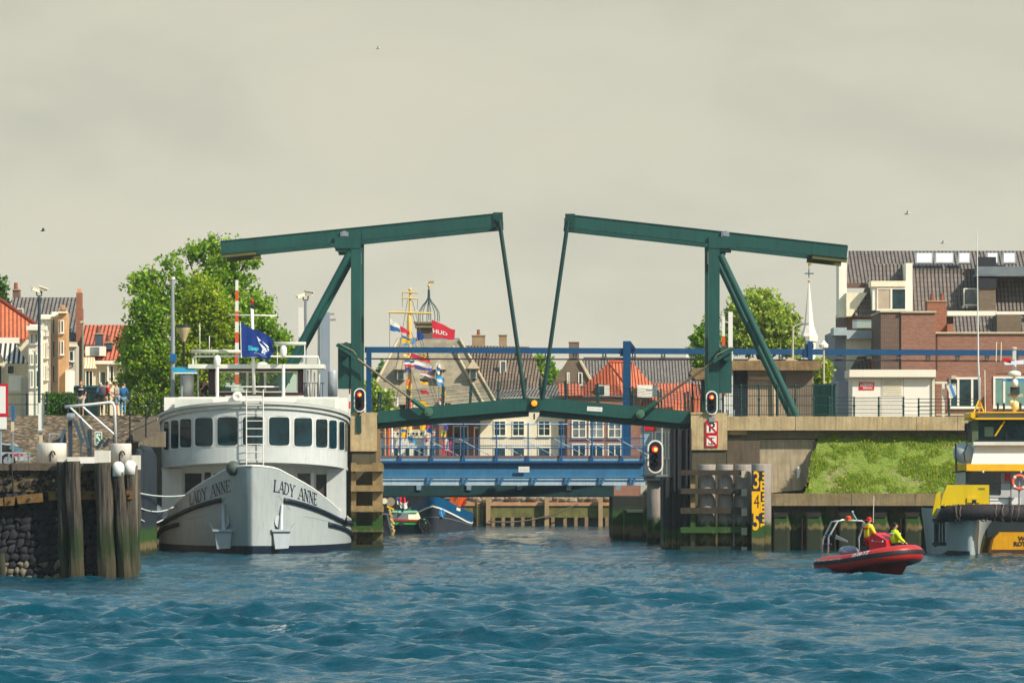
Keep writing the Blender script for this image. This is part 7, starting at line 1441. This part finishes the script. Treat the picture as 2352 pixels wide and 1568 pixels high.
# parked car behind the coping, mostly cut by the frame
car = T('parked_car', 'silver hatchback parked behind the stone pier, rear end showing at the left edge', 'car', P(-20,1062,YP+12)); Y = YP+12; k = Y/F
prof = [(53,1060),(55,1042),(48,1036),(32,1021),(-20,1016),(-70,1022),(-100,1036),(-150,1042),(-152,1060)]
CARM = M('car_silver','#b9bfc4',.25,metal=.4); m = MB(); m.pp([(53,1058),(55,1043),(47,1038),(-110,1038),(-150,1044),(-152,1058)], Y, 1.7); bd = m.build('body', CARM, car)
m = MB(); m.pp([(47,1038.3),(30,1022),(-20,1017),(-70,1023),(-108,1038.3)], Y+.1, 1.5); m.build('cabin', glassM('car_glass',(.02,.03,.035)), bd); m = MB(); m.pp([(34,1024),(28,1020),(-20,1015),(-68,1020),(-72,1024),(-20,1018)], Y+.06, 1.58); m.build('roof', CARM, bd)
m = MB(); m.bar(P(24,1024,Y+.05),P(50,1039,Y+.05),.22,.05,(0,1,0)); m.build('rear_pillar', M('pillar_teal','#5f7c86',.3), bd)
m = MB(); m.prism([P(20,1041,Y-.02),P(52,1040,Y-.02),P(54,1046,Y-.02),P(24,1047,Y-.02)], (0,.3,0)); m.build('tail_light', REDP, car)
for px in (18,-115): m = MB(); m.lathe([(.3,0),(.3,.2)], P(px,1058,Y-.02), 16, (0,1,0)); w_ = m.build('wheel', BLACK, car); m = MB(); m.lathe([(.18,0),(.18,.02)], P(px,1058,Y-.04), 12, (0,1,0)); m.build('rim', GREYM, w_)
railing(20, 90, 3, 1060, 1040, YP+10, 0, 'low pale grey rail on the apron behind the car', (.9,), mat=GREYM)
# ---------- dike top: railing, bins, lamp posts ----------
railing(15, 391, 8, 953, 904, 207.3, 0, 'thin dark railing along the top of the stone dike', (.5,.97), mat=M('rail_black','#20302c',.6))
t = T('stair_railing', 'dark handrail climbing the stone dike behind the davit', 'railing', P(310,1000,195)); 
m = MB(); a0, a1 = P(255,1012,192), P(385,952,205)
for h in (0,.42,.85): m.tube([a0+Vector((0,0,h)), a1+Vector((0,0,h))], .022, 5)
m.build('rail', BLACK, t)
for f in (.05,.32,.6,.88): m = MB(); p = a0.lerp(a1,f); m.tube([p-Vector((0,0,.6)), p+Vector((0,0,.9))], .04, 6); m.build('post', BLACK, t)
sw_ = T('stair_wall', 'sloping pale concrete stair wall at the foot of the dike by the ship', 'wall', P(345,1000,191)); m = MB(); m.prism([P(318,1026,191),P(376,1026,191),P(376,990,191),P(345,1004,191),P(318,1016,191)], (0,1.2,0)); m.build('wall', DCONC, sw_)
for a,b,lab in ((169,194,'left one of two dark green recycling bins on the dike'),(196,225,'right one of two dark green recycling bins, behind the walkers')):
    Y = 210.5; t = T('recycling_bin', lab, 'bin', (X((a+b)/2,Y), Y, ZL)); m = MB(); m.pb(a,b,890,955,Y,1.1); m.build('body', M('bin_green','#0d2f30',.5), t); m = MB(); m.prism([P(a-1,890,Y-.05),P(b+1,890,Y-.05),P(b-2,885,Y+.2),P(a+2,885,Y+.2)], (0,.9,0)); m.build('lid', M('bin_lid','#12393a',.5), t); m = MB(); m.pb(a+6,b-6,900,905,Y-.03,.04); m.build('slot', BLACK, t)
m = MB(); m.ell(P(157,937,209), .35,.25,.28,12,8); label(m.build('rubbish_sack', M('sack_black','#14181f',.5,bump=.05), None, True), 'round black rubbish sack by the hedge on the dike', 'sack')
POLEM = M('pole_dark','#2c3a44',.5)
def cctv(lab, px, top, bot, Y, mat, hd):
    t = T('camera_pole', lab, 'camera pole', P(px,bot,Y)); m = MB(); m.tube([P(px,bot,Y),P(px,top+24,Y)], .075, 8); m.build('pole', mat, t)
    m = MB(); m.tube([P(px-6,top+13,Y),P(px-5,top+22,Y),P(px+5,top+22,Y),P(px+6,top+12,Y)], .04, 6); m.build('yoke', DGREY, t)
    for o,dz,an in hd: m = MB(); c = P(px+o,top+dz,Y); d = Vector((math.cos(an),-.4,math.sin(an))).normalized(); m.bar(c-d*.25,c+d*.22,.17,.17); m.bar(c-d*.24+Vector((0,0,.1)),c+d*.32+Vector((0,0,.1)),.21,.02); m.build('camera', CREAM, t)
cctv('tall dark pole with two white security cameras by the left hedge', 90, 657, 950, 209, POLEM, ((-7,9,2.8),(8,7,-.35)))
cctv('grey pole with two white security cameras behind the ship funnel', 702, 667, 960, 216, GREYM, ((-11,12,3.5),(7,6,-.2)))
m = MB(); m.pb(96,101,905,952,209.3,.25); label(m.build('cable_cabinet', M('cabinet_olive','#6d7c6a',.6)), 'narrow olive cabinet beside the left camera pole', 'cabinet')
def lamp(nm, lab, px, top, bot, Y, kind, mat=None):
    mat = mat or M('lamp_olive','#7d8a76',.5); t = T(nm, lab, 'street lamp', P(px,bot,Y)); m = MB(); m.tube([P(px,bot,Y),P(px,top+3,Y)], [.07,.05], 8); m.build('pole', mat, t)
    if kind == 'T': m = MB(); m.bar(P(px-5,top+1,Y),P(px+4,top-1,Y),.25,.12); m.build('lamp_head', PALE, t)
    if kind == 'bell':
        m = MB(); m.lathe([(.09,-.75),(.34,-.1),(.36,0)], P(px,top+6,Y), 16); m.build('lamp_shade', M('bell_cream','#c9b48c',.4), t); m = MB(); m.lathe([(.38,0),(.36,.08),(.14,.16)], P(px,top+6,Y), 16); m.build('lamp_cap', BLACK, t); m = MB(); m.lathe([(.05,-.3),(.11,0)], P(px,top+27,Y), 8); m.build('neck', BLACK, t)
    if kind in ('armR','armL'):
        s = 1 if kind == 'armR' else -1; m = MB(); m.tube([P(px,top+14,Y),P(px+s*1,top+8,Y),P(px+s*5,top+3,Y),P(px+s*14,top,Y),P(px+s*22,top-.5,Y)], .05, 6); m.build('arm', mat, t); m = MB(); m.bar(P(px+s*20,top-.5,Y),P(px+s*36,top-1,Y),.2,.10); m.build('lamp_head', M('head_grey','#9a948c',.5), t)
    if kind == 'globe': m = MB(); m.lathe([(.05,0),(.24,.05),(.26,.2),(.12,.33),(.03,.45)], P(px,top+14,Y), 12); m.build('lamp_head', WHITE, t)
lamp('street_lamp', 'grey-green street lamp with flat head in front of the red roofed house', 190, 739, 985, 226, 'T'); lamp('street_lamp', 'short street lamp with small flat head beside the white shop', 80, 806, 975, 226, 'T')
lamp('bell_lamp', 'black post lamp with cream bell shade in front of the tree by the ship', 422, 746, 960, 219, 'bell', BLACK)
lamp('arm_lamp', 'upper of two curved-arm street lamps left of the drawbridge tower', 732, 722, 960, 222, 'armR', GREYM); lamp('arm_lamp', 'lower of two curved-arm street lamps left of the drawbridge tower', 735, 735, 960, 219, 'armR', GREYM)
lamp('arm_lamp', 'pale curved-arm street lamp rising above the concrete hut', 1821, 745, 960, 224, 'armR', M('lamp_pale','#b5ad98',.5)); lamp('arm_lamp', 'pale curved-arm street lamp turned left behind the right tower', 1679, 739, 960, 224, 'armL', M('lamp_pale'))
lamp('globe_lamp', 'white capped post lamp between the hut and the narrow house', 1892, 786, 960, 226, 'globe', M('lamp_pale')); lamp('arm_lamp', 'curved street lamp in front of the orange roofed house', 1520, 896, 1140, 296, 'armL', M('lamp_pale'))
# raised barriers
def barrier(lab, px, top, bot, Y, w, stripes, cols=('white','red')):
    t = T('raised_barrier', lab, 'barrier', P(px,bot,Y)); n = stripes; mm2 = {'white': WHITE, 'red': M('stripe_orange','#d8562c',.5)}
    for i in range(n): y0, y1 = bot+(top-bot)*i/n, bot+(top-bot)*(i+1)/n; m = MB(); f = 1-.45*i/n; m.pb(px-w*f,px+w*f,y1,y0,Y,.12); m.build('stripe', mm2[cols[i%2]], t)
    m = MB(); m.pb(px-w*2,px+w*2,bot-14,bot,Y+.15,.4); m.build('pivot_box', GREYM, t)
barrier('raised orange and white striped barrier boom behind the wheelhouse', 544, 643, 955, 221, 5.5, 13)
barrier('raised white barrier boom with forked tip behind the ship roof', 691, 706, 955, 214, 5.5, 1, ('white','white')); barrier('raised thin white barrier boom beside the grey camera pole', 699, 735, 955, 217, 2.5, 1, ('white','white'))
barrier('raised white barrier boom with red mark right of the drawbridge tower', 1662, 726, 955, 220, 5, 5); barrier('raised pale barrier boom with jagged tip behind the right tower', 1678, 716, 955, 221.5, 5, 1, ('white','white'))
barrier('thin orange and white barrier boom close beside the left bridge tower', 803, 838, 955, 213, 2.2, 7)
m = MB(); m.pb(737,757,717,955,217,.5); label(m.build('control_column', M('column_grey','#8f9aa6',.5,var=.05,streak=.2)), 'tall plain blue-grey steel column between the lamps and the left tower', 'column')
# ---------- birds ----------
def bird(lab, px, py, Y, s, dark=True):
    c = P(px,py,Y); t = T('bird', lab, 'bird', c); mt = M('bird_dark','#55585c',.8) if dark else M('gull_white','#d9d5cc',.8); m = MB(); n0 = 0
    m.lathe([(.01*s,-.24*s),(.06*s,-.1*s),(.075*s,.05*s),(.05*s,.18*s),(.045*s,.22*s),(.008*s,.31*s)], c, 8, (1,-.2,.15)); m.build('body', mt, t, True)
    for sd in (-1,1):
        m = MB(); w = [(0,.08),(.26,.16),(.55,.06),(.28,-.02),(0,-.07)]; m.prism([c+Vector((b*s, sd*a*s*.7, (.22*a+.18*math.sin(a*5))*s)) for a,b in w], (0,0,.012)); m.build('wing', mt, t)
bird('small dark bird gliding in the sky at the left', 98, 530, 150, .38); bird('tiny pale gull high in the middle of the sky', 868, 112, 260, .6, False); bird('pale gull flying above the right balance beam end', 2083, 491, 220, .7, False); bird('pale gull flying just above the tiled roof block', 2165, 558, 230, .6, False)
# ---------- people ----------
SKIN = M('skin', '#c58f72', .6, var=.05)
def person(lab, foot, heading, H=1.78, pose=None, shirt='#30343c', trousers='#b9a888', hair='#4a3a2c', sleeve=1., shorts=False, cap=None, shoes='#3a322c', stripe=None, vest=None, skinm=None, bulk=1.):
    """foot: point between the feet; heading: facing direction in degrees, 0 = away from us, 90 = to our left"""
    sk = skinm or SKIN; k = H/1.78; Rz = Matrix.Rotation(R(heading), 3, 'Z'); foot = Vector(foot); t = T('person', lab, 'person', foot, None)
    J = dict(pelvis=(0,0,.95), waist=(0,0,1.08), chest=(0,.0,1.30), neckb=(0,0,1.46), neck=(0,.01,1.53), head=(0,.03,1.64), top=(0,.02,1.72))
    for s,n in ((-1,'L'),(1,'R')):
        J.update({'sh'+n:(s*.185,0,1.42), 'el'+n:(s*.25,-.03,1.14), 'wr'+n:(s*.24,.08,.90), 'hip'+n:(s*.09,0,.90), 'kn'+n:(s*.10,.03,.50), 'an'+n:(s*.10,-.01,.09), 'toe'+n:(s*.12,.16,.035)})
    J.update(pose or {}); J = {a: Vector(b) for a,b in J.items()}
    rad = dict(pelvis=.135, waist=.125, chest=.15, neckb=.075, neck=.055, head=.088, top=.06, sh=.062, el=.044, wr=.030, hip=.09, kn=.06, an=.038, toe=.034)
    rr = lambda n: rad.get(n, rad.get(n[:-1], .05)); w = lambda v: foot+Rz@(v*k)
    ED = [('pelvis','waist'),('waist','chest'),('chest','neckb'),('neckb','neck'),('neck','head'),('head','top')]
    for n in 'LR': ED += [('chest','sh'+n),('sh'+n,'el'+n),('el'+n,'wr'+n),('pelvis','hip'+n),('hip'+n,'kn'+n),('kn'+n,'an'+n),('an'+n,'toe'+n)]
    m = MB(); vs, fs = skin({a: (w(J[a]), rr(a)*k*.9) for a in J}, ED); m.add(vs, fs)
    hd = (J['top']-J['neck']).normalized(); fw = (J['head']-J['neck']); c = J['head']
    m.ell(w(c+Vector((0,.0,.0))), .078*k, .092*k, .115*k, 12, 9); m.lathe([(.022*k,0),(.006*k,.035*k)], w(c+Vector((0,.085,-.01))), 6, Rz@Vector((0,1,-.25)))
    for s in (-1,1): m.ell(w(c+Vector((s*.08,-.005,-.005))), .014*k,.022*k,.032*k, 6, 4)
    for s,n in ((-1,'L'),(1,'R')):                     # palm, four fingers and a thumb
        a, b = J['el'+n], J['wr'+n]; d = (b-a).normalized(); side = Vector((1,0,0)) if abs(d.x) < .8 else Vector((0,1,0)); side = (side-d*side.dot(d)).normalized(); nn = d.cross(side)
        m.tube([w(b), w(b+d*.045), w(b+d*.09)], [.027*k,.034*k,.030*k], 8)
        for i,ln in enumerate((.066,.076,.070,.054)): o = side*(-.028+.0187*i); m.tube([w(b+d*.08+o), w(b+d*(.08+ln*.55)+o+nn*.008), w(b+d*(.08+ln)+o+nn*.03)], [.0095*k,.0085*k,.006*k], 6)
        m.tube([w(b+d*.02+side*-.03), w(b+d*.055+side*-.055+nn*.01), w(b+d*.085+side*-.058+nn*.02)], [.012*k,.010*k,.007*k], 6)
    m.build('body', sk, t, True)
    ey = MB()
    for s in (-1,1): ey.ell(w(c+Vector((s*.032,.082,.012))), .011*k,.008*k,.008*k, 6, 4)
    ey.build('eyes', BLACK, t); mo = MB(); mo.bar(w(c+Vector((-.025,.088,-.055))), w(c+Vector((.025,.088,-.055))), .008, .008); mo.build('mouth', M('lips','#8f4f48',.6), t)
    cm = lambda h: M('cloth_'+h.strip('#'), h, .85, var=.08)
    # shirt or jacket
    nd = {a: (w(J[a]), (rr(a)+.016)*k) for a in ('pelvis','waist','chest','neckb','shL','shR')}; nd['neckb'] = (w(J['neckb']-Vector((0,0,.02))), .075*k); nd['pelvis'] = (w(J['pelvis'].lerp(J['waist'],.15)), .145*k); e = [('pelvis','waist'),('waist','chest'),('chest','neckb'),('chest','shL'),('chest','shR')]
    for n in 'LR':
        a, b, c2 = J['sh'+n], J['el'+n], J['wr'+n]
        if sleeve > .6: nd['el'+n] = (w(b), .058*k); nd['cf'+n] = (w(b.lerp(c2,.9)), .045*k); e += [('sh'+n,'el'+n),('el'+n,'cf'+n)]
        else: nd['el'+n] = (w(a.lerp(b,.75)), .062*k); e += [('sh'+n,'el'+n)]
    nd = {a: (p, r*bulk) for a,(p,r) in nd.items()}
    m = MB(); m.add(*skin(nd, e)); so_ = m.build('shirt', cm(shirt), t, True)
    if stripe:
        m = MB(); p = w(J['chest']+Vector((0,0,.05))); m.lathe([(.175*k*bulk,-.03),(.18*k*bulk,0),(.175*k*bulk,.03)], p, 14); m.build('stripe', cm(stripe), so_, True)
    nd = {a: (w(J[a]), (rr(a)+.014)*k) for a in ('pelvis','hipL','hipR')}; e = [('pelvis','hipL'),('pelvis','hipR')]
    for n in 'LR':
        if shorts: nd['kn'+n] = (w(J['hip'+n].lerp(J['kn'+n],.85)), .085*k); e += [('hip'+n,'kn'+n)]
        else: nd['kn'+n] = (w(J['kn'+n]), .076*k); nd['an'+n] = (w(J['kn'+n].lerp(J['an'+n],.9)), .058*k); e += [('hip'+n,'kn'+n),('kn'+n,'an'+n)]
    m = MB(); m.add(*skin(nd, e)); m.build('trousers', cm(trousers), t, True)
    for n in 'LR': m = MB(); a, b = J['an'+n], J['toe'+n]; d = b-a; m.add(*skin({'a': (w(a+Vector((0,-.05,-.03))), .042*k), 'b': (w(a.lerp(b,.6)+Vector((0,0,-.01))), .046*k), 'c': (w(b+Vector((0,.04,0))), .038*k)}, [('a','b'),('b','c')])); m.build('shoe', cm(shoes), t, True)
    m = MB()
    if hair: m.ell(w(J['head']+Vector((0,-.018,.03))), .087*k,.095*k,.105*k, 12, 8); m.build('hair', cm(hair), t, True)
    if cap:
        m = MB(); q = w(J['head']+Vector((0,-.005,.045))); m.ell(q, .098*k,.108*k,.088*k, 12, 8); br = Rz@Vector((0,-1,0)); m.prism([q+br*.07*k+Rz@Vector((-.07,0,-.03)), q+br*.07*k+Rz@Vector((.07,0,-.03)), q+br*.19*k+Rz@Vector((.05,0,-.06)), q+br*.19*k+Rz@Vector((-.05,0,-.06))], (0,0,.015)); m.build('cap', cm(cap), t, True)
    return t, w, J
YD = 208.4
def on(px, Y=YD): return (X(px,Y), Y, ZL)
person('walker in a navy polo with a cream stripe and pale shorts beside the dark bins', on(187), 150, 1.80, dict(elL=(-.24,-.05,1.14),wrL=(-.2,.1,.95)), '#222b3c', '#b9b0a4', '#a8674c', .3, True, stripe='#e0cfa8')
person('grey haired walker in a light blue jacket, leftmost of the close group', on(231), 40, 1.74, None, '#38597a', '#8d7f6d', '#b9b2a6', 1.)
pb_x, wb_, Jb = person('walker in red shirt and beige trousers with a grey pack, mid group', (X(247,YD), YD-.35, ZL), -60, 1.78, dict(wrR=(.16,.22,1.02),elR=(.25,.02,1.12)), '#c4242c', '#c9b58e', '#3a302a', .3)
bk = T('backpack', 'grey backpack carried by the walker in red', 'backpack', wb_(Vector((0,-.25,1.0)))); m = MB(); m.ell(wb_(Vector((0,-.24,1.24))), .20,.17,.30,12,9); m.build('pack', M('pack_grey','#4a4650',.8), bk, True); m = MB(); m.ell(wb_(Vector((0,-.36,1.14))), .13,.09,.14,10,7); m.build('pocket', M('pack_pocket','#3c3942',.8), bk, True)
person('walker in grey T-shirt and pale denim shorts, right of the group', on(268), 75, 1.80, dict(wrR=(.1,.28,1.2),elR=(.26,.06,1.12)), '#a39a8c', '#7f9aa6', '#5a4030', .3, True)
person('walker in a blue jacket and jeans, half hidden at the right end of the group', (X(280,YD), YD+.5, ZL), 20, 1.76, None, '#1f5f8c', '#5f87a0', '#3a3a3c', 1.)
# man on the ship bridge wing lifting a camera
Yq = 203.6
m_, wq, Jq = person('man in dark clothes raising both hands to his face on the ship bridge wing', (X(469,Yq), Yq, Z(872,Yq)-1.72), -150, 1.74, dict(elL=(-.27,.16,1.24),wrL=(-.07,.24,1.52),elR=(.27,.16,1.24),wrR=(.07,.24,1.52)), '#23262f', '#23262c', '#3a2a22', .4)
# the two men in the red boat
p1 = rib_at(.47, .05, .36)
person('boat crewman standing at the console in yellow and red jacket and red cap', p1, -68, 1.80, dict(pelvis=(0,-.05,.90), elL=(-.26,.10,1.16), wrL=(-.13,.30,1.08), elR=(.26,.10,1.16), wrR=(.13,.30,1.08), knL=(-.11,.08,.48), knR=(.11,.08,.48)), '#d9cf2a', '#b8141f', None, 1., cap='#d0202c', vest=1, stripe='#c62a2a', bulk=1.32)
p2 = rib_at(.80, -.05, .12)
person('boat crewman in a bright yellow jacket sitting in the bow of the red boat', p2, -75, 1.84, dict(elR=(.27,.12,1.16), wrR=(.22,.34,1.02), elL=(-.27,.12,1.16), wrL=(-.2,.34,1.02), knL=(-.14,.42,.92), anL=(-.14,.44,.50), toeL=(-.14,.6,.44), knR=(.14,.42,.92), anR=(.14,.44,.50), toeR=(.14,.6,.44)), '#c9ea12', '#24304a', '#2c221e', 1., stripe='#b9c4c4', bulk=1.3)
# ---------- thin haze volume, added to lift the shadows ----------
hz = bpy.data.materials.new('shadow_lift_haze'); hz.use_nodes = True; hz.node_tree.nodes.clear()
ho = hz.node_tree.nodes.new('ShaderNodeOutputMaterial'); hv = hz.node_tree.nodes.new('ShaderNodeVolumePrincipled')
hv.inputs['Color'].default_value = (.86, .92, .90, 1); hv.inputs['Density'].default_value = .00015; hv.inputs['Anisotropy'].default_value = .2
hz.node_tree.links.new(hv.outputs[0], ho.inputs['Volume'])
m = MB(); m.box(-1260, 1260, -120, 1260, -5, 70); label(m.build('haze', hz), 'thin pale haze added over the harbour to lift shadows', 'haze', kind='stuff')
